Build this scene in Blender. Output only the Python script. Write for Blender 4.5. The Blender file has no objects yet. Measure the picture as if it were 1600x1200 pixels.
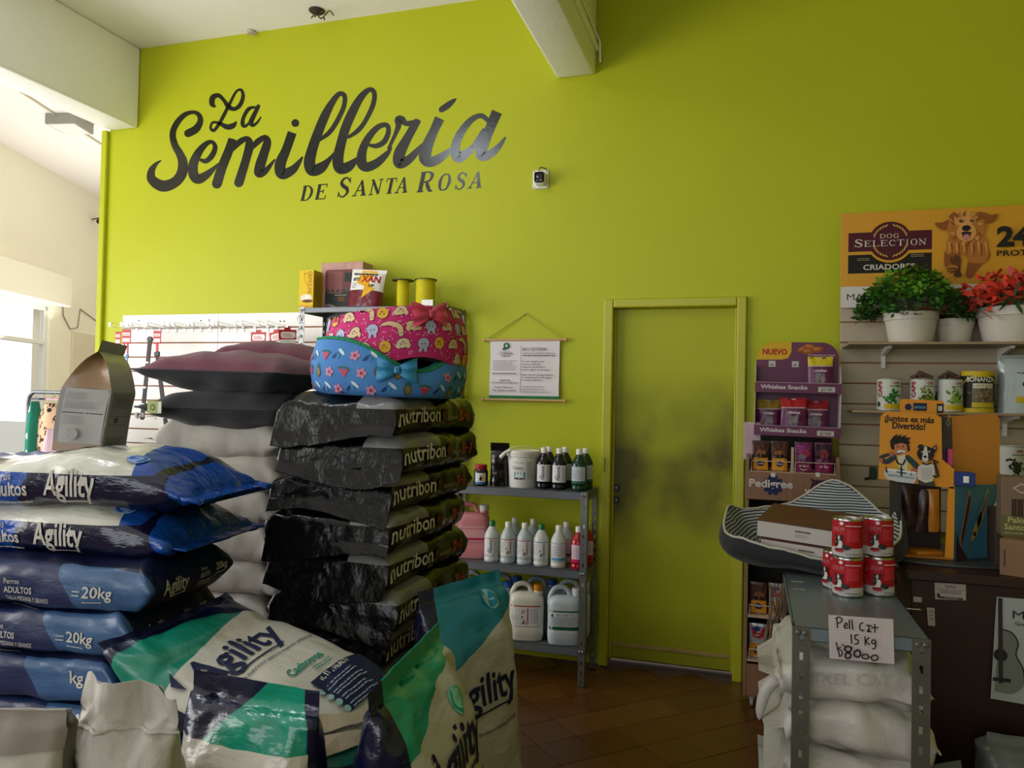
import bpy, bmesh, math, random
from mathutils import Vector, Matrix, noise
from mathutils.geometry import tessellate_polygon
PI = math.pi
sc = bpy.context.scene
COL = sc.collection

# ---------------------------------------------------------------- camera
CAMH = 1.47
YAW, PITCH, ROLL, FOC = math.radians(17.4), math.radians(1.2), math.radians(1.16), 1200.0
fw = Vector((-math.sin(YAW)*math.cos(PITCH), math.cos(YAW)*math.cos(PITCH), math.sin(PITCH)))
r0 = Vector((math.cos(YAW), math.sin(YAW), 0)); u0 = r0.cross(fw)
RR = r0*math.cos(ROLL) + u0*math.sin(ROLL); UU = -r0*math.sin(ROLL) + u0*math.cos(ROLL)
CP = Vector((0, 0, CAMH))
cam_d = bpy.data.cameras.new('camera'); cam_d.sensor_width = 36; cam_d.lens = 27; cam_d.clip_start = 0.02
cam = bpy.data.objects.new('camera', cam_d); COL.objects.link(cam)
M = Matrix((RR, UU, -fw)).transposed().to_4x4(); M.translation = CP
cam.matrix_world = M
sc.camera = cam
def ray(px, py): return fw + RR*((px-800)/FOC) + UU*((600-py)/FOC)
def onY(px, py, Y):
    d = ray(px, py); return CP + d*(Y/d.y)
def onX(px, py, X):
    d = ray(px, py); return CP + d*(X/d.x)
def onZ(px, py, Z):
    d = ray(px, py); return CP + d*((Z-CAMH)/d.z)

# ---------------------------------------------------------------- light
sc.view_settings.view_transform = 'Standard'; sc.view_settings.look = 'None'
sc.view_settings.gamma = 1; sc.view_settings.use_curve_mapping = False
sc.view_settings.exposure = -0.15
w = bpy.data.worlds.new('sky'); sc.world = w; w.use_nodes = True
bg = w.node_tree.nodes['Background']; bg.inputs[0].default_value = (0.93, 0.97, 1.0, 1); bg.inputs[1].default_value = 1.5
def area(name, loc, target, sx, sy, power, col=(1, 1, 1), spread=180):
    l = bpy.data.lights.new(name, 'AREA'); l.shape = 'RECTANGLE'; l.size = sx; l.size_y = sy; l.energy = power; l.color = col
    l.spread = math.radians(spread)
    o = bpy.data.objects.new(name, l); COL.objects.link(o); o.location = loc
    o.rotation_euler = (Vector(target)-Vector(loc)).to_track_quat('-Z', 'Y').to_euler(); return o
area('window_daylight', (-5.1, 1.2, 1.9), (-1.9, 2.75, 2.75), 4.4, 2.0, 165, (1.0, 0.985, 0.965))
area('window_daylight', (-6.75, 5.7, 1.5), (-4.9, 5.9, 2.9), 2.4, 1.8, 80, (1.0, 0.98, 0.93))
area('shopfront_daylight', (-1.8, -3.2, 1.9), (-2.0, 2, 3.6), 3.6, 2.2, 62, (0.96, 0.98, 1.0))

# ---------------------------------------------------------------- materials
def lin(h):
    if isinstance(h, (tuple, list)): return tuple(h)[:3]
    h = h.lstrip('#'); c = [int(h[i:i+2], 16)/255 for i in (0, 2, 4)]
    return tuple(x/12.92 if x <= .04045 else ((x+.055)/1.055)**2.4 for x in c)
MC = {}
def mat(name, col='#888888', rough=.5, metal=0, spec=.5, bump=None, trans=0, coat=0, sheen=0, var=0, vscale=6, emit=None, alpha=1):
    """plain principled material; bump=(scale,strength[,detail]); var = colour variation by noise"""
    key = (name, col if isinstance(col, str) else tuple(col), rough, metal, bump)
    if key in MC: return MC[key]
    m = bpy.data.materials.new(name); m.use_nodes = True; nt = m.node_tree; b = nt.nodes['Principled BSDF']
    c = lin(col); b.inputs['Base Color'].default_value = (*c, 1); b.inputs['Roughness'].default_value = rough
    b.inputs['Metallic'].default_value = metal; b.inputs['Specular IOR Level'].default_value = spec
    b.inputs['Transmission Weight'].default_value = trans; b.inputs['Coat Weight'].default_value = coat
    b.inputs['Sheen Weight'].default_value = sheen; b.inputs['Coat Roughness'].default_value = .08
    m.diffuse_color = (*c, 1)
    if emit: b.inputs['Emission Color'].default_value = (*lin(emit[0]), 1); b.inputs['Emission Strength'].default_value = emit[1]
    if bump or var:
        tc = nt.nodes.new('ShaderNodeTexCoord')
    if bump:
        n = nt.nodes.new('ShaderNodeTexNoise'); n.inputs['Scale'].default_value = bump[0]; n.inputs['Detail'].default_value = bump[2] if len(bump) > 2 else 3
        nt.links.new(tc.outputs['Object'], n.inputs['Vector'])
        bp = nt.nodes.new('ShaderNodeBump'); bp.inputs['Strength'].default_value = bump[1]; bp.inputs['Distance'].default_value = .01
        nt.links.new(n.outputs['Fac'], bp.inputs['Height']); nt.links.new(bp.outputs['Normal'], b.inputs['Normal'])
    if var:
        n2 = nt.nodes.new('ShaderNodeTexNoise'); n2.inputs['Scale'].default_value = vscale; n2.inputs['Detail'].default_value = 5
        nt.links.new(tc.outputs['Object'], n2.inputs['Vector'])
        mx = nt.nodes.new('ShaderNodeMix'); mx.data_type = 'RGBA'
        mx.inputs[6].default_value = (*[v*(1-var) for v in c], 1); mx.inputs[7].default_value = (*[min(1, v*(1+var)) for v in c], 1)
        nt.links.new(n2.outputs['Fac'], mx.inputs[0]); nt.links.new(mx.outputs[2], b.inputs['Base Color'])
    MC[key] = m; return m
def ink(col): return mat('print_ink', col, .55, spec=.3)
class NT:
    """small helper for node expressions on object coordinates"""
    def __init__(s, name, rough=.5, **k):
        s.m = bpy.data.materials.new(name); s.m.use_nodes = True; s.nt = s.m.node_tree; s.b = s.nt.nodes['Principled BSDF']
        s.b.inputs['Roughness'].default_value = rough
        for a, v in k.items(): s.b.inputs[a.replace('_', ' ')].default_value = v
        s.tc = s.nt.nodes.new('ShaderNodeTexCoord'); sp = s.nt.nodes.new('ShaderNodeSeparateXYZ')
        s.nt.links.new(s.tc.outputs['Object'], sp.inputs[0]); s.x, s.y, s.z = sp.outputs
    def math(s, op, a, b=0, c=None):
        n = s.nt.nodes.new('ShaderNodeMath'); n.operation = op
        for i, v in enumerate((a, b, c)):
            if v is None: continue
            if hasattr(v, 'links') or hasattr(v, 'is_linked'): s.nt.links.new(v, n.inputs[i])
            else: n.inputs[i].default_value = v
        return n.outputs[0]
    def lin(s, cx, cy, cz, c0):      # 1 where cx*x+cy*y+cz*z > c0
        e = s.math('MULTIPLY', s.x, cx); e = s.math('MULTIPLY_ADD', s.y, cy, e); e = s.math('MULTIPLY_ADD', s.z, cz, e)
        return s.math('GREATER_THAN', e, c0)
    def AND(s, a, b): return s.math('MULTIPLY', a, b)
    def OR(s, a, b): return s.math('MAXIMUM', a, b)
    def NOT(s, a): return s.math('SUBTRACT', 1.0, a)
    def noise(s, scale, detail=3, dim=None, sx=1, sy=1, sz=1):
        mp = s.nt.nodes.new('ShaderNodeMapping'); mp.inputs['Scale'].default_value = (sx, sy, sz); s.nt.links.new(s.tc.outputs['Object'], mp.inputs[0])
        n = s.nt.nodes.new('ShaderNodeTexNoise'); n.inputs['Scale'].default_value = scale; n.inputs['Detail'].default_value = detail
        s.nt.links.new(mp.outputs[0], n.inputs['Vector']); return n.outputs['Fac']
    def mix(s, fac, a, b):
        n = s.nt.nodes.new('ShaderNodeMix'); n.data_type = 'RGBA'
        for i, v in ((0, fac), (6, a), (7, b)):
            if isinstance(v, str) and v.startswith('#'): n.inputs[i].default_value = (*lin(v), 1)
            elif hasattr(v, 'is_linked'): s.nt.links.new(v, n.inputs[i])
            elif isinstance(v, (tuple, list)): n.inputs[i].default_value = (*v[:3], 1)
            else: n.inputs[i].default_value = v
        return n.outputs[2]
    def bump(s, h, strength=.5, dist=.01):
        bp = s.nt.nodes.new('ShaderNodeBump'); bp.inputs['Strength'].default_value = strength; bp.inputs['Distance'].default_value = dist
        s.nt.links.new(h, bp.inputs['Height']); s.nt.links.new(bp.outputs['Normal'], s.b.inputs['Normal']); return s
    def out(s, c): s.nt.links.new(c, s.b.inputs['Base Color']); return s.m

# ---------------------------------------------------------------- objects
def thing(name, label, cat, loc=(0, 0, 0), rz=0, group=None, rot=None):
    o = bpy.data.objects.new(name, None); COL.objects.link(o); o.location = loc
    o.rotation_euler = rot if rot else (0, 0, rz); o.empty_display_size = .05
    o['label'] = label; o['category'] = cat
    if group: o['group'] = group
    return o
def tag(o, label=None, cat=None, group=None, kind=None):
    for k, v in (('label', label), ('category', cat), ('group', group), ('kind', kind)):
        if v: o[k] = v
    return o
def relabel(o, label): o['label'] = label; return o
def dup(root, loc=None, rz=None, label=None, group=None, rot=None):
    r = root.copy(); COL.objects.link(r)
    if loc is not None: r.location = loc
    if rz is not None: r.rotation_euler = (0, 0, rz)
    if rot is not None: r.rotation_euler = rot
    if label: r['label'] = label
    if group: r['group'] = group
    for ch in list(root.children):
        c = ch.copy(); COL.objects.link(c); c.parent = r
        for g in list(ch.children):
            d = g.copy(); COL.objects.link(d); d.parent = c
    return r
class MB:
    def __init__(s): s.v = []; s.f = []; s.mi = []; s.k = 0
    def m(s, k): s.k = k; return s
    def add(s, vs, fs, mx=None):
        n = len(s.v); s.v += [tuple(mx @ Vector(p)) if mx else tuple(p) for p in vs]
        s.f += [tuple(i+n for i in f) for f in fs]; s.mi += [s.k]*len(fs); return s
    def box(s, x0, x1, y0, y1, z0, z1, mx=None, bev=0, seg=1):
        if bev:
            bm = bmesh.new(); bmesh.ops.create_cube(bm, size=1)
            bmesh.ops.scale(bm, vec=(x1-x0, y1-y0, z1-z0), verts=bm.verts); bmesh.ops.translate(bm, vec=((x0+x1)/2, (y0+y1)/2, (z0+z1)/2), verts=bm.verts)
            bmesh.ops.bevel(bm, geom=bm.edges[:], offset=bev, segments=seg, affect='EDGES', profile=.5)
            bm.verts.ensure_lookup_table(); vs = [v.co.copy() for v in bm.verts]; fs = [[v.index for v in f.verts] for f in bm.faces]; bm.free()
            return s.add(vs, fs, mx)
        vs = [(x, y, z) for z in (z0, z1) for y in (y0, y1) for x in (x0, x1)]
        return s.add(vs, [(0, 2, 3, 1), (4, 5, 7, 6), (0, 1, 5, 4), (2, 6, 7, 3), (0, 4, 6, 2), (1, 3, 7, 5)], mx)
    def lathe(s, prof, c=(0, 0, 0), seg=24, mx=None, sx=1, sy=1, p=2):
        """prof: list of (r,z); superellipse exponent p"""
        vs = []; fs = []
        for r, z in prof:
            for i in range(seg):
                a = 2*PI*i/seg; ca, sa = math.cos(a), math.sin(a)
                if p != 2: ca = math.copysign(abs(ca)**(2/p), ca); sa = math.copysign(abs(sa)**(2/p), sa)
                vs.append((c[0]+r*ca*sx, c[1]+r*sa*sy, c[2]+z))
        for j in range(len(prof)-1):
            for i in range(seg):
                a, b = j*seg+i, j*seg+(i+1) % seg; fs.append((a, b, b+seg, a+seg))
        if prof[0][0] > 1e-6: fs.append(tuple(reversed(range(seg))))
        if prof[-1][0] > 1e-6: fs.append(tuple(range((len(prof)-1)*seg, len(prof)*seg)))
        return s.add(vs, fs, mx)
    def tube(s, pts, r, seg=8, closed=False, mx=None):
        pts = [Vector(p) for p in pts]; n = len(pts); vs = []; fs = []; up = None
        for i, p in enumerate(pts):
            a = pts[(i-1) % n] if (closed or i > 0) else p; b = pts[(i+1) % n] if (closed or i < n-1) else p
            t = (b-a).normalized()
            if up is None: up = t.orthogonal().normalized()
            up = (up - t*up.dot(t)); up = up.normalized() if up.length > 1e-6 else t.orthogonal().normalized()
            q = t.cross(up); rr = r[i] if isinstance(r, (list, tuple)) else r
            for k in range(seg):
                an = 2*PI*k/seg; vs.append(p + up*(rr*math.cos(an)) + q*(rr*math.sin(an)))
        m = n if closed else n-1
        for j in range(m):
            for k in range(seg):
                a, b = j*seg+k, j*seg+(k+1) % seg; c2, d = ((j+1) % n)*seg+(k+1) % seg, ((j+1) % n)*seg+k
                fs.append((a, b, c2, d))
        if not closed: fs += [tuple(reversed(range(seg))), tuple(range((n-1)*seg, n*seg))]
        return s.add(vs, fs, mx)
    def prism(s, poly, h0, h1, axes='xz', mx=None):
        """extruded polygon; axes = plane of poly, extrusion along the third"""
        def P(a, b, h):
            return {'xz': (a, h, b), 'xy': (a, b, h), 'yz': (h, a, b)}[axes]
        n = len(poly); vs = [P(a, b, h0) for a, b in poly] + [P(a, b, h1) for a, b in poly]
        fs = [tuple(range(n)), tuple(reversed(range(n, 2*n)))] + [(i, i+n, (i+1) % n+n, (i+1) % n) for i in range(n)]
        return s.add(vs, fs, mx)
    def grid(s, fn, nu, nv, closeu=False):
        vs = [fn(i/nu, j/nv) for j in range(nv+1) for i in range(nu+(0 if closeu else 1))]
        w_ = nu if closeu else nu+1; fs = []
        for j in range(nv):
            for i in range(nu):
                a = j*w_+i; b = j*w_+(i+1) % w_; fs.append((a, b, b+w_, a+w_))
        return s.add(vs, fs)
    def build(s, name, mats, parent=None, smooth=None, loc=None, rot=None, recalc=True):
        me = bpy.data.meshes.new(name); me.from_pydata([tuple(v) for v in s.v], [], s.f)
        if not isinstance(mats, (list, tuple)): mats = [mats]
        for x in mats: me.materials.append(x)
        me.polygons.foreach_set('material_index', s.mi)
        if recalc:
            bm = bmesh.new(); bm.from_mesh(me); bmesh.ops.recalc_face_normals(bm, faces=bm.faces); bm.to_mesh(me); bm.free()
        if smooth is not None:
            me.polygons.foreach_set('use_smooth', [True]*len(me.polygons))
            if smooth < 180: me.set_sharp_from_angle(angle=math.radians(smooth))
        me.update()
        o = bpy.data.objects.new(name, me); COL.objects.link(o)
        if parent: o.parent = parent
        if loc is not None: o.location = loc
        if rot is not None: o.rotation_euler = rot
        return o
def box_part(name, dims, m, parent=None, bev=.002, **k): return MB().box(*dims, bev=bev).build(name, m, parent, **k)
def struct(o): o['kind'] = 'structure'; return o
def catmull(pts, n=8, closed=False):
    out = []; N = len(pts); rng = N if closed else N-1
    for i in range(rng):
        P = [pts[(i+k) % N] if closed else pts[max(0, min(N-1, i+k))] for k in (-1, 0, 1, 2)]
        for j in range(n):
            t = j/n
            out.append(tuple(.5*(2*b+(-a+c)*t+(2*a-5*b+4*c-d)*t*t+(-a+3*b-3*c+d)*t**3) for a, b, c, d in zip(*P)))
    if not closed: out.append(tuple(pts[-1]))
    return out

# ---------------------------------------------------------------- flat printing (inks laid on real surfaces)
TXT = {}
def glyphs(t, bold=0, res=2):
    if 'M' in t: bold = 0
    k = (t, bold, res)
    if k in TXT: return TXT[k]
    c = bpy.data.curves.new('t', 'FONT'); c.body = t; c.resolution_u = res; c.offset = bold; c.fill_mode = 'FRONT'
    o = bpy.data.objects.new('t', c); COL.objects.link(o)
    me = bpy.data.meshes.new_from_object(o.evaluated_get(bpy.context.evaluated_depsgraph_get()))
    vs = [(v.co.x, v.co.y) for v in me.vertices]; fs = [tuple(p.vertices) for p in me.polygons]
    bpy.data.objects.remove(o); bpy.data.meshes.remove(me); bpy.data.curves.remove(c)
    TXT[k] = (vs, fs); return TXT[k]
CAPH = max(y for x, y in glyphs('H')[0])
SERIF = {   # strokes of a slab-serif face: (points, widths) in a unit box
 'D': [[(.2, 0), (.2, 1)], [(.02, .97, .07), (.5, .97, .07), (.85, .72, .16), (.88, .35, .17), (.6, .04, .08), (.02, .03, .07)]],
 'E': [[(.2, 0), (.2, 1)], [(.02, .97, .07), (.9, .97, .07)], [(.88, .97, .07), (.88, .78, .05)], [(.2, .52, .07), (.65, .52, .07)], [(.64, .66, .06), (.64, .38, .06)], [(.02, .03, .07), (.95, .03, .07)], [(.92, .03, .07), (.95, .26, .05)]],
 'S': [[(.9, .7, .06), (.85, .98, .06)], [(.86, .78, .06), (.6, .97, .09), (.28, .92, .14), (.18, .73, .17), (.4, .56, .2), (.7, .44, .2), (.84, .24, .16), (.66, .06, .12), (.38, .02, .08), (.12, .2, .06)], [(.1, .3, .06), (.12, .02, .06)]],
 'A': [[(.12, .03, .07), (.52, 1, .08)], [(.5, 1, .13), (.86, .03, .19)], [(.24, .34, .06), (.74, .34, .06)], [(-.05, .03, .07), (.3, .03, .07)], [(.62, .03, .07), (1.05, .03, .07)]],
 'N': [[(.18, 0, .07), (.18, 1, .07)], [(.14, .98, .15), (.84, .04, .17)], [(.86, .04, .07), (.86, 1, .07)], [(.0, .97, .06), (.25, .97, .06)], [(0, .03, .07), (.38, .03, .07)], [(.68, .97, .07), (1.04, .97, .07)]],
 'T': [[(.5, 0), (.5, 1)], [(.03, .97, .07), (.97, .97, .07)], [(.05, .97, .05), (.03, .74, .06)], [(.95, .97, .05), (.97, .74, .06)], [(.26, .03, .07), (.74, .03, .07)]],
 'R': [[(.2, 0), (.2, 1)], [(.02, .97, .07), (.55, .97, .08), (.8, .82, .16), (.72, .58, .12), (.45, .5, .07), (.2, .5, .07)], [(.5, .5, .14), (.7, .2, .17), (.85, .04, .12), (1.02, .05, .06)], [(.0, .03, .07), (.42, .03, .07)]],
 'O': [[(.5, .97, .07), (.24, .88, .12), (.12, .5, .18), (.24, .12, .12), (.5, .03, .07), (.76, .12, .12), (.88, .5, .18), (.76, .88, .12), (.5, .97, .07)]],
 'L': [[(.22, 0), (.22, 1)], [(.02, .97, .07), (.44, .97, .07)], [(.02, .03, .07), (.93, .03, .07)], [(.9, .03, .07), (.93, .3, .05)]],
 'C': [[(.88, .66, .06), (.86, .95, .05)], [(.86, .76, .06), (.62, .96, .08), (.28, .85, .14), (.14, .5, .18), (.28, .14, .14), (.6, .03, .08), (.9, .22, .05)]],
 'I': [[(.5, 0), (.5, 1)], [(.25, .97, .07), (.75, .97, .07)], [(.25, .03, .07), (.75, .03, .07)]],
 'G': [[(.88, .68, .06), (.86, .95, .05)], [(.86, .76, .06), (.62, .96, .08), (.28, .85, .14), (.14, .5, .18), (.28, .14, .14), (.6, .03, .08), (.82, .12, .1)], [(.82, .02, .15), (.82, .42, .15)], [(.62, .42, .07), (1, .42, .07)]],
 'M': [[(.15, 0, .07), (.15, 1, .07)], [(.12, .98, .14), (.5, .1, .1)], [(.5, .1, .06), (.88, .98, .06)], [(.88, 0, .17), (.88, 1, .17)], [(0, .03, .07), (.34, .03, .07)], [(.7, .03, .07), (1.05, .03, .07)], [(0, .97, .06), (.2, .97, .06)]],
 'U': [[(.2, 1, .17), (.2, .3, .17), (.35, .07, .12), (.55, .03, .08), (.76, .12, .08), (.84, .35, .07), (.84, 1, .07)], [(.02, .97, .07), (.4, .97, .07)], [(.66, .97, .07), (1.02, .97, .07)]],
}
def strip(pts, closed=False):
    """pts: (x,y,width) -> verts, faces of a flat stroke with rounded joins"""
    n = len(pts); vs = []; fs = []
    for i, (x, y, w_) in enumerate(pts):
        a = pts[(i-1) % n] if (closed or i) else pts[i]; b = pts[(i+1) % n] if (closed or i < n-1) else pts[i]
        tx, ty = b[0]-a[0], b[1]-a[1]; L = math.hypot(tx, ty) or 1; nx, ny = -ty/L*w_/2, tx/L*w_/2
        vs += [(x+nx, y+ny), (x-nx, y-ny)]
    for i in range(n if closed else n-1):
        a = 2*i; b = 2*((i+1) % n); fs.append((a, a+1, b+1, b))
    return vs, fs
class Art:
    def __init__(s): s.it = []; s.L = 0
    def mark(s): s.L = 0; return s
    def raw(s, vs, fs, c): s.it.append((vs, fs, c, s.L)); s.L += 1; return s
    def poly(s, pts, c):
        t = tessellate_polygon([[Vector((x, y, 0)) for x, y in pts]]); return s.raw(list(pts), [tuple(f) for f in t], c)
    def rect(s, x0, y0, x1, y1, c): return s.raw([(x0, y0), (x1, y0), (x1, y1), (x0, y1)], [(0, 1, 2, 3)], c)
    def rrect(s, x0, y0, x1, y1, r, c, n=5):
        p = []
        for cx, cy, a in ((x1-r, y1-r, 0), (x0+r, y1-r, 90), (x0+r, y0+r, 180), (x1-r, y0+r, 270)):
            for k in range(n+1): t = math.radians(a+90*k/n); p.append((cx+r*math.cos(t), cy+r*math.sin(t)))
        return s.raw(p, [tuple(range(len(p)))], c)
    def ell(s, cx, cy, rx, ry, c, rot=0, n=20, a0=0, a1=360):
        ca, sa = math.cos(math.radians(rot)), math.sin(math.radians(rot)); p = []
        for k in range(n+(a1-a0 != 360)):
            t = math.radians(a0+(a1-a0)*k/n); x, y = rx*math.cos(t), ry*math.sin(t); p.append((cx+x*ca-y*sa, cy+x*sa+y*ca))
        return s.raw(p, [tuple(range(len(p)))], c)
    def stroke(s, pts, c, w=None, n=6, closed=False, caps=True):
        P = [(p[0], p[1], p[2] if len(p) > 2 else w) for p in pts]
        if n > 1 and len(P) > 2: P = catmull(P, n, closed)
        vs, fs = strip(P, closed); s.raw(vs, fs, c)
        if caps and not closed:
            for e in (P[0], P[-1]): s.ell(e[0], e[1], e[2]/2, e[2]/2, c, n=10)
        return s
    def text(s, t, x, y, h, c, w=None, bold=.0, rot=0, shear=0, align='l', res=2):
        """x,y = baseline start; h = cap height; w = total width"""
        vs, fs = glyphs(t, bold, res)
        if not vs: return s
        k = h/CAPH; x0 = min(v[0] for v in vs); x1 = max(v[0] for v in vs); kx = (w/(x1-x0)) if w else k; W = (x1-x0)*kx
        off = {'l': 0, 'c': -W/2, 'r': -W}[align]; ca, sa = math.cos(math.radians(rot)), math.sin(math.radians(rot)); out = []
        for a, b in vs:
            a2 = (a-x0)*kx+off+shear*b*k; b2 = b*k; out.append((x+a2*ca-b2*sa, y+a2*sa+b2*ca))
        return s.raw(out, fs, c)
    def serif(s, t, x, y, h, c, w, gap=.12, bold=1.0, shear=0, small=None):
        """slab-serif word laid in total width w; small = cap height factor for all but first letter"""
        adv = [((1 if (i == 0 or not small) else small)*(.55 if ch == 'I' else .35 if ch == ' ' else 1)) for i, ch in enumerate(t)]
        u = w/(sum(adv)+gap*(len(t)-1)); px = x
        for i, ch in enumerate(t):
            hh = h*(1 if (i == 0 or not small) else small); ww = u*adv[i]
            for st in SERIF.get(ch, []):
                P = [(p[0], p[1], (p[2] if len(p) > 2 else .2)*bold) for p in st]
                if len(P) > 2: P = catmull(P, 4)
                vs, fs = strip(P)
                m_ = (ww+hh*.8)/2
                # stroke widths kept even by building the strip in metric space
                Q = [(p[0]*ww, p[1]*hh, p[2]*m_*.9) for p in P]; vs, fs = strip(Q)
                s.raw([(px+a+shear*b, y+b) for a, b in vs], fs, c)
            px += ww+gap*u
        return s
    def lines(s, x0, y0, x1, y1, n, c, th=.4, seed=1, jag=.25):
        """rows of tiny unreadable small print, as rows of short bars"""
        rnd = random.Random(seed); dy = (y1-y0)/n
        for i in range(n):
            y = y1-dy*(i+.7); x = x0; xe = x0+(x1-x0)*(1-jag*rnd.random())
            while x < xe:
                L = min(xe-x, abs(x1-x0)*rnd.uniform(.05, .16)); s.rect(x, y, x+L, y+dy*th, c); x += L+abs(x1-x0)*.02
        return s
    def build(s, name, parent, fn, step=None, lay=.00012, base=.0004, mats=None, label=None):
        cols = []; mb = MB()
        for vs, fs, c, k in s.it:
            key = c if isinstance(c, str) else id(c)
            if key not in [q[0] for q in cols]: cols.append((key, c))
            mb.k = [q[0] for q in cols].index(key)
            if step:
                bm = bmesh.new(); bv = [bm.verts.new((a, b, 0)) for a, b in vs]
                for f in fs:
                    try: bm.faces.new([bv[i] for i in f])
                    except ValueError: pass
                for ax in (0, 1):
                    st = step[ax] if isinstance(step, tuple) else step
                    lo = min(v[ax] for v in vs); hi = max(v[ax] for v in vs); g = math.floor(lo/st)*st+st
                    while g < hi:
                        co = [0, 0, 0]; no = [0, 0, 0]; co[ax] = g; no[ax] = 1
                        bmesh.ops.bisect_plane(bm, geom=bm.verts[:]+bm.edges[:]+bm.faces[:], plane_co=co, plane_no=no, dist=1e-6); g += st
                bm.verts.index_update(); vs2 = [(v.co.x, v.co.y) for v in bm.verts]; fs2 = [[v.index for v in f.verts] for f in bm.faces]; bm.free()
            else: vs2, fs2 = vs, fs
            o = base+lay*k
            mb.add([fn(a, b, o) for a, b in vs2], fs2)
        ms = [c if not isinstance(c, str) else ink(c) for _, c in cols]
        ob = mb.build(name, ms, parent, recalc=False)
        if label: ob['label'] = label
        return ob
def planeXZ(x0, z0, y, s=1):      # art on a plane facing -y
    return lambda a, b, o: (x0+a*s, y-o, z0+b*s)
# ================================================================ room shell
YW = 4.3; ZC = 3.88; XE = -4.372
def green(name):
    g = NT(name, .5, Specular_IOR_Level=.3); n = g.noise(1.1, 4); c = g.mix(n, '#a8ae12', '#b4ba1a')
    g.bump(g.noise(140, 3), .12, .004); return g.out(c)
M_green = green('green_wall_paint')
M_cream = mat('cream_wall_paint', '#f4f0de', .7, bump=(60, .1)); M_ceil = mat('ceiling_paint', '#f8f4f2', .8, bump=(40, .08))
M_beamp = mat('beam_paint', '#fafafa', .7, bump=(50, .08)); M_white = mat('white_paint', '#e8e6df', .5)
mb = MB(); mb.box(XE, -.805, YW, YW+.15, 0, ZC); mb.box(-.035, 3.2, YW, YW+.15, 0, ZC); mb.box(-.805, -.035, YW, YW+.15, 2.05, ZC)
struct(mb.build('wall_back', M_green))
struct(MB().box(XE-.05, XE, YW-.03, YW+.17, 0, 3.318, bev=.006).build('trim_1', M_green))
# floor with 20 cm tiles laid diagonally
M_slab = mat('grout', '#5c4026', .8, bump=(80, .2))
fl = struct(MB().add([(-9, -3.6, -.012), (3.2, -3.6, -.012), (3.2, 9, -.012), (-9, 9, -.012), (-9, -3.6, -.12), (3.2, -3.6, -.12), (3.2, 9, -.12), (-9, 9, -.12)],
     [(0, 1, 2, 3), (7, 6, 5, 4), (0, 4, 5, 1), (1, 5, 6, 2), (2, 6, 7, 3), (3, 7, 4, 0)]).build('floor', M_slab))
tms = []
for i, (c1, c2) in enumerate((('#684018', '#543414'), ('#70481f', '#5a3b1a'), ('#623e19', '#4e3012'))):
    g = NT('floor_tile', .3); n = g.noise(9, 5); g.bump(g.noise(30, 4), .1); tms.append(g.out(g.mix(n, c2, c1)))
protos = []
for m_ in tms:
    b = MB(); q = .0994; e = .0016
    b.add([(-q, -q, -.012), (q, -q, -.012), (q, q, -.012), (-q, q, -.012), (-q+e, -q+e, 0), (q-e, -q+e, 0), (q-e, q-e, 0), (-q+e, q-e, 0)],
          [(4, 5, 6, 7), (0, 1, 5, 4), (1, 2, 6, 5), (2, 3, 7, 6), (3, 0, 4, 7), (3, 2, 1, 0)]); protos.append((b, m_))
rnd = random.Random(4); tmesh = None; count = 0; tm = []
for b, m_ in protos:
    o = b.build('tile', m_, fl); o.rotation_euler = (0, 0, PI/4); tm.append(o)
first = [True]*3
for i in range(-16, 17):
    for j in range(-16, 17):
        x = -.433+.2*(i+.5)*math.cos(PI/4)-.2*(j+.5)*math.sin(PI/4); y = 3.625+.2*(i+.5)*math.sin(PI/4)+.2*(j+.5)*math.cos(PI/4)
        if not (-1.75 < x < .75 and 2.05 < y < 4.2): continue
        k = rnd.choice((0, 0, 1, 2))
        if first[k]: o = tm[k]; first[k] = False
        else: o = tm[k].copy(); COL.objects.link(o)
        o.location = (x, y, rnd.uniform(-.0008, .0006)); count += 1
struct(MB().box(-9, 3.2, -3.6, 9, ZC, ZC+.15).build('ceiling', M_ceil))
# ceiling beams
b1 = struct(MB().box(XE, -4.121, -3.5, YW, 3.318, ZC, bev=.02, seg=3).build('ceiling_beam', M_beamp, smooth=40))
b2 = struct(MB().box(-1.112, -.88, -3.5, YW, 3.345, ZC, bev=.018, seg=3).build('ceiling_beam', M_beamp, smooth=40))
mb = MB(); mb.box(-.88, -.862, -3.4, YW-.01, 3.47, 3.50, bev=.004); mb.tube([(-.872, -3.4, 3.56), (-.872, 4.2, 3.56), (-.855, YW-.03, 3.52), (-.85, YW-.03, 3.40)], .006, 6)
struct(mb.build('trim_2', M_beamp))
# oblique shop-front wall on the left
A = Vector((-7.61, 7.05, 0)); DW = Vector((.375, -.927, 0)); NW = Vector((-.927, -.375, 0))
MW = Matrix(((DW.x, NW.x, 0, A.x), (DW.y, NW.y, 0, A.y), (0, 0, 1, 0), (0, 0, 0, 1)))
def onW(px, py, off=0):
    d = ray(px, py); P0 = A-NW*off; t = (P0-CP).dot(NW)/d.dot(NW); p = CP+d*t; return (p-A).dot(DW), p.z
t80, zt = onW(79, 480); _, zb = onW(60, 800)
T1 = t80+2.5; W2a, W2b = T1+.35, 7.9
mb = MB()
mb.box(-2.2, t80, 0, .18, 0, ZC); mb.box(T1, W2a, 0, .18, 0, ZC); mb.box(W2b, 8.2, 0, .18, 0, ZC)
mb.box(t80, T1, 0, .18, zt, ZC); mb.box(t80, T1, 0, .18, 0, .45); mb.box(W2a, W2b, 0, .18, 2.75, ZC); mb.box(W2a, W2b, 0, .18, 0, .35)
o = struct(mb.build('wall_left', M_cream)); o.matrix_world = MW
M_alu = mat('white_aluminium', '#e6e6e2', .35); M_glass = bpy.data.materials.new('window_glass'); M_glass.use_nodes = True
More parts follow.
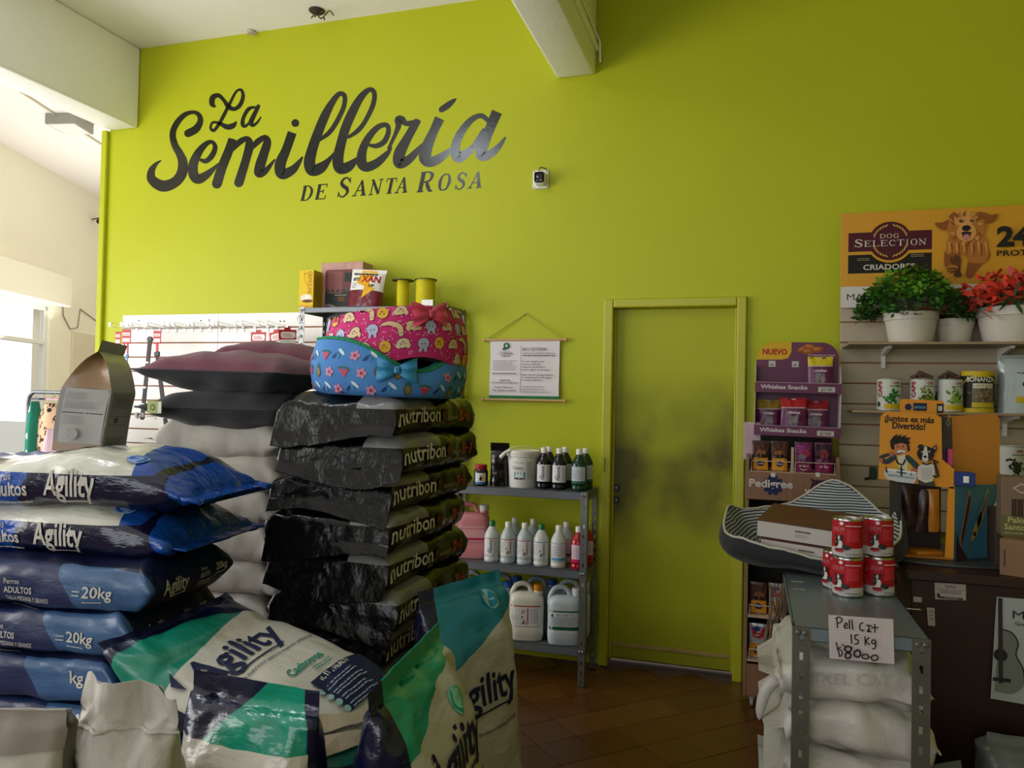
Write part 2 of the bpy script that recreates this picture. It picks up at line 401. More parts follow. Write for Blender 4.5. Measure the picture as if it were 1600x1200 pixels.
nt = M_glass.node_tree; nt.nodes.clear(); ou = nt.nodes.new('ShaderNodeOutputMaterial'); mx = nt.nodes.new('ShaderNodeMixShader'); tr = nt.nodes.new('ShaderNodeBsdfTransparent'); gl = nt.nodes.new('ShaderNodeBsdfGlossy')
gl.inputs['Roughness'].default_value = .02; mx.inputs[0].default_value = .07; nt.links.new(tr.outputs[0], mx.inputs[1]); nt.links.new(gl.outputs[0], mx.inputs[2]); nt.links.new(mx.outputs[0], ou.inputs[0])
def window(name, a, b, z0, z1, rails, mulls):
    f = MB(); w_ = .045
    f.box(a, a+w_, .03, .09, z0, z1, bev=.004); f.box(b-w_, b, .03, .09, z0, z1, bev=.004); f.box(a, b, .03, .09, z0, z0+w_, bev=.004); f.box(a, b, .03, .09, z1-w_, z1, bev=.004)
    o = struct(f.build(name, M_alu)); o.matrix_world = MW
    for z in rails: MB().box(a+w_, b-w_, .035, .08, z-.02, z+.025, bev=.004).build('rail', M_alu, o)
    for t in mulls: MB().box(t-.025, t+.025, .035, .08, z0+w_, z1-w_, bev=.004).build('mullion', M_alu, o)
    zz = [z0+w_]+list(rails)+[z1-w_]; tt = [a+w_]+list(mulls)+[b-w_]
    for i in range(len(zz)-1):
        for j in range(len(tt)-1): MB().box(tt[j], tt[j+1], .055, .06, zz[i], zz[i+1]).build('pane', M_glass, o)
_, zr = onW(60, 534)
window('window_1', t80, T1, .45, zt, [zr], [t80+1.45])
window('window_2', W2a, W2b, .35, 2.75, [], [W2a+1.35, W2a+2.7])
tb, z0 = onW(112, 480, .12); _, z1 = onW(112, 434, .12)
o = MB().box(tb, T1+.1, -.12, 0, z0, z1, bev=.006).build('roller_shutter_box', M_cream); o.matrix_world = MW
tag(o, 'long cream roller shutter box over the shop window', 'shutter box')
# closing walls, off camera
struct(MB().box(-8.6, XE, 8.9, 9, 0, ZC).build('wall_rear', M_cream)); struct(MB().box(XE-.02, XE+.1, YW+.15, 8.9, 0, ZC).build('wall_partition', M_cream))
struct(MB().box(-4.75, -4.6, -3.5, -.4, 0, ZC).build('wall_side', M_cream)); struct(MB().box(3.1, 3.2, -3.6, YW, 0, ZC).build('wall_right', M_green))
mb = MB(); mb.box(-4.7, -3.8, -3.6, -3.5, 0, ZC); mb.box(.2, 3.2, -3.6, -3.5, 0, ZC); mb.box(-3.8, .2, -3.6, -3.5, 3.0, ZC); mb.box(-3.8, .2, -3.6, -3.5, 0, .3)
struct(mb.build('wall_front', M_cream))
# street outside
M_pave = mat('pavement', '#b8b4a8', .9, var=.1); M_bld = mat('pale_render', '#d9d2bf', .9, var=.06)
struct(MB().box(-40, -4, -30, 30, -.3, -.14).build('ground_outside', M_pave))
tw, _ = onW(40, 560)
o = MB().box(tw+.2, tw+.55, 1.6, 2.0, -.14, 3.6, bev=.01).build('street_pillar', M_bld); o.matrix_world = MW; tag(o, 'pale pillar standing outside beyond the shop window', 'pillar')
# things on the left wall
t, z = onW(150, 347, .05); th = thing('spot_lamp', 'small dark spot lamp clamped high on the cream wall', 'lamp'); th.matrix_world = MW
M_black = mat('black_plastic', '#141414', .45); M_dgrey = mat('dark_grey_plastic', '#2b2d30', .5)
MB().tube([(t, 0, z+.03), (t, -.08, z+.05)], .008, 6).build('bracket', M_dgrey, th)
MB().lathe([(.022, 0), (.03, .02), (.03, .11), (.024, .12)], seg=12, mx=Matrix.Translation((t-.05, -.1, z+.06)) @ Matrix.Rotation(math.radians(125), 4, 'Y')).build('lamp_head', M_black, th, smooth=40)
t1, z1 = onW(100, 500, .01); t2, z2 = onW(165, 515, .01); t3, z3 = onW(122, 495, .01)
o = MB().tube([(t1+.05, -.01, z1+.35), (t1+.02, -.01, z1+.05), (t1-.15, -.01, z1-.09), (t3, -.01, z1-.06), (t3-.05, -.01, z3+.1), (t2, -.01, z2+.02)], .006, 5).build('cable', mat('grey_cable', '#8a8474', .6)); o.matrix_world = MW
tag(o, 'thin grey cable looping down the cream wall beside the window', 'cable')
ta, za = onW(113, 518, .01); tc, zc = onW(172, 600, .01)
o = MB().box(tc, ta, -.02, 0, .9, za, bev=.004).build('wall_panel', mat('cream_panel', '#ddd6bd', .6)); o.matrix_world = MW; tag(o, 'plain cream board fixed to the wall beside the shop window', 'board')
# ceiling panel light and conduit
PQ = [onZ(70, 193, 3.79), onZ(117, 192, 3.79), onZ(146, 210, 3.79), onZ(101, 209, 3.79)]; pc = sum(PQ, Vector())/4
th = thing('panel_light', 'flat square white light panel on the ceiling left of the beam', 'light', (pc.x, pc.y, 3.79)); PL_ = [(q.x-pc.x, q.y-pc.y) for q in PQ]
MB().prism(PL_, 0, .088, axes='xy').build('frame', mat('grey_lamp_frame', '#8f8f86', .6), th); MB().prism([(x*.88, y*.88) for x, y in PL_], -.004, .001, axes='xy').build('diffuser', mat('diffuser', '#f2efe4', .5), th)
a = onZ(31, 143, 3.87); b = onZ(166, 231, 3.87)
o = MB().tube([a, (a+b)/2, b], .008, 6).build('conduit', mat('cream_conduit', '#c9c2a6', .6)); tag(o, 'thin cable conduit running over the ceiling to the panel light', 'conduit')
for (px, py, lab, s) in ((495, 16, 'broken ceiling lamp socket with dark dangling wires above the green wall', 1), (392, 48, 'small white ceiling hook with wire ends near the lettering', .6)):
    p = onZ(px, py, ZC); th = thing('lamp_socket', lab, 'socket', p)
    mm = mat('rusty_metal', '#3b2a20', .7) if s == 1 else mat('ivory_wire', '#b6ae98', .6)
    MB().lathe([(0, -.02), (.035*s, -.018), (.05*s, -.006), (.05*s, 0)], seg=14).build('rose', mm, th, smooth=40)
    for k, (dx, dy, dz) in enumerate(((.05, -.02, -.03), (-.04, .02, -.025), (.12, -.05, -.055), (.02, .05, -.03))):
        MB().tube(catmull([(0, 0, -.015), (dx*s*.4, dy*s*.5, dz*s*1.3), (dx*s, dy*s, dz*s*.8), (dx*s*1.25, dy*s, dz*s*1.4)], 4), .004*s, 5).build('wire', mm, th)
# off-camera lit ceiling panel over the room (its reflection shows on the vinyl lettering)
th = thing('panel_light', 'square lit light panel on the ceiling over the middle of the room', 'light', (-2.63, 1.74, 3.83))
MB().box(-.3, .3, -.3, .3, 0, .05, bev=.006).build('frame', M_white, th); MB().box(-.27, .27, -.27, .27, -.003, .001).build('diffuser', mat('lit_diffuser', '#ffffff', .5, emit=('#e8f4ff', 22)), th)
# door
M_door = NT('green_door_paint', .5, Specular_IOR_Level=.3); n = M_door.noise(3.2, 4); st = M_door.math('POWER', M_door.math('MULTIPLY', M_door.noise(2.4, 5, sz=.8), 1.55), 2.6)
dk = M_door.math('SUBTRACT', 1.0, M_door.math('MULTIPLY', M_door.math('ABSOLUTE', M_door.math('SUBTRACT', M_door.z, 1.12)), 1.9)); dk = M_door.math('MAXIMUM', dk, 0)
dk = M_door.math('MULTIPLY', dk, M_door.math('MULTIPLY', st, 1.7)); dl = M_door.math('MAXIMUM', M_door.math('SUBTRACT', .35, M_door.z), 0); dk = M_door.math('MINIMUM', M_door.math('ADD', dk, dl), .85)
c = M_door.mix(n, '#a0a40c', '#a9ac12'); c = M_door.mix(dk, c, '#3a2e06'); M_door = M_door.out(c)
M_frame = mat('green_frame_paint', '#adac14', .4, bump=(30, .1), var=.08)
d = struct(MB().box(-.752, -.085, 4.345, 4.385, .03, 2.0, bev=.004).build('door_1', M_door))
for (x0, x1, z0, z1) in ((-.805, -.752, 0, 2.05), (-.085, -.035, 0, 2.05), (-.752, -.085, 2.0, 2.05)): MB().box(x0, x1, 4.27, 4.42, z0, z1, bev=.007, seg=2).build('door_frame', M_frame, d)
for (x0, x1, z0, z1) in ((-.752, -.742, .03, 2.0), (-.095, -.085, .03, 2.0)): MB().box(x0, x1, 4.325, 4.345, z0, z1, bev=.003).build('door_stop', M_frame, d)
MB().box(-.805, -.035, 4.43, 4.45, 0, 2.05).build('void_panel', mat('dark_void', '#15140a', .9), d)
for z, h in ((.985, .02), (.915, .02)):
    lk = MB().box(-.742, -.712, 4.336, 4.346, z-h, z+h, bev=.003).build('lock_plate', M_black, d); MB().lathe([(.007, 0), (.007, .004), (.003, .006)], seg=10, mx=Matrix.Translation((-.727, 4.336, z)) @ Matrix.Rotation(PI/2, 4, 'X')).build('keyhole', mat('steel', '#9a9a98', .3, 1), lk)
MB().box(-.76, -.09, 4.337, 4.345, .10, .12, bev=.002).build('kick_strip', mat('worn_wood', '#a2894e', .7, var=.3), d)
MB().box(-.79, -.785, 4.255, 4.272, 1.08, 1.16, bev=.002).build('hinge', M_frame, d)
# ================================================================ vinyl lettering on the green wall
M_vinyl = mat('black_vinyl', '#131310', .2, bump=(90, .05, 2), spec=.6)
LT = {}
def crA(x, y): return 220+x/6.315, 120+y/6.315
def crB(x, y): return 400+x/6, 120+y/6
def crC(x, y): return 600+x/6.667, 140+y/6.667
def tr(cr, sc_, *st): return [[(*cr(x, y), w_/sc_) for x, y, w_ in s] for s in st]
SCRIPT = [
 ('S', tr(crA, 6.315, [(468, 558, 78), (545, 515, 76), (588, 440, 58), (572, 375, 46), (515, 350, 36), (430, 378, 50), (355, 460, 60), (316, 560, 62), (335, 670, 68), (385, 760, 78), (416, 850, 96), (402, 960, 104), (330, 1045, 104), (215, 1078, 112), (112, 1015, 92), (106, 930, 70), (150, 862, 38), (204, 824, 8)])),
 ('L', tr(crA, 6.315, [(740, 298, 16), (705, 270, 50), (712, 205, 56), (770, 185, 42), (825, 238, 36), (865, 295, 48), (925, 318, 40), (982, 275, 42), (1010, 190, 36), (990, 130, 28), (940, 150, 24), (882, 258, 30), (820, 380, 36), (770, 470, 34), (722, 530, 32), (690, 505, 26), (710, 452, 24), (775, 458, 32), (850, 495, 52), (912, 482, 52), (945, 440, 12)])),
 ('a', tr(crA, 6.315, [(1160, 292, 38), (1112, 390, 46), (1088, 450, 50), (1106, 480, 34), (1150, 450, 24), (1188, 394, 12)], [(1130, 300, 22), (1065, 318, 38), (1015, 400, 36), (1006, 468, 42), (1034, 488, 30), (1078, 440, 24), (1118, 360, 22)])),
 ('e', tr(crA, 6.315, [(596, 822, 34), (645, 832, 48), (702, 780, 56), (734, 700, 48), (708, 645, 36), (648, 660, 52), (572, 745, 76), (520, 860, 94), (520, 960, 100), (566, 1010, 96), (640, 975, 80), (705, 920, 50), (770, 852, 12)])),
 ('m', tr(crA, 6.315, [(905, 612, 78), (868, 730, 88), (800, 900, 94), (752, 1055, 98)], [(912, 720, 30), (975, 645, 60), (1052, 612, 52), (1072, 680, 84), (1035, 830, 84), (968, 1045, 92)], [(1085, 720, 30), (1150, 645, 60), (1225, 598, 50), (1248, 650, 80), (1215, 760, 90), (1180, 870, 100), (1168, 950, 92), (1230, 930, 60), (1320, 820, 18)])),
 ('i', tr(crB, 6, [(340, 522, 86), (285, 680, 86), (228, 820, 104), (245, 912, 100), (340, 875, 80), (405, 800, 42), (438, 748, 14)]) + tr(crB, 6, [(362, 446, 74), (369, 434, 74)])),
 ('l', tr(crB, 6, [(728, 715, 14), (680, 785, 50), (605, 855, 100), (525, 880, 100), (502, 800, 108), (528, 680, 96), (580, 530, 90), (645, 370, 84), (715, 240, 62), (782, 160, 46), (832, 185, 44), (820, 290, 44), (752, 430, 45), (685, 525, 44), (600, 590, 30)])),
 ('l', tr(crB, 6, [(960, 760, 30), (870, 840, 92), (790, 862, 98), (768, 780, 104), (792, 650, 90), (840, 480, 88), (905, 330, 84), (982, 195, 66), (1060, 122, 46), (1108, 150, 44), (1098, 260, 46), (1025, 415, 42), (955, 505, 44), (870, 565, 30)])),
 ('e', tr(crB, 6, [(1062, 640, 28), (1130, 648, 46), (1200, 610, 52), (1240, 525, 48), (1228, 455, 44), (1150, 468, 52), (1062, 560, 66), (1002, 680, 80), (990, 800, 98), (1036, 846, 90), (1130, 810, 80), (1220, 730, 54), (1268, 668, 20)])),
 ('r', tr(crC, 6.667, [(50, 610, 34), (112, 480, 40), (150, 380, 60), (152, 315, 80), (190, 310, 66), (225, 352, 54), (300, 350, 60), (360, 336, 44)], [(335, 345, 80), (242, 510, 92), (165, 660, 120), (160, 765, 116), (250, 735, 90), (345, 640, 62), (400, 570, 26)])),
 ('i', tr(crC, 6.667, [(580, 300, 102), (520, 430, 92), (450, 590, 116), (428, 710, 128), (480, 755, 104), (580, 715, 90), (690, 630, 46)]) + tr(crC, 6.667, [(600, 208, 60), (660, 168, 66), (720, 120, 42), (755, 94, 8)])),
 ('a', tr(crC, 6.667, [(1085, 325, 50), (1010, 272, 52), (905, 320, 64), (800, 450, 82), (742, 600, 96), (770, 700, 120), (850, 670, 90), (935, 590, 60), (1040, 430, 56)], [(1178, 232, 112), (1105, 400, 102), (1040, 560, 110), (1010, 680, 112), (1090, 680, 90), (1190, 600, 60), (1262, 502, 22)])),
]
sg = thing('wall_lettering', 'big black script and serif vinyl lettering on the green wall', 'lettering', (0, YW, 0))
k = 0
for nm, strokes in SCRIPT:
    mb = MB(); k += 1
    for q, st in enumerate(strokes):
        P = catmull(st, 7); vs, fs = strip(P); off = .0008+.00025*(k % 3)+.00012*q
        mb.add([onY(x, y, YW)+Vector((0, -YW-off, 0)) for x, y in vs], fs)
        for e in (P[0], P[-1]):
            if e[2] > 2.6 and not (nm in 'mia' and e is P[0] and e[2] > 10):
                rr = [(e[0]+e[2]/2*math.cos(t*PI/8), e[1]+e[2]/2*math.sin(t*PI/8)) for t in range(16)]
                mb.add([onY(x, y, YW)+Vector((0, -YW-off-.00006, 0)) for x, y in rr], [tuple(range(16))])
    mb.build('letter', M_vinyl, sg, recalc=False)
for ch, x0, x1, yb, h in (('D', 45, 155, 270, 115), ('E', 158, 268, 261, 118), ('S', 328, 455, 244, 152), ('A', 455, 578, 234, 120), ('N', 578, 694, 226, 120), ('T', 697, 806, 217, 120), ('A', 785, 902, 211, 120), ('R', 955, 1108, 204, 156), ('O', 1112, 1236, 192, 130), ('S', 1246, 1358, 183, 130), ('A', 1355, 1484, 174, 128)):
    sh = .22; ww = x1-x0-sh*h; mb = MB(); mm = (ww+h*.8)/2; slope = -.072; k += 1
    for q, st in enumerate(SERIF[ch]):
        P = [(p[0], p[1], p[2] if len(p) > 2 else .2) for p in st]; P = catmull(P, 5) if len(P) > 2 else P
        vs, fs = strip([(p[0]*ww, p[1]*h, p[2]*mm*(1.34 if ch != 'S' else 1.25)) for p in P])
        mb.add([onY(460+(x0+a+sh*b)/5, 260+(yb-b+slope*(a+sh*b))/5, YW)+Vector((0, -YW-.0008-.0001*q, 0)) for a, b in vs], fs)
    mb.build('letter', M_vinyl, sg, recalc=False)
# little security camera
p = onY(846, 282, YW); th = thing('security_camera', 'small white and black security camera on the green wall', 'camera', (p.x, YW, p.z))
M_wpl = mat('white_plastic', '#e4e2dc', .4)
pl = MB().box(-.05, .045, -.012, 0, -.05, .06, bev=.005).build('mount_plate', M_wpl, th)
for x, z in ((-.04, -.04), (.035, -.04), (-.04, .05), (.035, .05)): MB().lathe([(.003, 0), (.003, .003)], seg=8, mx=Matrix.Translation((x, -.012, z)) @ Matrix.Rotation(PI/2, 4, 'X')).build('screw', M_dgrey, pl)
MB().box(-.028, .04, -.075, -.012, -.04, .035, bev=.016, seg=3).build('camera_body', M_wpl, th, smooth=50)
MB().box(-.02, .036, -.079, -.074, -.034, .026, bev=.01, seg=2).build('lens_cover', mat('gloss_black', '#0c0c0e', .12), th, smooth=50)
MB().tube(catmull([(-.01, -.02, .05), (.0, -.03, .068), (.03, -.015, .06), (.04, -.004, .03)], 5), .003, 6).build('cable', M_black, th)
# hanging scroll poster
a = onY(766, 529, YW-.02); b = onY(875, 533, YW-.02); c = onY(869, 626, YW-.02); tp = onY(821, 490, YW-.01)
W_ = b.x-a.x; H_ = (a.z+b.z)/2-c.z
th = thing('hanging_scroll', 'white printed cloth banner hung by a cord on two wooden rods', 'banner', (a.x, YW-.02, c.z), 0)
cl = MB(); cl.grid(lambda u, v: (u*W_-.004*math.sin(v*PI)*(u-.5), -.004*math.sin(v*PI*2+u), v*H_), 10, 10); cl.build('cloth', mat('banner_cloth', '#dcd6d8', .7), th, smooth=180)
M_wood = mat('pale_wood', '#c79d6c', .5)
for z in (H_, .0):
    r = MB().tube([(-.035, -.004, z), (W_+.035, -.004, z)], .007, 8).build('rod', M_wood, th, smooth=50)
    for x in (-.035, W_+.035): MB().lathe([(0, -.01), (.011, -.006), (.011, .006), (0, .01)], seg=10, mx=Matrix.Translation((x, -.004, z)) @ Matrix.Rotation(PI/2, 4, 'Y')).build('finial', M_wood, r, smooth=60)
MB().tube([(-.02, -.004, H_+.005), (tp.x-a.x, .012, tp.z-c.z), (W_+.02, -.004, H_+.005)], .003, 5).build('cord', mat('olive_cord', '#a7a848', .8), th)
MB().tube([(tp.x-a.x, .02, tp.z-c.z), (tp.x-a.x, -.002, tp.z-c.z)], .003, 6).build('nail', mat('steel', '#9a9a98', .3, 1), th)
ar = Art(); s_ = W_/830; K = '#23201f'; G = '#1f6b3c'
def sx(v): return (v-95)*s_
def sy(v): return H_-(v-380)*s_*(H_/(W_*720/830))
ar.rect(0, 0, W_, sy(1050), G); ar.rect(sx(470), sy(1010), sx(474), sy(450), '#555555')
ar.ell(sx(297), sy(450), .018, .018, G); ar.ell(sx(275), sy(485), .014, .007, '#1d4a5e', 20); ar.poly([(sx(285), sy(465)), (sx(297), sy(425)), (sx(312), sy(465))], '#dfe6dc')
ar.text('CONMARA', sx(290), sy(560), 30*s_, K, 165*s_, .03, align='c'); ar.text('ARGENTINA', sx(290), sy(583), 13*s_, K, 110*s_, .02, align='c'); ar.text('Fundacion', sx(290), sy(520), 11*s_, K, 100*s_, align='c')
ar.lines(sx(140), sy(750), sx(445), sy(620), 6, '#8b8688', .3, 3); ar.lines(sx(135), sy(800), sx(440), sy(775), 1, '#77727a', .5)
ar.text('AGENTE DE', sx(285), sy(880), 20*s_, K, 125*s_, .01, align='c'); ar.text('CONTAMINACION AMBIENTAL', sx(285), sy(908), 18*s_, K, 325*s_, .01, align='c')
ar.text('Pedro Moreno', sx(278), sy(962), 20*s_, K, 215*s_, .02, align='c'); ar.text('TEL. 03544 15 467709', sx(282), sy(1003), 22*s_, K, 275*s_, .0, align='c')
ar.text('BIO SISTEMA', sx(497), sy(512), 34*s_, K, 280*s_, .0); ar.text('FUNDACION CONMARA ARGENTINA', sx(497), sy(552), 16*s_, K, 385*s_, .02); ar.lines(sx(497), sy(580), sx(885), sy(562), 1, K, .5, 5, 0)
for i, t_ in enumerate(('Su uso asegura que', 'camara septicas,', 'sangrias sanitarias y', 'pozos negros no se tapen.')): ar.text(t_, sx(492), sy(648+33*i), 18*s_, K, (262, 225, 280, 342)[i]*s_, .01)
for i, t_ in enumerate(('Evita olores desagradables', 'y contaminacion de aguas', 'y medio ambiente.')): ar.text(t_, sx(489), sy(808+31*i), 18*s_, K, (370, 352, 248)[i]*s_, .01)
for i, t_ in enumerate(('COMPUESTO POR BIO', 'DEGRADADORES Y BIO', 'LIMPIADORES ECOLOGICOS')): ar.text(t_, sx(486), sy(950+31*i), 15*s_, '#4a4648', (265, 280, 345)[i]*s_, .0)
ar.build('print', th, lambda a_, b_, o_: (a_, -.0055-o_, b_))
# ================================================================ slatted panels, hooks, metal shelves
M_mdf = mat('mdf_groove', '#9a6a4c', .8); M_slatw = mat('white_melamine', '#efe9e4', .35)
def slat_board(th, x0, x1, ztop, n, pitch, y, m, gap=.009, seams=(), dots=()):
    MB().box(x0, x1, y+.012, y+.02, ztop-n*pitch, ztop).build('backing_board', M_mdf, th)
    xs = [x0]+list(seams)+[x1]
    for a, b in zip(xs[:-1], xs[1:]):
        base = MB().box(0, b-a-.002, 0, .013, -pitch+gap, 0, bev=.0015).build('slat', m, th)
        for k in range(n):
            o = base if k == 0 else base.copy()
            if k: COL.objects.link(o); o.parent = th
            o.location = (a+.001, y, ztop-k*pitch)
    d0 = None
    for x, z in dots:
        if d0 is None: d0 = MB().lathe([(.0055, 0), (.0055, .001), (0, .002)], seg=10, mx=Matrix.Rotation(PI/2, 4, 'X')).build('screw_hole', M_black, th); o = d0
        else: o = d0.copy(); COL.objects.link(o); o.parent = th
        o.location = (x, y-.0002, z)
SL = thing('slatwall_panel', 'white slatted display panel with wire hooks on the green wall', 'wall panel')
XL0, XL1 = onY(192, 493, 4.28).x, onY(514, 540, 4.28).x; sj = onY(341, 500, 4.28).x; ZL = 2.005; PL = .0985
pts = [onY(px, py, 4.28) for px, py in ((217, 501), (314, 501), (327, 500), (438, 502), (444, 502), (210, 703), (262, 709))]
slat_board(SL, XL0, XL1, ZL, 11, PL, 4.28, M_slatw, seams=(sj,), dots=[(p.x, p.z) for p in pts])
M_wire = mat('chrome_wire', '#b9b9b6', .25, 1); M_clear = mat('clear_plastic', '#e8eaea', .15, trans=.6)
def make_hook(label):
    th = thing('wire_hook', label, 'hook', group='wire hooks on the white slatted panel')
    MB().box(-.012, .012, -.004, .002, -.03, .008, bev=.001).build('back_clip', M_wire, th)
    MB().tube([(0, -.003, -.005), (0, -.21, -.012), (0, -.235, .012)], .0024, 6).build('prong', M_wire, th)
    MB().tube([(0, -.003, .004), (0, -.14, .008), (0, -.235, .018)], .0018, 5).build('label_wire', M_wire, th)
    MB().box(-.011, .011, -.238, -.236, -.012, .018, bev=.0008).build('label_holder', M_clear, th)
    return th
ORD = ['first', 'second', 'third', 'fourth', 'fifth', 'sixth', 'seventh', 'eighth', 'ninth', 'tenth', 'eleventh', 'twelfth', 'thirteenth', 'fourteenth', 'fifteenth', 'sixteenth', 'seventeenth', 'eighteenth']
hk = make_hook('chrome wire hook with clear label holder in the top groove of the white slatted panel'); zg = ZL-PL+.006
xs = [onY(px, 515, 4.28).x for px in (214, 226, 238, 250, 262, 275, 288, 300, 314, 328, 344, 356, 368, 380, 398, 418, 432, 448)]
for i, x in enumerate(xs):
    lb = ORD[i]+' chrome wire hook from the left in the top groove of the white slatted panel'
    if i == 0: hk.location = (x, 4.28, zg); hk['label'] = lb
    else: dup(hk, (x, 4.28, zg), rz=(-.12, .12, .05, -.1, .1)[i % 5], label=lb)
for i, (px, gz) in enumerate(((214, 6), (243, 6), (262, 6))):
    dup(hk, (onY(px, 650, 4.28).x, 4.28, ZL-(gz+1)*PL+.006), rz=(-.5, .4, -.2)[i], label=ORD[i]+' chrome wire hook from the left in the lower groove of the slatted panel', group='wire hooks low on the slatted panel')
M_red = mat('red_card', '#b3202c', .5); M_wht = mat('white_card', '#eae7e2', .5); M_strap = mat('brown_grey_strap', '#4a4140', .8, bump=(200, .4))
def card(th, x, z, w_, h_, y=0, m=M_red):
    o = MB().box(x-w_/2, x+w_/2, y-.002, y+.001, z-h_, z, bev=.0008).build('card', m, th)
    a = Art(); a.rect(x-w_*.4, z-h_*.42, x+w_*.4, z-h_*.22, '#efe8e4'); a.rect(x-w_*.4, z-h_*.86, x+w_*.4, z-h_*.6, '#efe8e4'); a.lines(x-w_*.35, z-h_*.4, x+w_*.35, z-h_*.26, 1, '#b3202c', .4, 2, 0)
    a.build('print', o, lambda p, q, f: (p, y-.0024-f, q)); return o
def hang(px, py, y=4.08): return onY(px, py, y)
p = hang(185, 518); th = thing('dog_lead', 'red carded lead at the left end of the hooks, pale beaded strip below', 'dog lead', p)
card(th, 0, 0, .045, .09); MB().tube([(.012, 0, -.09), (.014, .01, -.2), (.01, .01, -.5)], .004, 6).build('strap', mat('pale_strap', '#cfc9c9', .7), th)
p = hang(198, 515); th = thing('dog_lead', 'light blue lead hanging from a wide red card', 'dog lead', p)
card(th, 0, 0, .075, .095)
b = MB().box(-.02, -.008, -.002, .002, -.16, -.09, bev=.001); b.box(.006, .02, -.002, .002, -.16, -.09, bev=.001); b.build('loop', M_red, th)
MB().box(.004, .018, -.003, .003, -.48, -.16, bev=.001).build('strap', mat('light_blue_strap', '#6f9fd0', .6), th); MB().box(.0, .022, -.005, .005, -.19, -.165, bev=.002).build('buckle', mat('blue_plastic', '#3f6ea8', .4), th)
for lab, a_, b_, red in (('dark grey collar strap hanging straight without a card', (235, 526), (222, 656), 0), ('dark grey collar strap hanging below a red card with white labels', (245, 549), (261, 676), 1)):
    a = hang(*a_); b = hang(*b_); th = thing('dog_collar', lab, 'dog collar', a); d = b-a
    L = d.length; ang = math.atan2(d.x, -d.z); mx = Matrix.Rotation(-ang, 4, 'Y')
    s_ = MB(); s_.box(-.017, .017, -.004, .004, -L+.015, 0, mx, bev=.003); s_.lathe([(.017, -.004), (.017, .004)], seg=16, mx=mx @ Matrix.Translation((0, 0, -L+.017)) @ Matrix.Rotation(PI/2, 4, 'X')); s_.build('strap', M_strap, th)
    bk = MB(); bk.box(-.02, .02, -.008, .006, -.03, -.005, mx, bev=.002); bk.build('buckle', M_dgrey, th)
    for q in (.3, .6, .8): MB().box(-.010, .010, -.007, -.003, -L*q-.012, -L*q, mx, bev=.001).build('stud_plate', M_wire, th)
    if red:
        c = hang(246, 517); card(th, c.x-a.x, c.z-a.z, .06, .085); MB().box(-.008, .012, -.002, .002, .0, c.z-a.z-.08, bev=.001).build('card_loop', M_red, th)
        MB().box(.02, .055, -.003, .0, -.05, -.02, Matrix.Rotation(.5, 4, 'Y'), bev=.001).build('tag', M_red, th)
for i, (px, py, r) in enumerate(((404, 519, 0), (432, 518, -.18), (449, 515, -.05))):
    p = hang(px, py); th = thing('carded_packet', ('flat red and white carded packet left of two others', 'tilted red and white carded packet between two others', 'red carded packet seen edge-on beside the lit shelf post')[i], 'packet', p, rot=(0, r, (0, 0, .9)[i]))
    o = MB().box(-.055, .055, -.002, .001, -.06, 0, bev=.001).build('card', M_red, th); a = Art(); a.rrect(-.042, -.052, .048, -.014, .012, '#eee6e4'); a.lines(-.03, -.045, .035, -.022, 2, '#b3202c', .4, 2); a.build('print', o, lambda p_, q, f: (p_, -.0024-f, q))
    MB().box(-.02, .02, -.002, .001, 0, .014, bev=.001).build('hanger_tab', M_red, th)
    b = MB(); rnd = random.Random(i)
    b.grid(lambda u, v: ((u-.5)*.1, -.008*math.sin(u*PI)*(1+.4*math.sin(v*23+u*9)), -.06-v*.1), 8, 8); b.grid(lambda u, v: ((u-.5)*.1, .008*math.sin(u*PI), -.06-v*.1), 8, 8)
    b.build('clear_bag', M_clear, th, smooth=180)
p = onY(283, 667, 4.2); th = thing('chew_ball', 'small grey rope ball below the lower hooks', 'toy', p)
b = MB()
for k in range(7):
    ax = Vector((math.sin(k*2.1), math.cos(k*1.3), math.sin(k*.9))).normalized(); q = ax.to_track_quat('Z', 'Y').to_matrix()
    b.tube([q @ Vector((.03*math.cos(t*PI/8), .03*math.sin(t*PI/8), .006*math.sin(t))) for t in range(16)], .009, 6, closed=True)
b.build('rope', mat('grey_rope', '#6b6a72', .9), th, smooth=180); MB().tube([(0, 0, .03), (0, .02, .06), (0, .075, .07)], .003, 5).build('loop', M_wire, th)

M_zinc = NT('grey_shelf_steel', .45, Metallic=.55); n = M_zinc.noise(7, 6); M_zinc = M_zinc.out(M_zinc.mix(n, '#5c6066', '#83878d'))
M_galv = NT('galvanised_steel', .38, Metallic=.8); n = M_galv.noise(25, 5); M_galv = M_galv.out(M_galv.mix(n, '#6a6c6c', '#9b9d9c'))
def angle_post(h, sx_, sy_, w_=.035, pitch=.05, z0=0):
    """slotted steel angle, corner at origin, flanges towards sx_*x and sy_*y, with real slots"""
    b = MB(); n = int(h/pitch)
    for fl_ in (0, 1):
        def Q(u, v, z): return (sx_*u, sy_*v, z) if fl_ == 0 else (sx_*v, sy_*u, z)
        for off in (0, .002):
            for k in range(n+1):
                za, zb_ = z0+k*pitch, min(z0+h, z0+(k+1)*pitch)
                if k == n or zb_-za < pitch*.9:
                    b.add([Q(u, off, z) for u, z in ((0, za), (w_, za), (w_, z0+h), (0, z0+h))], [(0, 1, 2, 3)]); break
                us = (0, w_*.5-.0045, w_*.5+.0045, w_); zs = (za, za+pitch*.3, za+pitch*.7, zb_)
                vs = [Q(u, off, z) for z in zs for u in us]
                b.add(vs, [(j*4+i, j*4+i+1, j*4+i+5, j*4+i+4) for j in range(3) for i in range(3) if (i, j) != (1, 1)])
        b.add([Q(w_, o_, z) for o_, z in ((0, z0), (.002, z0), (.002, z0+h), (0, z0+h))], [(0, 1, 2, 3)])
    return b
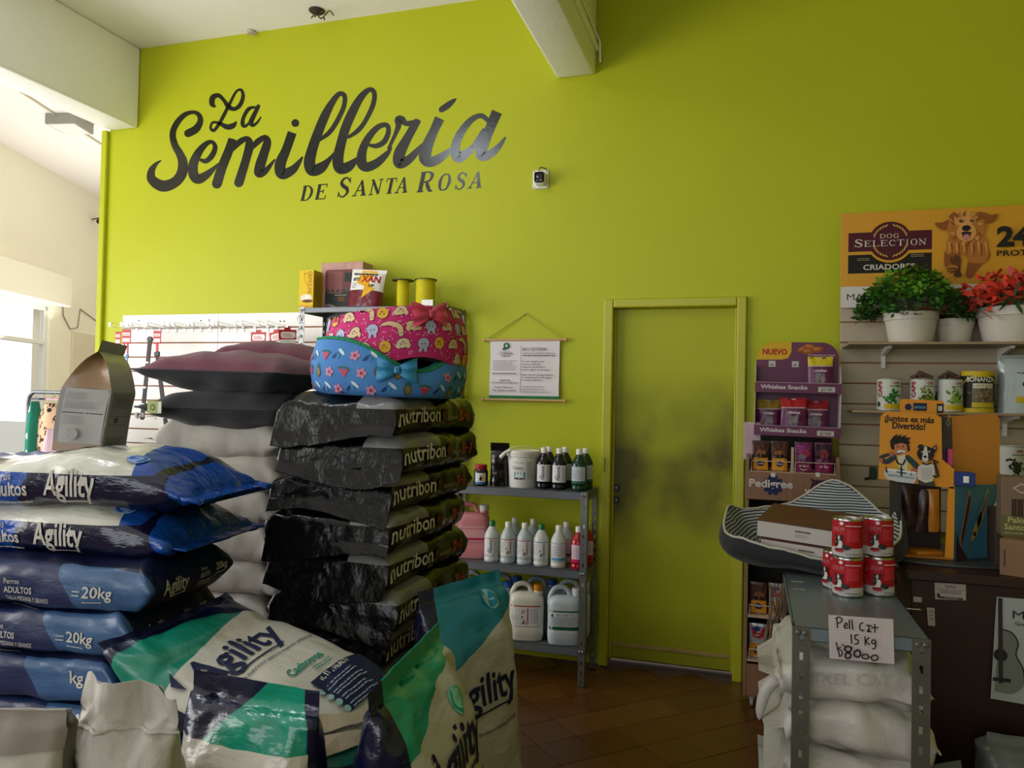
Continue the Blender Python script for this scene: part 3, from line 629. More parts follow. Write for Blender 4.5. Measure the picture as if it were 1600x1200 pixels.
def metal_shelf(label, x0, x1, y0, y1, h, boards, mp, mbd, lip=.03, lipm=None, post_w=.035, group=None):
    th = thing('metal_shelf', label, 'shelf', (x0, y0, 0)); W = x1-x0; Dp = y1-y0
    for (x, y, sx_, sy_) in ((0, 0, 1, 1), (W, 0, -1, 1), (0, Dp, 1, -1), (W, Dp, -1, -1)):
        p = angle_post(h, sx_, sy_, post_w).build('post', mp, th, recalc=False); p.location = (x, y, 0)
        MB().box(min(0, sx_*post_w), max(0, sx_*post_w), min(0, sy_*post_w), max(0, sy_*post_w), -.0, .004).build('foot_cap', M_black, p)
        b0 = None
        for z in boards:
            for u in (.3, .7):
                if b0 is None: bo_ = b0 = MB().lathe([(.007, 0), (.007, .004), (.004, .006)], seg=6, mx=Matrix.Rotation(PI/2*sy_, 4, 'X')).build('bolt', mp, p)
                else: bo_ = b0.copy(); COL.objects.link(bo_); bo_.parent = p
                bo_.location = (sx_*post_w*u, -.001*sy_, z-.014)
    for z in boards:
        b = MB(); t = .0015; g = .003
        b.box(g, W-g, g, Dp-g, z-t, z); b.box(g, W-g, g, g+t, z-lip, z); b.box(g, W-g, Dp-g-t, Dp-g, z-lip, z); b.box(g, g+t, g, Dp-g, z-lip, z); b.box(W-g-t, W-g, g, Dp-g, z-lip, z)
        b.box(g, W-g, g, g+.015, z-lip, z-lip+t); b.build('shelf_board', mbd, th)
    return th
metal_shelf('tall grey slotted metal shelf topped by boxes and yellow ribbon spools', -2.585, -1.635, 3.98, 4.275, 2.0, [1.995, 1.5, 1.0, .5, .12], M_galv, M_zinc)
for i, (z, s_) in enumerate(((1.925, 1), (1.85, 1), (1.80, -1))):
    th = thing('wire_ring', ('topmost', 'middle', 'lowest')[i]+' thin wire ring hooked through a slot of the lit shelf post', 'ring', (-2.57, 3.975, z), group='wire rings on the shelf post')
    MB().tube([(.022*math.cos(k*PI/8)*s_, -.004, .022*math.sin(k*PI/8)) for k in range(14)], .0018, 5).build('ring', M_wire, th)
# goods on the tall shelf
ZT = 1.996
th = thing('yellow_box', 'narrow yellow carton with red upright lettering on the tall metal shelf', 'box', (-2.60, 3.995, ZT), math.radians(2))
M_ycard = mat('yellow_card', '#d8b40e', .45); M_ycard2 = mat('dark_yellow_card', '#a5890e', .5)
MB().box(0, .095, 0, .10, 0, .225, bev=.002).build('carton', M_ycard, th)
a = Art(); a.rect(.0, 0, .095, .225, '#dfbf18'); a.rect(0, .0, .095, .018, '#cf9f10'); a.ell(.048, .06, .038, .022, '#e6dccb'); a.ell(.058, .04, .036, .01, '#6b3c1c'); a.rect(.045, .055, .063, .075, '#f2f2ee')
a.text('GRIMOLINE', .058, .218, .028, '#a81e1a', .135, .03, rot=-90); a.text('gel', .03, .2, .012, '#9c7a10', .02); a.stroke([(.03, .22), (.045, .15), (.08, .1)], '#c99a0c', .004)
a.build('front_print', th, lambda p, q, o: (p, -.0006-o, q)); a = Art(); a.rect(0, 0, .10, .225, '#b3960f'); a.lines(.01, .03, .09, .2, 12, '#8d7410', .35, 4); a.build('side_print', th, lambda p, q, o: (.0956+o, p, q))
th = thing('gift_box', 'large pink-grey carton with a clear window showing a dark bottle set', 'box', (-2.53, 4.12, ZT), math.radians(0))
M_pinkc = mat('mottled_pink_card', '#b98d84', .6, var=.35, vscale=22)
MB().box(0, .285, .0, .13, 0, .29, bev=.002).build('carton', M_pinkc, th)
a = Art(); a.rrect(.03, .02, .245, .245, .02, '#6e3f40'); a.rect(.03, .02, .245, .11, '#28302a'); a.rrect(.05, .1, .15, .235, .01, '#8a5453'); a.rect(.165, .17, .22, .225, '#273029'); a.rect(.12, .05, .165, .08, '#6d3b26'); a.lines(.1, .085, .18, .095, 1, '#cfc6b8', .3, 1, 0)
for k in range(5): a.ell(.05+k*.035, .115, .012, .01, '#3c443c')
a.build('window_print', th, lambda p, q, o: (p, -.0006-o, q))
# reclining printed pouch
def pouch(name, label, cat, loc, rz, W, H, T, mats_, art=None, lean=0, crimp=.12, group=None, puff=1.0, seed=0, mi=None, botflat=True, rot=None, nu=20, nv=24):
    th = thing(name, label, cat, loc, rz, group, rot=rot)
    def prof(v):
        t = min(1, (1-v)/.45)**.6 if v > .55 else 1.0
        return max(.012, t*(1-crimp*.0))*puff if v < 1-crimp else .02
    def S(u, v, side, off=0):
        u = max(0, min(1, u)); v = max(0, min(1, v))
        tt = T/2*prof(v); ww = W/2*(1-.05*math.sin(v*PI)); x = (u-.5)*2
        y = tt*(1-abs(x)**2.4)**.5+.0012
        y += .004*noise.noise(Vector((u*5+seed, v*6, side)))*(1 if v < 1-crimp else .3)
        return Vector((x*ww, side*(y+off), v*H+lean*0))
    b = MB(); cr = mi or (lambda u, v, s_: 0)
    for side in (-1, 1):
        n0 = len(b.f); b.grid(lambda u, v: S(u, v, side), nu, nv)
        for k in range(len(b.f)-n0):
            i, j = k % nu, k//nu; b.mi[n0+k] = cr((i+.5)/nu, (j+.5)/nv, side)
    b.add([S(i/nu, 0, -1) for i in range(nu+1)]+[S(1-i/nu, 0, 1) for i in range(nu+1)], [tuple(range(2*nu+2))])
    b.build('pouch_film', mats_, th, smooth=180)
    if art: art.build('print', th, lambda p, q, o: S(p, q, -1, .0006+o), step=.07)
    return th
M_film = mat('white_film', '#e2dfd8', .35, bump=(30, .2)); M_mar = mat('maroon_film', '#6b1226', .25, bump=(25, .4))
a = Art(); a.poly([(.3, .97), (.75, .97), (.62, .6), (.8, .45), (.45, .2), (.5, .5), (.25, .6)], '#e2a911'); a.text('emi', .1, .66, .13, '#2a2523', .22, .02); a.text('XAN', .36, .63, .17, '#a3192a', .55, .04); a.text('DP', .62, .5, .07, '#1c1918', .16, .04); a.lines(.1, .8, .8, .88, 1, '#2a2523', .6, 2, 0); a.lines(.1, .45, .25, .6, 3, '#55504e', .3, 4)
pouch('seed_pouch', 'crumpled white and maroon pouch with yellow splash and red lettering', 'pouch', (-2.2, 4.06, ZT), math.radians(10), .22, .24, .08, [M_film, M_mar], a, rot=(math.radians(-12), math.radians(3), .1), mi=lambda u, v, s_: 1 if v < .42 else 0, seed=3)
o = MB().grid(lambda u, v: (-2.42+.08*u, 3.97+.07*v, ZT+.004+.014*math.sin(u*PI*1.2)*math.cos(v*2)), 10, 6).build('paper_strip', M_film, smooth=180); tag(o, 'curled white paper strip at the edge of the tall shelf', 'paper')
M_rib = NT('yellow_ribbon', .4); wv = M_rib.math('SINE', M_rib.math('MULTIPLY', M_rib.z, 900)); M_rib.bump(wv, .5, .003); M_rib = M_rib.out(M_rib.mix(M_rib.noise(40, 2), '#c9b800', '#ddcf18'))
for lab, x, r, rf, h in (('slim spool of yellow ribbon with a wide black flange', -1.968, .035, .066, .165), ('fat spool of yellow ribbon with a black flange', -1.823, .056, .066, .165)):
    th = thing('ribbon_spool', lab, 'spool', (x, 4.1, ZT))
    MB().lathe([(rf, 0), (rf, .004)], seg=32).build('lower_flange', M_black, th); MB().lathe([(r, .004), (r*1.015, h*.4), (r, h*.8), (r*.99, h-.004)], seg=32).build('ribbon', M_rib, th, smooth=60)
    MB().lathe([(rf, h-.004), (rf, h), (.012, h), (.012, h-.01)], seg=32).build('flange', M_black, th)
o = MB().box(-1.79, -1.72, 3.972, 3.975, ZT-.012, ZT+.03, bev=.001).build('price_tag', M_wht); tag(o, 'blank white price tag at the shelf edge below the fat spool', 'price tag')
# ---------------------------------------------------------------- clothes rail on the left
M_rail = mat('grey_steel_tube', '#6d7276', .35, .6)
th = thing('clothes_rail', 'grey tube clothes rail behind the blue bag stack', 'clothes rail', (-4.46, 3.8, 0))
MB().tube(catmull([(0, 0, 0), (0, 0, 1.2), (0, 0, 1.40), (.04, 0, 1.455), (.1, 0, 1.46), (.45, 0, 1.46), (.68, 0, 1.46), (.74, 0, 1.455), (.78, 0, 1.40), (.78, 0, 1.2), (.78, 0, 0)], 5), .0125, 10).build('rail_tube', M_rail, th, smooth=60)
for x in (0, .78): MB().tube([(x, -.25, .03), (x, .25, .03)], .0125, 8).build('foot_bar', M_rail, th)
def leopard():
    g = NT('leopard_fleece', .9); v = g.nt.nodes.new('ShaderNodeTexVoronoi'); v.inputs['Scale'].default_value = 26; g.nt.links.new(g.tc.outputs['Object'], v.inputs['Vector'])
    d = v.outputs['Distance']; ring = g.AND(g.math('GREATER_THAN', d, .22), g.math('LESS_THAN', d, .45)); br = g.math('GREATER_THAN', g.noise(30, 2), .47); ins = g.math('LESS_THAN', d, .22)
    c = g.mix(ins, '#d9b493', '#a87a56'); return g.out(g.mix(g.AND(ring, br), c, '#2d1d16'))
def stars():
    g = NT('green_star_fleece', .9); v = g.nt.nodes.new('ShaderNodeTexVoronoi'); v.inputs['Scale'].default_value = 11; g.nt.links.new(g.tc.outputs['Object'], v.inputs['Vector'])
    return g.out(g.mix(g.math('LESS_THAN', v.outputs['Distance'], .26), '#1b7a63', '#dfe8dc'))
GM = [('starry green pet garment at the left end of the rail', stars(), .015, .10, .18, 0), ('leopard print pet garment on the rail', leopard(), .07, .27, .19, .006), ('pale pink pet garment hanging low on the rail', mat('pale_pink_fleece', '#d9b7c4', .9), .21, .34, .35, -.02),
      ('mint green pet garment on a pink hanger', mat('mint_fleece', '#7cc9bd', .9), .27, .44, .22, .012), ('steel blue pet garment at the right end of the rail', mat('steel_blue_fleece', '#2f6a96', .9), .60, .77, .18, -.01)]
for i, (lab, m_, xa, xb, drop, yy) in enumerate(GM):
    xc = (xa+xb)/2; th = thing('pet_garment', lab, 'pet garment', (-4.46+xc, 3.8+yy*3, 1.44)); W = xb-xa
    MB().tube(catmull([(0, 0, .03), (.012, 0, .028), (.012, 0, .005), (0, 0, -.02)], 4), .002, 5).build('hanger_hook', M_wire, th)
    MB().box(-W*.45, W*.45, -.004, .004, -.03, -.018, bev=.002).build('hanger', mat('pink_hanger', '#c98f98', .5) if i in (2, 3) else mat('navy_hanger', '#2b3350', .5), th)
    z0 = -.03-(drop-.17)*1.0
    def G(u, v, W=W, z0=z0, i=i):
        sh = min(1, .35+v*3) if v < .3 else 1; a_ = u*2*PI
        return (math.cos(a_)*W/2*sh*(1+.05*v), math.sin(a_)*(.03+.02*math.sin(v*3))*(1+.2*math.sin(a_*4+i)), z0-v*.5)
    b = MB(); b.grid(G, 28, 16, closeu=True); b.build('fleece', m_, th, smooth=180)
    if i == 4: MB().tube([(-W*.2, -.055, z0-.01), (-W*.32, -.06, z0-.45)], .004, 5).build('trim_cord', M_wht, th)
# ================================================================ metal shelf with bottles
BS = metal_shelf('grey metal shelf unit of bottles, jerrycans and a bucket beside the green door', -1.625, -.805, 3.91, 4.21, 1.0, [1.0, .595, .197], M_galv, M_zinc, lip=.042)
def cyl(r, z0=0, a0=0, sx_=1, sy_=1): return lambda a, b, o: ((r+o)*math.sin(a/r+a0)*sx_, -(r+o)*math.cos(a/r+a0)*sy_, b+z0)
def bfilm(name, col, rough=.3, trans=0): return mat(name, col, rough, trans=trans)
M_milk = bfilm('milky_plastic', '#c9ccc8'); M_milkb = bfilm('bluish_milky_plastic', '#b6c0c4'); M_capw = mat('white_cap', '#e6e4dd', .4); M_capg = mat('green_cap', '#11723a', .4)
M_capb = mat('blue_cap', '#1c4fa0', .35); M_capo = mat('orange_cap', '#d98a12', .4); M_dark = bfilm('dark_violet_liquid', '#0c0a16', .12); M_grn = bfilm('green_liquid', '#0f3420', .12); M_redl = bfilm('red_liquid', '#a5161c', .15); M_pink = bfilm('pink_liquid', '#d4868c', .3)
M_lab = mat('label_paper', '#dddadc', .6)
def bottle(label, px, py, z, y, body, cap, art, rz=.27, s=1.0, base=None):
    p = onY(px, py, y); th = thing('bottle', label, 'bottle', (p.x, y, z), rz)
    prof = [(.036, 0), (.041, .004), (.0415, .02), (.040, .022), (.040, .03), (.0412, .034), (.0412, .135), (.038, .148), (.026, .172), (.0155, .188), (.0145, .193)]
    prof = [(r*s, h*s) for r, h in prof]
    MB().lathe(prof, seg=24).build('bottle_body', body, th, smooth=50)
    MB().lathe([(.0165*s, .19*s), (.0165*s, .216*s), (.014*s, .219*s)], seg=16).build('cap', cap, th, smooth=40)
    if art: art.build('label', th, cyl(.0415*s, 0), step=.012)
    return th
def lab_art(line, kind, bgc='#dcdadc', z0=.04, z1=.13, w=.085):
    a = Art(); a.rect(-w/2, z0, w/2, z1, bgc)
    if kind == 'bio':
        a.rect(-w/2, z1-.005, w/2, z1-.001, line); a.rect(-w/2, z0+.002, w/2, z0+.003, line)
        a.text('Bio', .004, z0+.012, .011, '#1c3c2c', .018, .03, rot=90); a.text('Sistema', .018, z0+.016, .011, line if line != '#3e86b5' else '#27486b', .062, .02, rot=90); a.ell(-.008, z0+.04, .003, .004, '#1c2c2c'); a.lines(-w/2+.004, z0+.02, -.014, z1-.012, 8, '#9a979a', .3, 4); a.lines(.024, z0+.02, w/2-.003, z1-.012, 9, '#9a979a', .3, 5)
    elif kind == 'natural':
        a.rect(-w/2, z1-.004, w/2, z1-.001, line); a.text('Natural', .002, z0+.012, .016, '#2a2a30', .07, .02, rot=90); a.text('Jbl', -.014, z0+.015, .01, '#3c3a42', .02, .0, rot=90); a.lines(.012, z0+.006, w/2-.003, z1-.008, 9, '#a3a0a6', .3, 5)
    else:
        a.rect(-w/2, z1-.004, w/2, z1-.001, line); a.rect(-w/2, z0, w/2, z0+.014, line); a.lines(-w/2+.006, z0+.022, w/2-.006, z1-.012, 6, '#8d8a94', .3, 6)
    return a
B1, B2, B3 = 1.0, .595, .197
bottle('dark violet bottle with a white cap just right of the bucket', 849, 766, B1, 4.0, M_dark, M_capw, lab_art('#dcdadc', 'natural'))
bottle('dark violet bottle half hidden behind the one right of the bucket', 857, 764, B1, 4.11, M_dark, M_capw, lab_art('#dcdadc', 'natural'))
bottle('dark violet bottle with a white label second from the bucket', 873, 768, B1, 3.99, M_dark, M_capw, lab_art('#dcdadc', 'natural'))
bottle('dark violet bottle partly hidden between the violet and green bottles', 882, 766, B1, 4.11, M_dark, M_capw, lab_art('#dcdadc', 'natural'))
bottle('dark green bottle in front at the right end of the top shelf', 904, 771, B1, 3.985, M_grn, M_capw, lab_art('#33645c', 'x', '#c3cdd2'), rz=.1)
bottle('dark green bottle behind at the right end of the top shelf', 914, 768, B1, 4.1, M_grn, M_capw, lab_art('#33645c', 'x', '#c3cdd2'), rz=.5)
bottle('white bottle with a green cap beside the pink jerrycan', 768, 878, B2, 3.97, M_milk, M_capg, lab_art('#7a4452', 'natural'))
bottle('grey-white bottle with a red banded label, third from the pink jerrycan', 819, 885, B2, 3.97, M_milkb, M_capw, lab_art('#b3242c', 'bio'))
bottle('grey-white bottle with a red banded label, second from the pink jerrycan', 793, 881, B2, 3.97, M_milkb, M_capw, lab_art('#b3242c', 'bio'))
bottle('milky bottle behind the second and third bottles of the middle shelf', 803, 878, B2, 4.12, M_milkb, M_capw, lab_art('#b3242c', 'bio'))
bottle('milky bottle behind, left of the green-capped blue-banded bottle', 832, 880, B2, 4.12, M_milkb, M_capw, lab_art('#3e86b5', 'x'))
bottle('white bottle with a green cap and blue banded label', 845, 888, B2, 3.97, M_milk, M_capg, lab_art('#3e86b5', 'bio'))
bottle('white bottle with a white cap and two sky blue bands', 872, 890, B2, 3.965, M_milk, M_capw, lab_art('#4a9cc4', 'x'))
bottle('milky bottle behind the white bottle with sky blue bands', 884, 884, B2, 4.1, M_milkb, M_capw, lab_art('#6b4a7a', 'x', '#d2cdd4'))
bottle('red bottle with a magenta banded label at the shelf end', 903, 893, B2, 3.97, M_redl, M_capw, lab_art('#c4175e', 'x', '#dcc9d4'), s=1.0)
bottle('red bottle behind the shelf post at the right end', 915, 889, B2, 4.1, M_redl, M_capw, lab_art('#c4175e', 'x', '#dcc9d4'))
# red-lidded jar
p = onY(751, 762, 3.98); th = thing('jar', 'small dark jar with a red lid at the left end of the top shelf', 'jar', (p.x, 3.98, B1), .3)
MB().lathe([(.035, 0), (.04, .005), (.04, .078), (.032, .09)], seg=24).build('jar_body', mat('dark_amber', '#1a0d10', .15), th, smooth=40); MB().lathe([(.033, .088), (.034, .09), (.034, .112), (.031, .115)], seg=24).build('lid', mat('red_lid', '#a3252f', .4), th, smooth=40)
a = Art(); a.rect(-.03, .01, .03, .07, '#d5dbe0'); a.rect(-.03, .01, .03, .022, '#3c6aa6'); a.poly([(-.01, .028), (.0, .062), (.008, .048), (.016, .05), (.008, .028)], '#c98a12'); a.ell(.0, .04, .006, .01, '#26221e'); a.build('label', th, cyl(.04), step=.012)
# black bag
pouch('seed_bag', 'black shiny plastic bag slumped between the red-lidded jar and the bucket', 'bag', (onY(780, 762, 4.0).x, 4.0, B1), .2, .105, .235, .08, [mat('black_shiny_film', '#0e0d0e', .2, bump=(28, .5))], None, crimp=.22, seed=9)
th = thing('tied_twist', 'pale twisted plastic tie on top of the black bag', 'tie', (onY(790, 705, 3.97).x, 3.95, B1+.18))
MB().tube(catmull([(-.02, 0, -.02), (.0, -.005, .0), (.02, 0, .015), (.04, 0, .018)], 4), [.012-.0005*i for i in range(13)], 7).build('film', M_film, th, smooth=180)
# bucket
p = onY(819, 765, 4.05); th = thing('bucket', 'white plastic bucket with a wire handle and printed label', 'bucket', (p.x, 4.03, B1), .25)
MB().lathe([(.074, 0), (.077, .004), (.088, .165), (.093, .168), (.093, .176), (.089, .178)], seg=32).build('pail', M_wpl, th, smooth=40)
MB().lathe([(.0935, .175), (.095, .178), (.095, .196), (.09, .199), (.08, .194)], seg=32).build('lid', M_wpl, th, smooth=40)
MB().tube(catmull([(.096*math.cos(t*PI/8), -.03*math.sin(t*PI/8), .185+.035*math.sin(t*PI/8)) for t in range(9)], 3), .003, 6).build('handle', mat('pale_green_handle', '#b9c08a', .5), th, smooth=60)
a = Art(); a.rect(-.055, .045, .06, .15, '#cfcfd2'); a.rect(-.052, .125, .012, .146, '#c2bd1c'); a.text('PISCINA', -.048, .131, .009, '#4b4a10', .055, .02); a.rect(-.052, .045, .012, .085, '#3d7f9c'); a.ell(-.02, .06, .025, .012, '#cfdbe0'); a.ell(-.022, .05, .026, .006, '#5a3a2c'); a.lines(.018, .05, .056, .142, 11, '#6e6c74', .35, 3); a.text('Cloro', -.05, .1, .016, '#3a3a44', .05, .01)
a.build('label', th, lambda a_, b_, o: cyl(.076+.067*b_, 0)(a_, b_, o), step=.015)
# jerrycans
def jerry(label, px, py, z, y, body, cap, art=None, rz=.25, flip=1, name='jerrycan'):
    p = onY(px, py, y); th = thing(name, label, 'jerrycan', (p.x, y, z), rz)
    prof = [(.86, 0), (.93, .004), (.97, .012), (.99, .03), (1, .032), (1, .075), (.985, .078), (.985, .083), (1, .086), (1, .205), (.97, .222), (.86, .24), (.6, .25), (.0, .252)]
    b = MB(); b.lathe([(r, h) for r, h in prof], seg=40, sx=.092, sy=.066, p=3.6)
    for v in range(len(b.v)):     # scalloped foot
        x, y_, zz = b.v[v]
        if zz < .001: b.v[v] = (x, y_, .004*abs(math.sin(x*160)))
    b.build('jerrycan_body', body, th, smooth=45)
    hb = MB(); path = catmull([(-.082*flip, 0, .20), (-.078*flip, 0, .245), (-.055*flip, 0, .283), (-.02*flip, 0, .292), (.008*flip, 0, .283), (.024*flip, 0, .25), (.03*flip, 0, .232)], 4)
    hb.tube(path, .0135, 8); hb.build('handle', body, th, smooth=60)
    MB().lathe([(.027, .24), (.024, .262)], c=(.06*flip, 0, 0), seg=16).build('neck', body, th, smooth=60)
    MB().lathe([(.025, .258), (.026, .262), (.026, .286), (.022, .29)], c=(.06*flip, 0, 0), seg=18).build('cap', cap, th, smooth=40)
    if art:
        def F(a_, b_, o):
            t = max(-.98, min(.98, a_/.092)); return (a_, -(.066*(1-abs(t)**3.6)**(1/3.6)+.0006+o), b_)
        art.build('label', th, F, step=.02)
    return th
def jart(kind):
    a = Art()
    if kind == 'red':
        a.rect(-.084, .08, .076, .186, '#d9d6d6'); a.rect(-.084, .183, .076, .189, '#a8242c'); a.rect(-.084, .079, .076, .0805, '#a8242c')
        a.text('Bio', -.008, .092, .014, '#1c3a2a', .022, .03, rot=90); a.text('Sistema', .012, .09, .014, '#a3222c', .085, .02, rot=90); a.text('JJ', -.03, .152, .014, '#7a5a5a', .02); a.ell(-.022, .13, .004, .005, '#1a1a1a'); a.lines(.02, .1, .073, .175, 12, '#8c888a', .3, 2); a.lines(-.08, .115, -.05, .14, 5, '#8c888a', .3, 2)
    elif kind == 'green':
        a.rect(-.082, .066, .078, .18, '#cdd2d4'); a.rect(-.082, .174, .078, .182, '#14573d'); a.rect(-.082, .082, .078, .1, '#14573d'); a.poly([(-.075, .15), (-.068, .17), (-.06, .15)], '#14573d'); a.text('BIO CHEM TOP', -.045, .155, .009, '#2c3038', .09, .0); a.lines(-.07, .108, .07, .15, 7, '#6d6a78', .35, 4)
    elif kind == 'pink':
        a.rect(-.08, .1, .07, .18, '#d9a0a4'); a.rect(-.08, .165, .07, .168, '#b01c4c'); a.rect(-.08, .105, .07, .117, '#b01c4c')
    else:
        a.rect(-.08, .06, .07, .17, '#c5c9d0'); a.lines(-.074, .07, .064, .16, 12, '#5c5f6c', .35, 7)
    return a
jerry('pink jerrycan with a white cap half hidden by the black bag stack', 738, 876, B2, 4.03, M_pink, M_capw, jart('pink'))
jerry('white jerrycan with an orange cap on the bottom shelf', 822, 1003, B3, 3.985, mat('ivory_plastic', '#d8d5c6', .35), M_capo, jart('red'))
jerry('bluish jerrycan with dark green bands at the right end of the bottom shelf', 882, 1009, B3, 3.985, mat('pale_blue_plastic', '#b9c6cb', .35), M_capw, jart('green'))
jerry('grey jerrycan with a blue cap in front, left of the white one', 775, 998, B3, 3.985, mat('grey_liquid_plastic', '#8e98a4', .35), M_capb, jart('x'))
jerry('grey jerrycan with a blue cap behind the front grey one', 790, 990, B3, 4.13, mat('grey_liquid_plastic', '#8e98a4', .35), M_capb)
jerry('grey jerrycan with a blue cap behind the orange-capped one', 845, 992, B3, 4.13, mat('grey_liquid_plastic', '#8e98a4', .35), M_capb)
jerry('white-capped jerrycan behind the green-banded one', 895, 996, B3, 4.13, mat('pale_blue_plastic', '#b9c6cb', .35), M_capw)
jerry('pale jerrycan with a dark green cap at the left end of the bottom shelf', 742, 985, B3, 4.12, M_milk, mat('dark_green_cap', '#0c3a22', .4))
jerry('pale jerrycan in front at the hidden left end of the bottom shelf', 728, 992, B3, 3.985, M_milk, M_capw)
# ================================================================ sacks

def superbag(L, W, T, seed=0, n=3.0, fin=.03, lump=.006, wr=.004, taper=.16, pinch=(1, 1), nx=56, na=44, warp=None, side_flat=0.0, endw=1.0):
    """a filled sack lying along x. returns (surface fn (x,t,face,off), MB)"""
    hx = L/2
    fins = fin if isinstance(fin, tuple) else (fin, fin); tps = taper if isinstance(taper, tuple) else (taper, taper)
    def prof(x):
        xi = hx-fins[x > 0]; a = abs(x)/xi
        if a >= 1: return .012
        q = min(1, (1-a)/tps[x > 0]); return max(.012, q**.55)
    def wid(x):
        a = abs(x)/(hx-fins[x > 0]); return W/2*(1-.03*math.cos(min(1, a)*PI)*-1*.5)*(endw if a >= 1 else 1)
    def disp(p):
        a = min(1, abs(p.x)/(hx-fins[p.x > 0])); e = a**6
        d = lump*noise.noise(p*7+Vector((seed*3.1, 0, 0)))+lump*.5*noise.noise(p*17+Vector((0, seed, 0)))
        r1 = max(0, 1-(3*noise.noise(Vector((p.x*5, p.y*15, p.z*15))+Vector((seed, seed, 0))))**2); d += wr*(r1*r1)*(.35+1.3*e)
        return d
    def fin_place(v):
        return warp(v) if warp else v
    def pt(x, y, z, off=0):
        p = Vector((x, y, z)); a, b = wid(x), T/2*prof(x); nn = Vector((0, math.copysign((abs(y)/a)**(n-1)/a, y), math.copysign((abs(z)/b)**(n-1)/b, z)))
        if nn.length > 0: nn.normalize()
        d = disp(p)
        if abs(x) >= hx-fins[x > 0]: d = .006*noise.noise(Vector((y*22, seed, x*5))); return fin_place(p+Vector((0, 0, d))+Vector((0, 0, off*(1 if z > 0 else -1))))
        return fin_place(p+nn*(d+off))
    def S(x, t, face='top', off=.0006):
        a, b = wid(x), T/2*prof(x)
        if face in ('top', 'bottom'):
            y = max(-a*.999, min(a*.999, t)); z = b*(1-abs(y/a)**n)**(1/n); return pt(x, y, z if face == 'top' else -z, off)
        z = max(-b*.999, min(b*.999, t)); y = a*(1-abs(z/b)**n)**(1/n)
        return pt(x, -y if face == 'side' else y, z, off)
    def ring(u, v):
        s_ = (v*2-1); x = math.copysign(abs(s_)**.85, s_)*hx
        xi = hx-fins[x > 0]
        if abs(abs(x)-xi) < L/nx*.6 and abs(x) < hx: x = math.copysign(xi*.9995, x)
        th = u*2*PI; a, b = wid(x), T/2*prof(x); c, s2 = math.cos(th), math.sin(th)
        y = a*math.copysign(abs(c)**(2/n), c); z = b*math.copysign(abs(s2)**(2/n), s2)
        if abs(x) >= xi: z = .0015*math.copysign(1, s2)
        return pt(x, y, z)
    b = MB(); b.grid(ring, na, nx, closeu=True)
    b.add([ring(k/na, 0) for k in range(na)], [tuple(range(na))]); b.add([ring(k/na, 1) for k in range(na)], [tuple(range(na))])
    return S, b
def facing(S, face): return lambda a, b, o: S(a, b, face, .003+o)
# film materials -------------------------------------------------
def film(name, rough=.22):
    g = NT(name, rough, Specular_IOR_Level=.6); return g
def film_bump(g, s=1.0, amt=.55):
    n1 = g.noise(9*s, 4, sx=1, sy=2.2, sz=2.2); n2 = g.noise(30*s, 3, sx=.6, sy=1.5, sz=1.5); g.bump(g.math('ADD', n1, g.math('MULTIPLY', n2, .3)), amt, .012)
NAVY, BLUE, OFFW, TEAL, SKY = '#0a1030', '#10459a', '#c9c8bd', '#0d7a62', '#137d94'
M_plainnavy = film('navy_film'); film_bump(M_plainnavy); M_plainnavy = M_plainnavy.out(M_plainnavy.mix(.0, NAVY, NAVY))
# ---- black and grey kibble sacks, stacked (long side towards +x, crumpled end towards the camera)
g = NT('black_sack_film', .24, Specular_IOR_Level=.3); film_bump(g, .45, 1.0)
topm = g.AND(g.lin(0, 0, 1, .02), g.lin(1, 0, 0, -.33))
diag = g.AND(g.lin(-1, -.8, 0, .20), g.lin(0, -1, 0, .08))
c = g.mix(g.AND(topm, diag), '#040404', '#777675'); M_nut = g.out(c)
NX, NY = -1.06, 2.14      # near right corner of the stack
L_, W_, T_ = .72, .46, .142
nut = None; PITN = .124; TOPN = 1.475
sack_jit = [(0, 0, 0), (.02, .0, .02), (-.015, .01, -.015), (-.01, -.02, .02), (-.02, .01, -.01), (.0, .0, .03), (-.03, .02, -.02), (.01, -.01, .01), (0, 0, 0), (.01, .01, -.02), (0, 0, .01)]
names_n = ['topmost black sack, directly under the blue pet bed', 'second black sack from the top of the tall stack', 'third black sack from the top of the tall stack', 'fourth black sack from the top of the tall stack', 'fifth black sack from the top of the tall stack', 'sixth black sack from the top of the tall stack', 'seventh black sack from the top, its lettering partly covered', 'eighth black sack from the top, mostly behind the upright bags']
def nut_print(S):
    a = Art(); y0 = -.022
    a.text('nutribon', -.275, y0, .05, '#c9c5bf', .30, .014); a.text('plus', -.0, y0-.017, .012, '#8d8984', .03)
    a.ell(.065, .0, .026, .022, '#3a150e'); a.ell(.058, .003, .009, .009, '#6b2414'); a.ell(.075, .002, .009, .009, '#58200f')
    a.text('mas de carnes y arroz', .098, y0+.004, .017, '#a29c92', .1); a.lines(.1, y0-.014, .18, y0-.004, 1, '#6e2415', .5, 2, 0)
    a.text('20', .205, y0, .04, '#c4452a', .035, .02); a.text('+3', .25, y0, .038, '#b03c22', .04, .02)
    return a
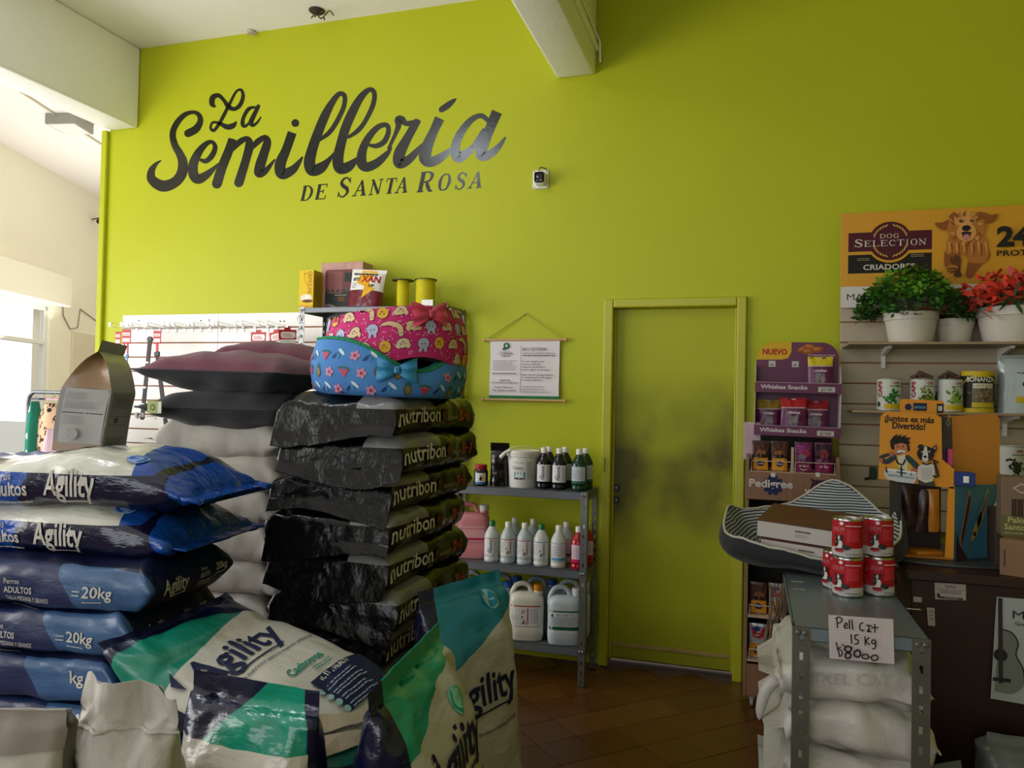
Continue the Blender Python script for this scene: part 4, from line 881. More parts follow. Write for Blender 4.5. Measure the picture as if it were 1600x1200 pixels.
for i in range(8):
    z = TOPN-PITN*(i+.5); jx, jy, jr = sack_jit[i]
    th = thing('kibble_sack', names_n[i], 'sack', (NX-W_/2+jx, NY+L_/2+jy, z), PI/2-.03+jr, 'black sacks in the tall stack')
    def wp(v, i=i):    # sagging ends
        a = abs(v.x)/(L_/2); v = v.copy(); v.z -= .028*a**4 if v.x < 0 else .006*a**4
        if v.x < -.28: e_ = -v.x-.28; v.x += e_*.6; v.z -= e_*.75*(1+.4*math.sin(v.y*9+i*2))
        return v
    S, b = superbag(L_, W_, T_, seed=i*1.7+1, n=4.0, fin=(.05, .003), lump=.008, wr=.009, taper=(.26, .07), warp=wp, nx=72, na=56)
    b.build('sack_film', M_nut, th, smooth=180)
    nut_print(S).build('side_print', th, facing(S, 'side'), step=(.03, .03))
    a = Art(); a.stroke([(-.2, -.06, .02), (-.14, -.06, .02), (-.17, -.09, .012), (-.155, -.04, .016)], '#7d2440', n=3); a.rect(-.1, -.16, .12, -.15, '#7d2440'); a.text('nutribon', .2, -.1, .07, '#4a4a4a', .3, .01, rot=180); a.build('top_print', th, facing(S, 'top'), step=.03, label='dark red printed mark' )
for k in range(3):   # lower sacks of the stack, out of sight
    z = TOPN-PITN*(8.5+k)
    th = thing('kibble_sack', ('ninth', 'tenth', 'lowest')[k]+' black sack from the top of the tall stack, hidden behind bags', 'sack', (NX-W_/2, NY+L_/2, z), PI/2, 'black sacks in the tall stack')
    S, b = superbag(L_, W_, T_, seed=40+k, n=3.2, fin=.05, taper=.3, nx=30, na=24); b.build('sack_film', M_nut, th, smooth=180)
MB().box(NX-W_-.02, NX+.02, NY, NY+L_, 0, .105, bev=.004).build('pallet_block', mat('pallet_wood', '#6b4e33', .8, bump=(30, .3)))
tag(bpy.data.objects['pallet_block'], 'wooden pallet under the tall stack of black sacks', 'pallet')
# ---- pale grey paper sacks behind
g = NT('pale_sack_paper', .75); g.bump(g.noise(14, 4), .5, .01); M_pale = g.out(g.mix(g.noise(6, 4), '#a9a49a', '#b9b4aa'))
PX, PY = -1.60, 2.36; names_w = ['topmost pale paper sack, directly under the black cushion', 'second pale paper sack below the cushions', 'third pale paper sack below the cushions', 'fourth pale paper sack below the cushions', 'fifth pale paper sack, above the lying bag', 'sixth pale paper sack, low behind the lying bag']
for i in range(6):
    z = 1.335-.128*(i+.1)-.01; jx = (0, .03, .0, .02, .01, 0)[i]
    th = thing('paper_sack', names_w[i], 'sack', (PX-.30+jx, PY+.25, z), (.05, -.02, .02, -.03, .02, 0)[i], 'pale paper sacks beside the black stack')
    def wp(v, i=i):
        v = v.copy(); a = abs(v.x)/.31; v.z -= .02*a**3*(1 if v.x < 0 else .4)
        if v.x > .22: v.z -= (v.x-.22)*.5*(1+.6*math.sin(v.y*7+i)); 
        return v
    S, b = superbag(.62, .46, .175 if i == 0 else .15, seed=60+i*2.3, n=3.6, fin=.05, lump=.01, wr=.009, taper=.24, warp=wp, nx=50, na=40)
    b.build('paper', M_pale, th, smooth=180)
    f = MB()
    f.grid(lambda u, v: S(-.24+.48*u, -.18+.02*v, 'top', .002+.004*math.sin(v*PI)), 16, 3); f.build('seam_fold', M_pale, th, smooth=180)
    if i != 1: continue
    a = Art(); a.text('BALANCEADO', -.2, -.05, .02, '#5c4a44', .17); a.rect(.0, -.05, .03, -.035, '#7d2440'); a.lines(-.2, -.02, .1, -.005, 1, '#6b5f5a', .5, 3); a.build('side_print', th, facing(S, 'side'), step=.03)
MB().box(PX-.62, PX+.0, PY, PY+.5, 0, .6, bev=.004).build('wooden_crate', mat('pallet_wood', '#6b4e33', .8, bump=(30, .3)))
tag(bpy.data.objects['wooden_crate'], 'wooden crate hidden under the pale paper sacks', 'crate')

# ---- blue and navy stack on the left
def agility_mat(kind):
    g = film('agility_film_'+kind, .2 if kind == 'glossy' else .33); film_bump(g, 1.0, .75 if kind == 'glossy' else .45)
    top = g.AND(g.lin(0, 0, 1, .030), g.lin(-1, 0, 0, -.27)) if kind == 'glossy' else g.lin(0, 0, 1, .03)
    if kind == 'glossy':   # long side to camera: blue left, dark middle, blue right; top off-white with blue right band
        side = g.mix(g.OR(g.lin(-1, 0, .5, .09), g.lin(1, 0, .55, .31)), '#0d1130', BLUE)
        t = g.mix(g.lin(1, .35, 0, .15), OFFW, BLUE); t = g.mix(g.lin(-1, .5, 0, .12), t, '#4b4642'); t = g.mix(g.lin(-1, .2, 0, .26), t, BLUE)
        t = g.mix(g.lin(1, .3, 0, .29), t, '#0c0e22')
        c = g.mix(top, side, t)
    elif kind == 'matte':  # front: navy with a paler blue field on the right
        e = g.math('ADD', g.x, g.math('MULTIPLY', g.math('SINE', g.math('MULTIPLY', g.z, 22)), .03))
        side = g.mix(g.math('GREATER_THAN', e, .11), '#18264d', '#33557d'); side = g.mix(g.lin(0, 1, 0, -.18), side, '#0a1330')
        c = g.mix(g.AND(top, g.lin(0, 1, 0, -.15)), side, '#10193c')
    return g.out(c)
M_ag_g, M_ag_m = agility_mat('glossy'), agility_mat('matte')
AX, AY, AR = -1.50, 1.63, math.radians(7)      # near right corner of the stack, rotation
def in_stack(dx, dy, z): return (AX+dx*math.cos(AR)-dy*math.sin(AR), AY+dx*math.sin(AR)+dy*math.cos(AR), z)
def agil(a, x, z, h, w, c, sh=.0, bold=.02):
    a.text('Agility', x, z, h, c, w, bold, shear=sh); a.stroke([(x+w*.33, z-h*.28, h*.06), (x+w*.9, z-h*.22, h*.06)], c, n=1, caps=False); return a
zt = 1.285
names_a = ['topmost glossy blue and navy sack of the left stack, grey pouch standing on it', 'second glossy blue and navy sack of the left stack', 'third sack of the left stack, matte with a pale blue 20kg field', 'fourth sack of the left stack, matte blue with 20kg print', 'fifth sack of the left stack, matte blue with a crumpled front', 'sixth sack of the left stack, behind the paper bags', 'seventh sack of the left stack, low behind the paper bags']
for i in range(7):
    glossy = i < 2; Lb = .80 if glossy else .72; Wb = .44 if glossy else .40; Tb = .148 if glossy else .136
    z = zt-.07-.137*i if glossy else zt-.274-.122*(i-2)-.062
    dx = (.05, .02, 0, -.05, -.09, -.03, -.02)[i]; dy = (.04, .05, 0, .0, -.01, 0, 0)[i]
    th = thing('kibble_sack', names_a[i], 'sack', in_stack(dx-Lb/2+(.03 if glossy else .02), dy+Wb/2, z), AR+(.035 if i == 0 else .0), 'blue and navy sacks in the left stack')
    def wp(v, i=i, Lb=Lb, glossy=glossy):
        v = v.copy(); a = max(0, v.x)/(Lb/2)
        if glossy: v.z += -.03*a**3+(.02 if i == 0 else .01)*math.sin(v.x*9+1)*(1 if v.z > 0 else .2); v.y += .05*a**4
        else: v.x -= .03*a*(abs(v.z)/.065)**2
        return v
    S, b = superbag(Lb, Wb, Tb, seed=100+i*3.3, n=3.1 if glossy else 4.2, fin=(.004, .04) if glossy else .003, lump=.008, wr=.008 if glossy else .005, taper=(.1, .30) if glossy else .07, warp=wp, nx=84, na=60)
    b.build('sack_film', M_ag_g if glossy else M_ag_m, th, smooth=180)
    a = Art(); c = '#b9b4ab'
    if glossy:
        agil(a, -.03, -.03, .052, .155, c, .08); a.text('Adultos', -.20, -.030, .034, c, .125, .02); a.text('Perros', -.185, .012, .018, c, .06); a.lines(-.20, -.05, -.07, -.042, 1, c, .5, 4, 0)
        a.build('side_print', th, facing(S, 'side'), step=.03)
        a = Art(); a.text('Agility', .0, .0, .08, '#12183c', .2, .02, rot=180); a.stroke([(.03, -.12, .012), (-.03, -.06, .012), (.02, -.03, .012), (.11, -.07, .012)], '#12183c', n=1)
        a.ell(.2, -.15, .03, .03, '#7f9cc9'); a.ell(.2, -.15, .024, .024, BLUE); a.ell(.2, -.15, .016, .016, '#7f9cc9'); a.lines(-.06, -.13, -.0, -.11, 2, '#12183c', .3, 3); a.text('v2', -.16, -.12, .028, '#1b2b62', .04, .02)
        a.build('top_print', th, facing(S, 'top'), step=.03)
    else:
        if i < 6:
            a.text('20kg', .165, -.02, .028, c, .085, .013); a.lines(.135, -.02, .158, -.0, 2, c, .3, 2, 0); a.lines(.17, -.032, .24, -.027, 1, c, .4, 2)
            a.text('ADULTOS', -.07, -.02, .016, c, .085, .01); a.text('Perros', -.068, .004, .014, c, .045); a.text('TALLA MEDIANA Y GRANDE', -.065, -.037, .0095, c, .135); a.lines(-.065, -.055, .04, -.049, 1, c, .4, 5)
            if i == 4: a = Art(); a.text('ADULTOS', -.12, -.035, .022, c, .11, .01); a.text('kg', .23, .0, .03, c, .04, .015)
        a.build('front_print', th, facing(S, 'side'), step=.03)
        # end face towards the right
        a = Art(); agil(a, -.15, -.018, .038, .115, c, .0, .015); a.text('ADULTOS', .02, -.008, .013, c, .05, .01); a.lines(.01, -.03, .07, -.015, 2, c, .35, 3, 0); a.text('Perros', .024, .012, .01, c, .03); a.text('20kg', .1, .0, .02, c, .06, .01); a.lines(.1, -.012, .16, -.006, 1, c, .4, 2)
        if i < 6: a.build('end_print', th, lambda p, q, o, th=th, wp=wp, Lb=Lb: wp(Vector((Lb/2-.0, p*.97, q)))+Vector((.002+o, 0, 0)), step=.03)
# grey product pouch standing on the stack
M_pch = NT('grey_metallised_film', .25, Specular_IOR_Level=.6); M_pch.bump(M_pch.noise(12, 4, sz=.4), .6, .01); M_pch = M_pch.out(M_pch.mix(M_pch.lin(0, 0, 1, .30), '#5a5243', '#6b695e'))
p = onY(133, 712, 1.86); M_tan = mat('tan_film', '#86694a', .3, bump=(20, .3)); M_gfilm = mat('grey_clear_film', '#a3a39b', .25, bump=(14, .5))
PW, PD, PH = .145, .165, .345
th = thing('product_pouch', 'tall grey and tan gusseted pouch standing on the left stack', 'pouch', (p.x-.035, p.y+.05, 1.283), rot=(math.radians(-2), math.radians(3), math.radians(20)))
def PP(u, v, off=0):   # u around 0..4 (gusset,right panel,back gusset,left panel), v height
    t = 1 if v < .55 else max(0, (1-(v-.55)/.33))
    w_ = PW/2*(.97+.05*math.sin(v*PI))*t**.55+.0016; d = PD/2; k = int(u) % 4; f = u-int(u)
    gus = .05*(1-t**.55)
    if k == 0: q = Vector((-w_+2*w_*f, -d-off+gus*math.sin(f*PI), 0))
    elif k == 1: q = Vector((w_+off, -d+2*d*f, 0))
    elif k == 2: q = Vector((w_-2*w_*f, d+off-gus*math.sin(f*PI), 0))
    else: q = Vector((-w_-off, d-2*d*f, 0))
    q.z = v*PH; q.x += .045*v**2.2; q += Vector((0, .003, 0))*noise.noise(Vector((q.x*14, q.z*12, k))); return q
b = MB(); nu, nv = 32, 30; b.grid(lambda u, v: PP(u*4 % 4 if u < 1 else 0, v), nu, nv, closeu=True)
for kf in range(len(b.f)):
    u = (kf % nu)/nu*4; v = (kf//nu)/nv; b.mi[kf] = 1 if (u < 1 and (v < .07 or v > .55)) else (2 if 1 <= u < 2 else 0)
b.add([PP(k/8*1.0, 0) for k in range(32)], [tuple(range(32))])
b.build('pouch_film', [M_pch, M_tan, M_gfilm], th, smooth=35)
a = Art(); a.rect(.1, .075, .97, .56, '#9b9a96')
a.rect(.12, .34, .93, .348, '#26262c'); a.lines(.15, .38, .9, .45, 6, '#7c7b79', .35, 2); a.lines(.15, .46, .6, .53, 5, '#7c7b79', .3, 3); a.lines(.2, .24, .6, .32, 5, '#7c7b79', .3, 5)
for q in range(4): a.rect(.33, .125+q*.022, .53, .129+q*.022, '#6f6e6e')
for r_ in (.05, .047): a.ell(.43, .16, r_*2.2, r_, '#6f6e6e' if r_ == .05 else '#9b9a96')
for q in range(4): a.rect(.35, .132+q*.018, .51, .135+q*.018, '#6f6e6e')
a.build('back_label', th, lambda p_, q, o: PP(max(0, min(.999, p_)), q, .0008+o), step=(.1, .04))
a = Art(); a.rect(.08, .02, .95, .54, '#7c7c77')
for z_ in (.14, .25, .33, .41): a.rect(.1, z_, .93, z_+.004, '#34343a')
a.rect(.3, .27, .45, .32, '#3c3a3a'); a.lines(.15, .06, .85, .13, 4, '#4a4a4c', .35, 3); a.lines(.15, .43, .8, .5, 5, '#505052', .35, 4); a.build('gusset_label', th, lambda p_, q, o: PP(1+max(0.001, min(.999, p_)), q, .001+o), step=(.1, .05))
# ================================================================ upright bags in front, lying bag
def upright(name, label, cat, loc, W, T, H, mats, seed=0, rot=(0, 0, 0), taper=(.05, .42), fin=(.003, .05), n=3.0, lump=.009, wr=.007, warp2=None, group=None, nx=80, na=60, mif=None):
    th = thing(name, label, cat, loc, rot=rot, group=group)
    def wp(v):
        q = Vector((v.y, -v.z, v.x+H/2)); return warp2(q) if warp2 else q
    S, b = superbag(H, W, T, seed=seed, n=n, fin=fin, lump=lump, wr=wr, taper=taper, warp=wp, nx=nx, na=na)
    b.build('sack_film', mats, th, smooth=180)
    F = lambda p, q, o: S(q-H/2, p, 'top', .003+o)
    return th, S, F
def agility_front(key, band, diagc):
    """front: band of colour on top, off-white below, navy gussets"""
    g = film('agility_front_'+key, .24); film_bump(g, .9, .6)
    return g
def at(px, py, Y): return onY(px, py, Y)
# middle upright bag, navy with a green diagonal band
g = film('upright_film_green', .22); film_bump(g, .8, .8)
front = g.lin(0, -1, 0, .028); band = g.AND(g.lin(1, 0, -1.04, -.854), g.lin(0, 0, 1, .735)); wh = g.lin(0, 0, -1, -.735)
wh = g.AND(wh, g.lin(-.0, -1, 0, .0)); rgt = g.lin(-1, -1, 0, -.128)
c = g.mix(g.AND(band, rgt), NAVY, '#0b7f66'); c = g.mix(g.AND(wh, g.lin(-1, -.3, 0, -.15)), c, '#b9b4a6'); M_ub = g.out(c)
pb = at(362, 1200, 1.36)
th, S, F = upright('kibble_bag', 'upright navy bag with a broad green diagonal band, in front of the lying bag', 'bag', (pb.x, 1.36+.07, 0), .33, .16, .855, M_ub, seed=200, rot=(0, 0, math.radians(-3)), taper=(.05, .30), lump=.01, wr=.010)
a = Art(); agil(a, -.13, .5, .07, .26, '#10183c', 0, .02); a.build('front_print', th, F, step=.04)
# white paper bag with crimped top
g = NT('white_kraft_paper', .6); g.bump(g.math('ADD', g.noise(7, 4, sx=2.5, sy=2, sz=.6), g.math('MULTIPLY', g.noise(26, 3), .35)), .75, .012); M_kraft = g.out(g.mix(g.noise(4, 3), '#aaa49c', '#b6b0a8'))
g = NT('folded_paper_inside', .7); M_fold = g.out(g.mix(g.noise(9, 3), '#7d7168', '#8b8077'))
pc_ = at(205, 1200, 1.15)
def crump(q):
    z = q.z; k = max(0, (z-.62)/.27); q.x += .010*math.sin(q.x*60+z*8)*k; q.y += .022*math.sin(q.x*45)*k*k+.012*math.sin(z*30+q.x*20)*(z > .74); q.z += -.16*q.x*k+.006*math.sin(q.x*130)*(z > .86); return q
th, S, F = upright('paper_bag', 'upright plain white paper bag with a crimped stitched top', 'bag', (pc_.x-.085, 1.15+.08, 0), .205, .16, .895, M_kraft, seed=230, rot=(0, 0, math.radians(16)), taper=(.05, .28), fin=(.003, .06), warp2=crump, lump=.012, wr=.012)
f = MB(); f.grid(lambda u, v: S(.895/2-.075+.006*v, -.10+.20*u, 'top', .003+.004*math.sin(v*PI)), 24, 3); f.build('stitch_tape', M_kraft, th, smooth=180)
# white paper bag with folded-over top, far left
pd_ = at(28, 1200, 1.02)
g = NT('shaded_side_paper', .65); g.bump(g.noise(8, 4), .5, .01); side = g.lin(1, .35, 0, .088)
M_kr2 = g.out(g.mix(side, g.mix(g.noise(4, 3), '#aaa59a', '#b6b0a6'), '#6b6a64'))  # right gusset mixed to grey: its shadow is put into the paper colour
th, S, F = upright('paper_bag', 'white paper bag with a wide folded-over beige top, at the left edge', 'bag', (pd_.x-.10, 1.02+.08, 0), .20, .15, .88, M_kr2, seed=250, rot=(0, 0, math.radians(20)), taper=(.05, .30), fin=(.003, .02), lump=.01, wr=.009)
f = MB(); f.grid(lambda u, v: S(.88/2-.001-.062*v, -.095+.19*u, 'top', .006+.004*(1-v)+.002*math.sin(u*14)), 20, 6); f.build('folded_top', M_fold, th, smooth=180)
a = Art(); a.text('ADULTOS', .0, 0, .016, '#33322f', .08, .01, rot=90); a.stroke([(-.004, .10, .004), (-.018, .12, .004)], '#33322f', n=1); a.stroke([(-.018, .10, .004), (-.004, .115, .004)], '#33322f', n=1)
a.build('side_print', th, lambda p, q, o: S(q+.16, p*.6, 'back', .003+o), step=.03)
# lying bag
g = film('lying_bag_film', .3); film_bump(g, .8, .5)
top = g.lin(0, 0, 1, .012)
c = g.mix(g.lin(1, .25, 0, -.235), '#0c7d66', '#c2bfb4'); c = g.mix(g.lin(-1, .5, 0, .345), c, NAVY)
c = g.mix(g.lin(1, -.62, 0, .30), c, '#0c7d66'); c = g.mix(g.AND(g.lin(-1, 0, 0, .335), g.lin(0, 0, 1, -9)), c, NAVY)
c = g.mix(top, NAVY, c); M_ly = g.out(c)
LL, LW, LT_ = .80, .46, .16
th = thing('kibble_bag', 'large white and green bag lying flat with its picture side up', 'bag', (-1.145, 1.73, .70), rot=(math.radians(4), math.radians(14), math.radians(-2)))
def wp(v):
    v = v.copy(); a_ = max(0, v.x-.02); v.z -= .85*a_*a_; l = max(0, -v.x-.22); v.z += .35*l; v.x += .0*l
    v.z += .012*math.sin(v.y*9+v.x*5); return v
S, b = superbag(LL, LW, LT_, seed=270, n=2.6, fin=(.03, .02), lump=.01, wr=.008, taper=(.34, .25), warp=wp, nx=90, na=70); b.build('sack_film', M_ly, th, smooth=180)
a = Art(); K2 = '#121a40'      # p = reading direction (+y), q = up (-x)
agil(a, -.185, .10, .085, .30, K2, .12, .02); a.text('maxima nutricion para tu maximo potencial', -.15, .047, .013, K2, .32, .005)
a.text('Cachorros', -.04, -.045, .026, '#0c7d66', .13, .03); a.lines(.02, -.075, .09, -.055, 2, '#0c7d66', .35, 3, 0); a.poly([(-.21, .17), (-.19, .2), (-.2, .13)], K2)
a.poly([(-.03, -.09), (.20, -.09), (.20, -.215), (-.03, -.215)], K2); a.text('ACTIVE HEALTH', -.01, -.108, .015, '#c9c8bd', .13, .02)
for k in range(4): a.ell(-.035, -.13-.026*k, .009, .009, '#8fb5b0'); a.lines(-.02, -.142-.026*k, .12, -.122-.026*k, 2, '#9aa6bd', .35, k)
a.ell(.165, -.20, .016, .009, '#5b3a22')
DG, DG2 = '#b9a890', '#8d7a62'
a.stroke([(-.19, -.09, .07), (-.17, -.13, .06), (-.12, -.19, .05), (-.05, -.235, .034), (.03, -.255, .028)], DG, n=5); a.stroke([(-.20, -.11, .05), (-.19, -.19, .05), (-.13, -.25, .042), (-.05, -.29, .03)], DG, n=5)
a.ell(.035, -.257, .018, .013, DG); a.ell(-.045, -.295, .02, .014, DG)
for k in range(3): a.ell(.043, -.25-.006*k, .003, .002, '#2a2320'); a.ell(-.034, -.288-.006*k, .003, .002, '#2a2320')
a.poly([(-.21, -.07), (-.17, -.08), (-.18, -.12), (-.215, -.13)], '#3a3330'); a.ell(-.185, -.14, .012, .02, '#cdbfa9')
a.build('top_print', th, lambda p, q, o: S(-q, p, 'top', .003+o), step=.03)
for k in range(5):
    t2 = thing('kibble_sack', ('first', 'second', 'third', 'fourth', 'lowest')[k]+' hidden sack beneath the large lying bag', 'sack', (-1.21, 1.74, .555-.118*k), .0, 'hidden sacks under the lying bag')
    S2, b = superbag(.6, .36, .125, seed=290+k, n=3.4, fin=.01, taper=.12, nx=26, na=24, lump=.006); b.build('sack_film', M_plainnavy, t2, smooth=180)
# right pair of upright bags
def front_mat(key, colr, zb, slope, W, T, gus):
    g = film('upright_film_'+key, .25); film_bump(g, .8, .7)
    fr = g.lin(0, -1, 0, .02*0+.012); c = g.mix(g.lin(slope, 0, 1, zb), '#b9b6ab', colr); c = g.mix(g.AND(g.lin(0, -1, 0, -.02), g.lin(0, 0, 1, -1)), gus, c)
    c = g.mix(g.lin(-1, .6, 0, W/2-.045), c, gus); return g.out(c)
M_uf = front_mat('green_top', '#0f8f70', .76, -.30, .40, .2, NAVY); M_ug = front_mat('teal_top', '#14788e', .68, -.45, .33, .17, NAVY)
pg = at(745, 1000, 2.30)
th, S, F = upright('kibble_bag', 'upright white bag with a teal blue top, beside the bottle shelf', 'bag', (-.825, 2.40, .0), .37, .17, .875, M_ug, seed=300, rot=(math.radians(-5), math.radians(-3), math.radians(64)), taper=(.05, .36), lump=.012, wr=.009)
a = Art(); agil(a, -.165, .49, .092, .31, '#10183c', 0, .02); a.text('maxima nutricion para tu maximo potencial', -.15, .40, .013, '#10183c', .29, .005); a.text('Adultos', .03, .17, .04, '#14788e', .13, .03)
for r_, c_ in ((.03, '#7fb0b8'), (.026, '#1a7c91'), (.018, '#7fb0b8')): a.ell(.085, .80, r_, r_, c_)
a.poly([(.08, .15), (.17, .15), (.17, .05), (.05, .05)], '#14182c'); a.lines(-.13, .2, -.02, .3, 5, '#8b8880', .3, 4); a.build('front_print', th, F, step=.04)
th, S, F = upright('kibble_bag', 'tilted white bag with a green top, leaning left before the teal-topped bag', 'bag', (-.66, 1.74, .0), .46, .20, .87, M_uf, seed=330, rot=(math.radians(-8), math.radians(-3), math.radians(94)), taper=(.05, .40), lump=.014, wr=.012)
a = Art(); agil(a, -.17, .585, .10, .34, '#10183c', 0, .02); a.text('maxima nutricion para tu maximo potencial', -.15, .52, .013, '#10183c', .3, .005)
for r_, c_ in ((.034, '#7fc0ad'), (.030, '#149374'), (.02, '#7fc0ad')): a.ell(.09, .72, r_, r_, c_)
a.build('front_print', th, F, step=.04)

# ================================================================ cushions
M_mar2 = mat('maroon_cloth', '#5a2233', .9, bump=(180, .3), sheen=.2); M_blk = mat('black_cloth', '#171a1e', .9, bump=(180, .3), sheen=.1)
def cushion(label, loc, W, D, T, top, bot, rz=0, seed=0, tilt=(0, 0)):
    th = thing('cushion', label, 'cushion', loc, rot=(tilt[0], tilt[1], rz))
    def P(u, v, s_):
        x, y = u*2-1, v*2-1; e = (1-abs(x)**2.6)*(1-abs(y)**2.6); z = max(0, e)**.55*T/2
        pin = 1-.07*(1-abs(x)**2)*abs(y)**4-.0; pin2 = 1-.07*(1-abs(y)**2)*abs(x)**4
        p = Vector((x*W/2*pin2, y*D/2*pin, s_*z)); w_ = noise.noise(Vector((x*3+seed, y*3, s_)))*.012*e + .006*math.sin(x*11+y*7+seed)*(1-e)*(abs(z) > .001)
        p.z += w_; return p
    for s_, m_, nm in ((1, top, 'top_cover'), (-1, bot, 'bottom_cover')):
        b = MB(); b.grid(lambda u, v: P(u, v, s_), 30, 30); b.build(nm, m_, th, smooth=180)
    ed = [P(k/12, 0, 1) for k in range(12)]+[P(1, k/12, 1) for k in range(12)]+[P(1-k/12, 1, 1) for k in range(12)]+[P(0, 1-k/12, 1) for k in range(12)]
    MB().tube(ed, .004, 5, closed=True).build('seam', bot, th, smooth=180); return th
c0 = at(375, 640, 2.5)
th = cushion('plain black cushion with a green label, lowest of the cushions', (c0.x+.02, 2.5, 1.418), .60, .46, .155, M_blk, M_blk, .02, 1)
tg = at(272, 641, 2.36); o = MB().box(-.035, .035, -.003, 0, -.022, .022, bev=.001).build('label_tag', mat('green_label', '#8a9a4a', .6), th, loc=(-.20, -.243, .0), rot=(0, 0, -.1))
a = Art(); a.ell(-.008, 0, .012, .012, '#3c4a22'); a.ell(-.008, 0, .006, .006, '#8a9a4a'); a.rect(.018, -.02, .034, .02, '#c9c9b9'); a.build('print', o, lambda p, q, f: (p, -.0034-f, q))
cushion('maroon and black cushion lying on the plain black one', (c0.x+.025, 2.48, 1.55), .62, .46, .165, M_mar2, M_blk, -.02, 2, tilt=(0, math.radians(1)))
c1 = at(432, 580, 2.86)
cushion('maroon and black cushion behind, half under the blue pet bed', (c1.x, 2.92, 1.615), .54, .36, .17, M_mar2, M_blk, .1, 3, tilt=(0, math.radians(5)))

# ================================================================ pet beds on the black stack
def bed_shell(r, h, dip, th0, w_, bulge=.02, p=2.2, wall=.045, lowk=1.0):
    def H(t):
        d = (t-th0+PI) % (2*PI)-PI; return h-dip*math.exp(-(d/w_)**2)
    def R(t, f):
        c, s_ = abs(math.cos(t)), abs(math.sin(t)); k = (c**p+s_**p)**(-1/p); return r*k+bulge*math.sin(min(1, f)*PI)+(-.02 if f < .02 else 0)
    def out(t, f, off=0): rr = R(t, f)+off; return Vector((rr*math.cos(t), rr*math.sin(t), H(t)*f))
    return H, R, out
def pet_bed(label, loc, rot, r, h, dip, th0, w_, m_out, m_in, m_pipe, motif, bow_t, bow_f, m_bow, seed=1, flip=False, n_=0, bow_h=.5):
    th = thing('pet_bed', label, 'pet bed', loc, rot=rot); H, R, out = bed_shell(r, h, dip, th0, w_)
    b = MB(); b.grid(lambda u, v: out(u*2*PI, v), 96, 14, closeu=True); b.add([out(k/48*2*PI, 0) for k in range(48)], [tuple(range(48))]); b.build('outer_cover', m_out, th, smooth=60)
    b = MB()
    def inn(u, v):
        t = u*2*PI; q = out(t, 1); k = v; wl = .05
        rr = R(t, 1)-wl*min(1, k*2.2); z = H(t)+(.012*math.sin(min(1, k*2.2)*PI) if k < .45 else -(H(t)-.045)*((k-.45)/.55)); return Vector((rr*math.cos(t), rr*math.sin(t), z))
    b.grid(inn, 72, 14, closeu=True); b.add([inn(k/36, 1) for k in range(36)], [tuple(range(36))]); b.build('lining', m_in, th, smooth=60)
    MB().tube([out(k/72*2*PI, 1)+Vector((0, 0, .002)) for k in range(72)], .0045, 6, closed=True).build('piping', m_pipe, th, smooth=180)
    a = Art(); motif(a, r, H, random.Random(seed)); a.build('motif_print', th, lambda p, q, o: out(p/r, max(0, min(1, q/H(p/r))), .0014+o*1), step=.03)
    # bow
    c = out(bow_t, bow_h, .012); nv = Vector((math.cos(bow_t), math.sin(bow_t), 0)); tx = Vector((-nv.y, nv.x, 0)); up = Vector((0, 0, 1))
    bw = thing_part = MB()
    for s_ in (-1, 1):
        bw.grid(lambda u, v, s_=s_: c+tx*(s_*(.004+.06*u))+up*((v-.5)*(.02+.066*u**.7))+nv*(.012*math.sin(u*PI)+.006*math.sin(v*PI*4)*u), 12, 14)
        bw.grid(lambda u, v, s_=s_: c+tx*(s_*(.004+.058*u))+up*((v-.5)*(.02+.064*u**.7))+nv*(-.004+.0*u), 8, 6)
    o = bw.build('bow', m_bow, th, smooth=180); MB().box(-.009, .009, -.009, .009, -.012, .012, Matrix.Translation(c+nv*.006) @ nv.to_track_quat('Y', 'Z').to_matrix().to_4x4(), bev=.004).build('bow_knot', m_bow, o)
    return th
def place(a, r, H, rnd, kinds, gap, marg=.02, sc_=1.35):
    pts_ = []; rows = int((max(H(0), H(2), H(4), H(1), H(5)))/gap)+1
    n_ = int(2*PI*r/gap)
    for j in range(rows):
        for i in range(n_):
            x = (i+.5*(j % 2))*2*PI*r/n_+rnd.uniform(-.004, .004); z = .022+j*gap*.95+rnd.uniform(-.004, .004)
            if z > H(x/r)-marg: continue
            n0 = len(a.it); kinds[(i*2+j*3+rnd.randint(0, 1)) % len(kinds)](a, x, z, rnd)
            for q in range(n0, len(a.it)): v_, f_, c_, l_ = a.it[q]; a.it[q] = ([(x+(p_[0]-x)*sc_, z+(p_[1]-z)*sc_) for p_ in v_], f_, c_, l_)
def m_pine(a, x, z, r):
    a.mark()
    q = r.uniform(-.4, .4); a.ell(x, z, .0085, .012, '#5a4a28', math.degrees(q)); a.ell(x+.001, z+.001, .006, .009, '#84703a', math.degrees(q)); a.poly([(x-.007, z+.010), (x-.004, z+.022), (x, z+.013), (x+.002, z+.024), (x+.005, z+.012), (x+.009, z+.02), (x+.006, z+.009)], '#2c5a50')
def m_melon(a, x, z, r): a.mark(); a.poly([(x-.013, z+.009), (x+.013, z+.006), (x+.002, z-.012)], '#b8394c'); a.stroke([(x-.014, z+.011, .004), (x+.001, z+.013, .004), (x+.014, z+.007, .004)], '#2b5a4a', n=2)
def m_flower(a, x, z, r):
    a.mark()
    for k in range(5): a.ell(x+.007*math.cos(k*1.257), z+.007*math.sin(k*1.257), .006, .0045, '#c27f98', k*72, n=10)
    a.ell(x, z, .004, .004, '#8c2f4a', n=8)
def m_leafy(a, x, z, r):
    a.mark()
    for k in range(3): a.ell(x+.008*(k-1), z+.004*k, .012, .004, ('#1d3a78', '#3c86b8', '#b9cfd8')[k], 40+k*50, n=12)
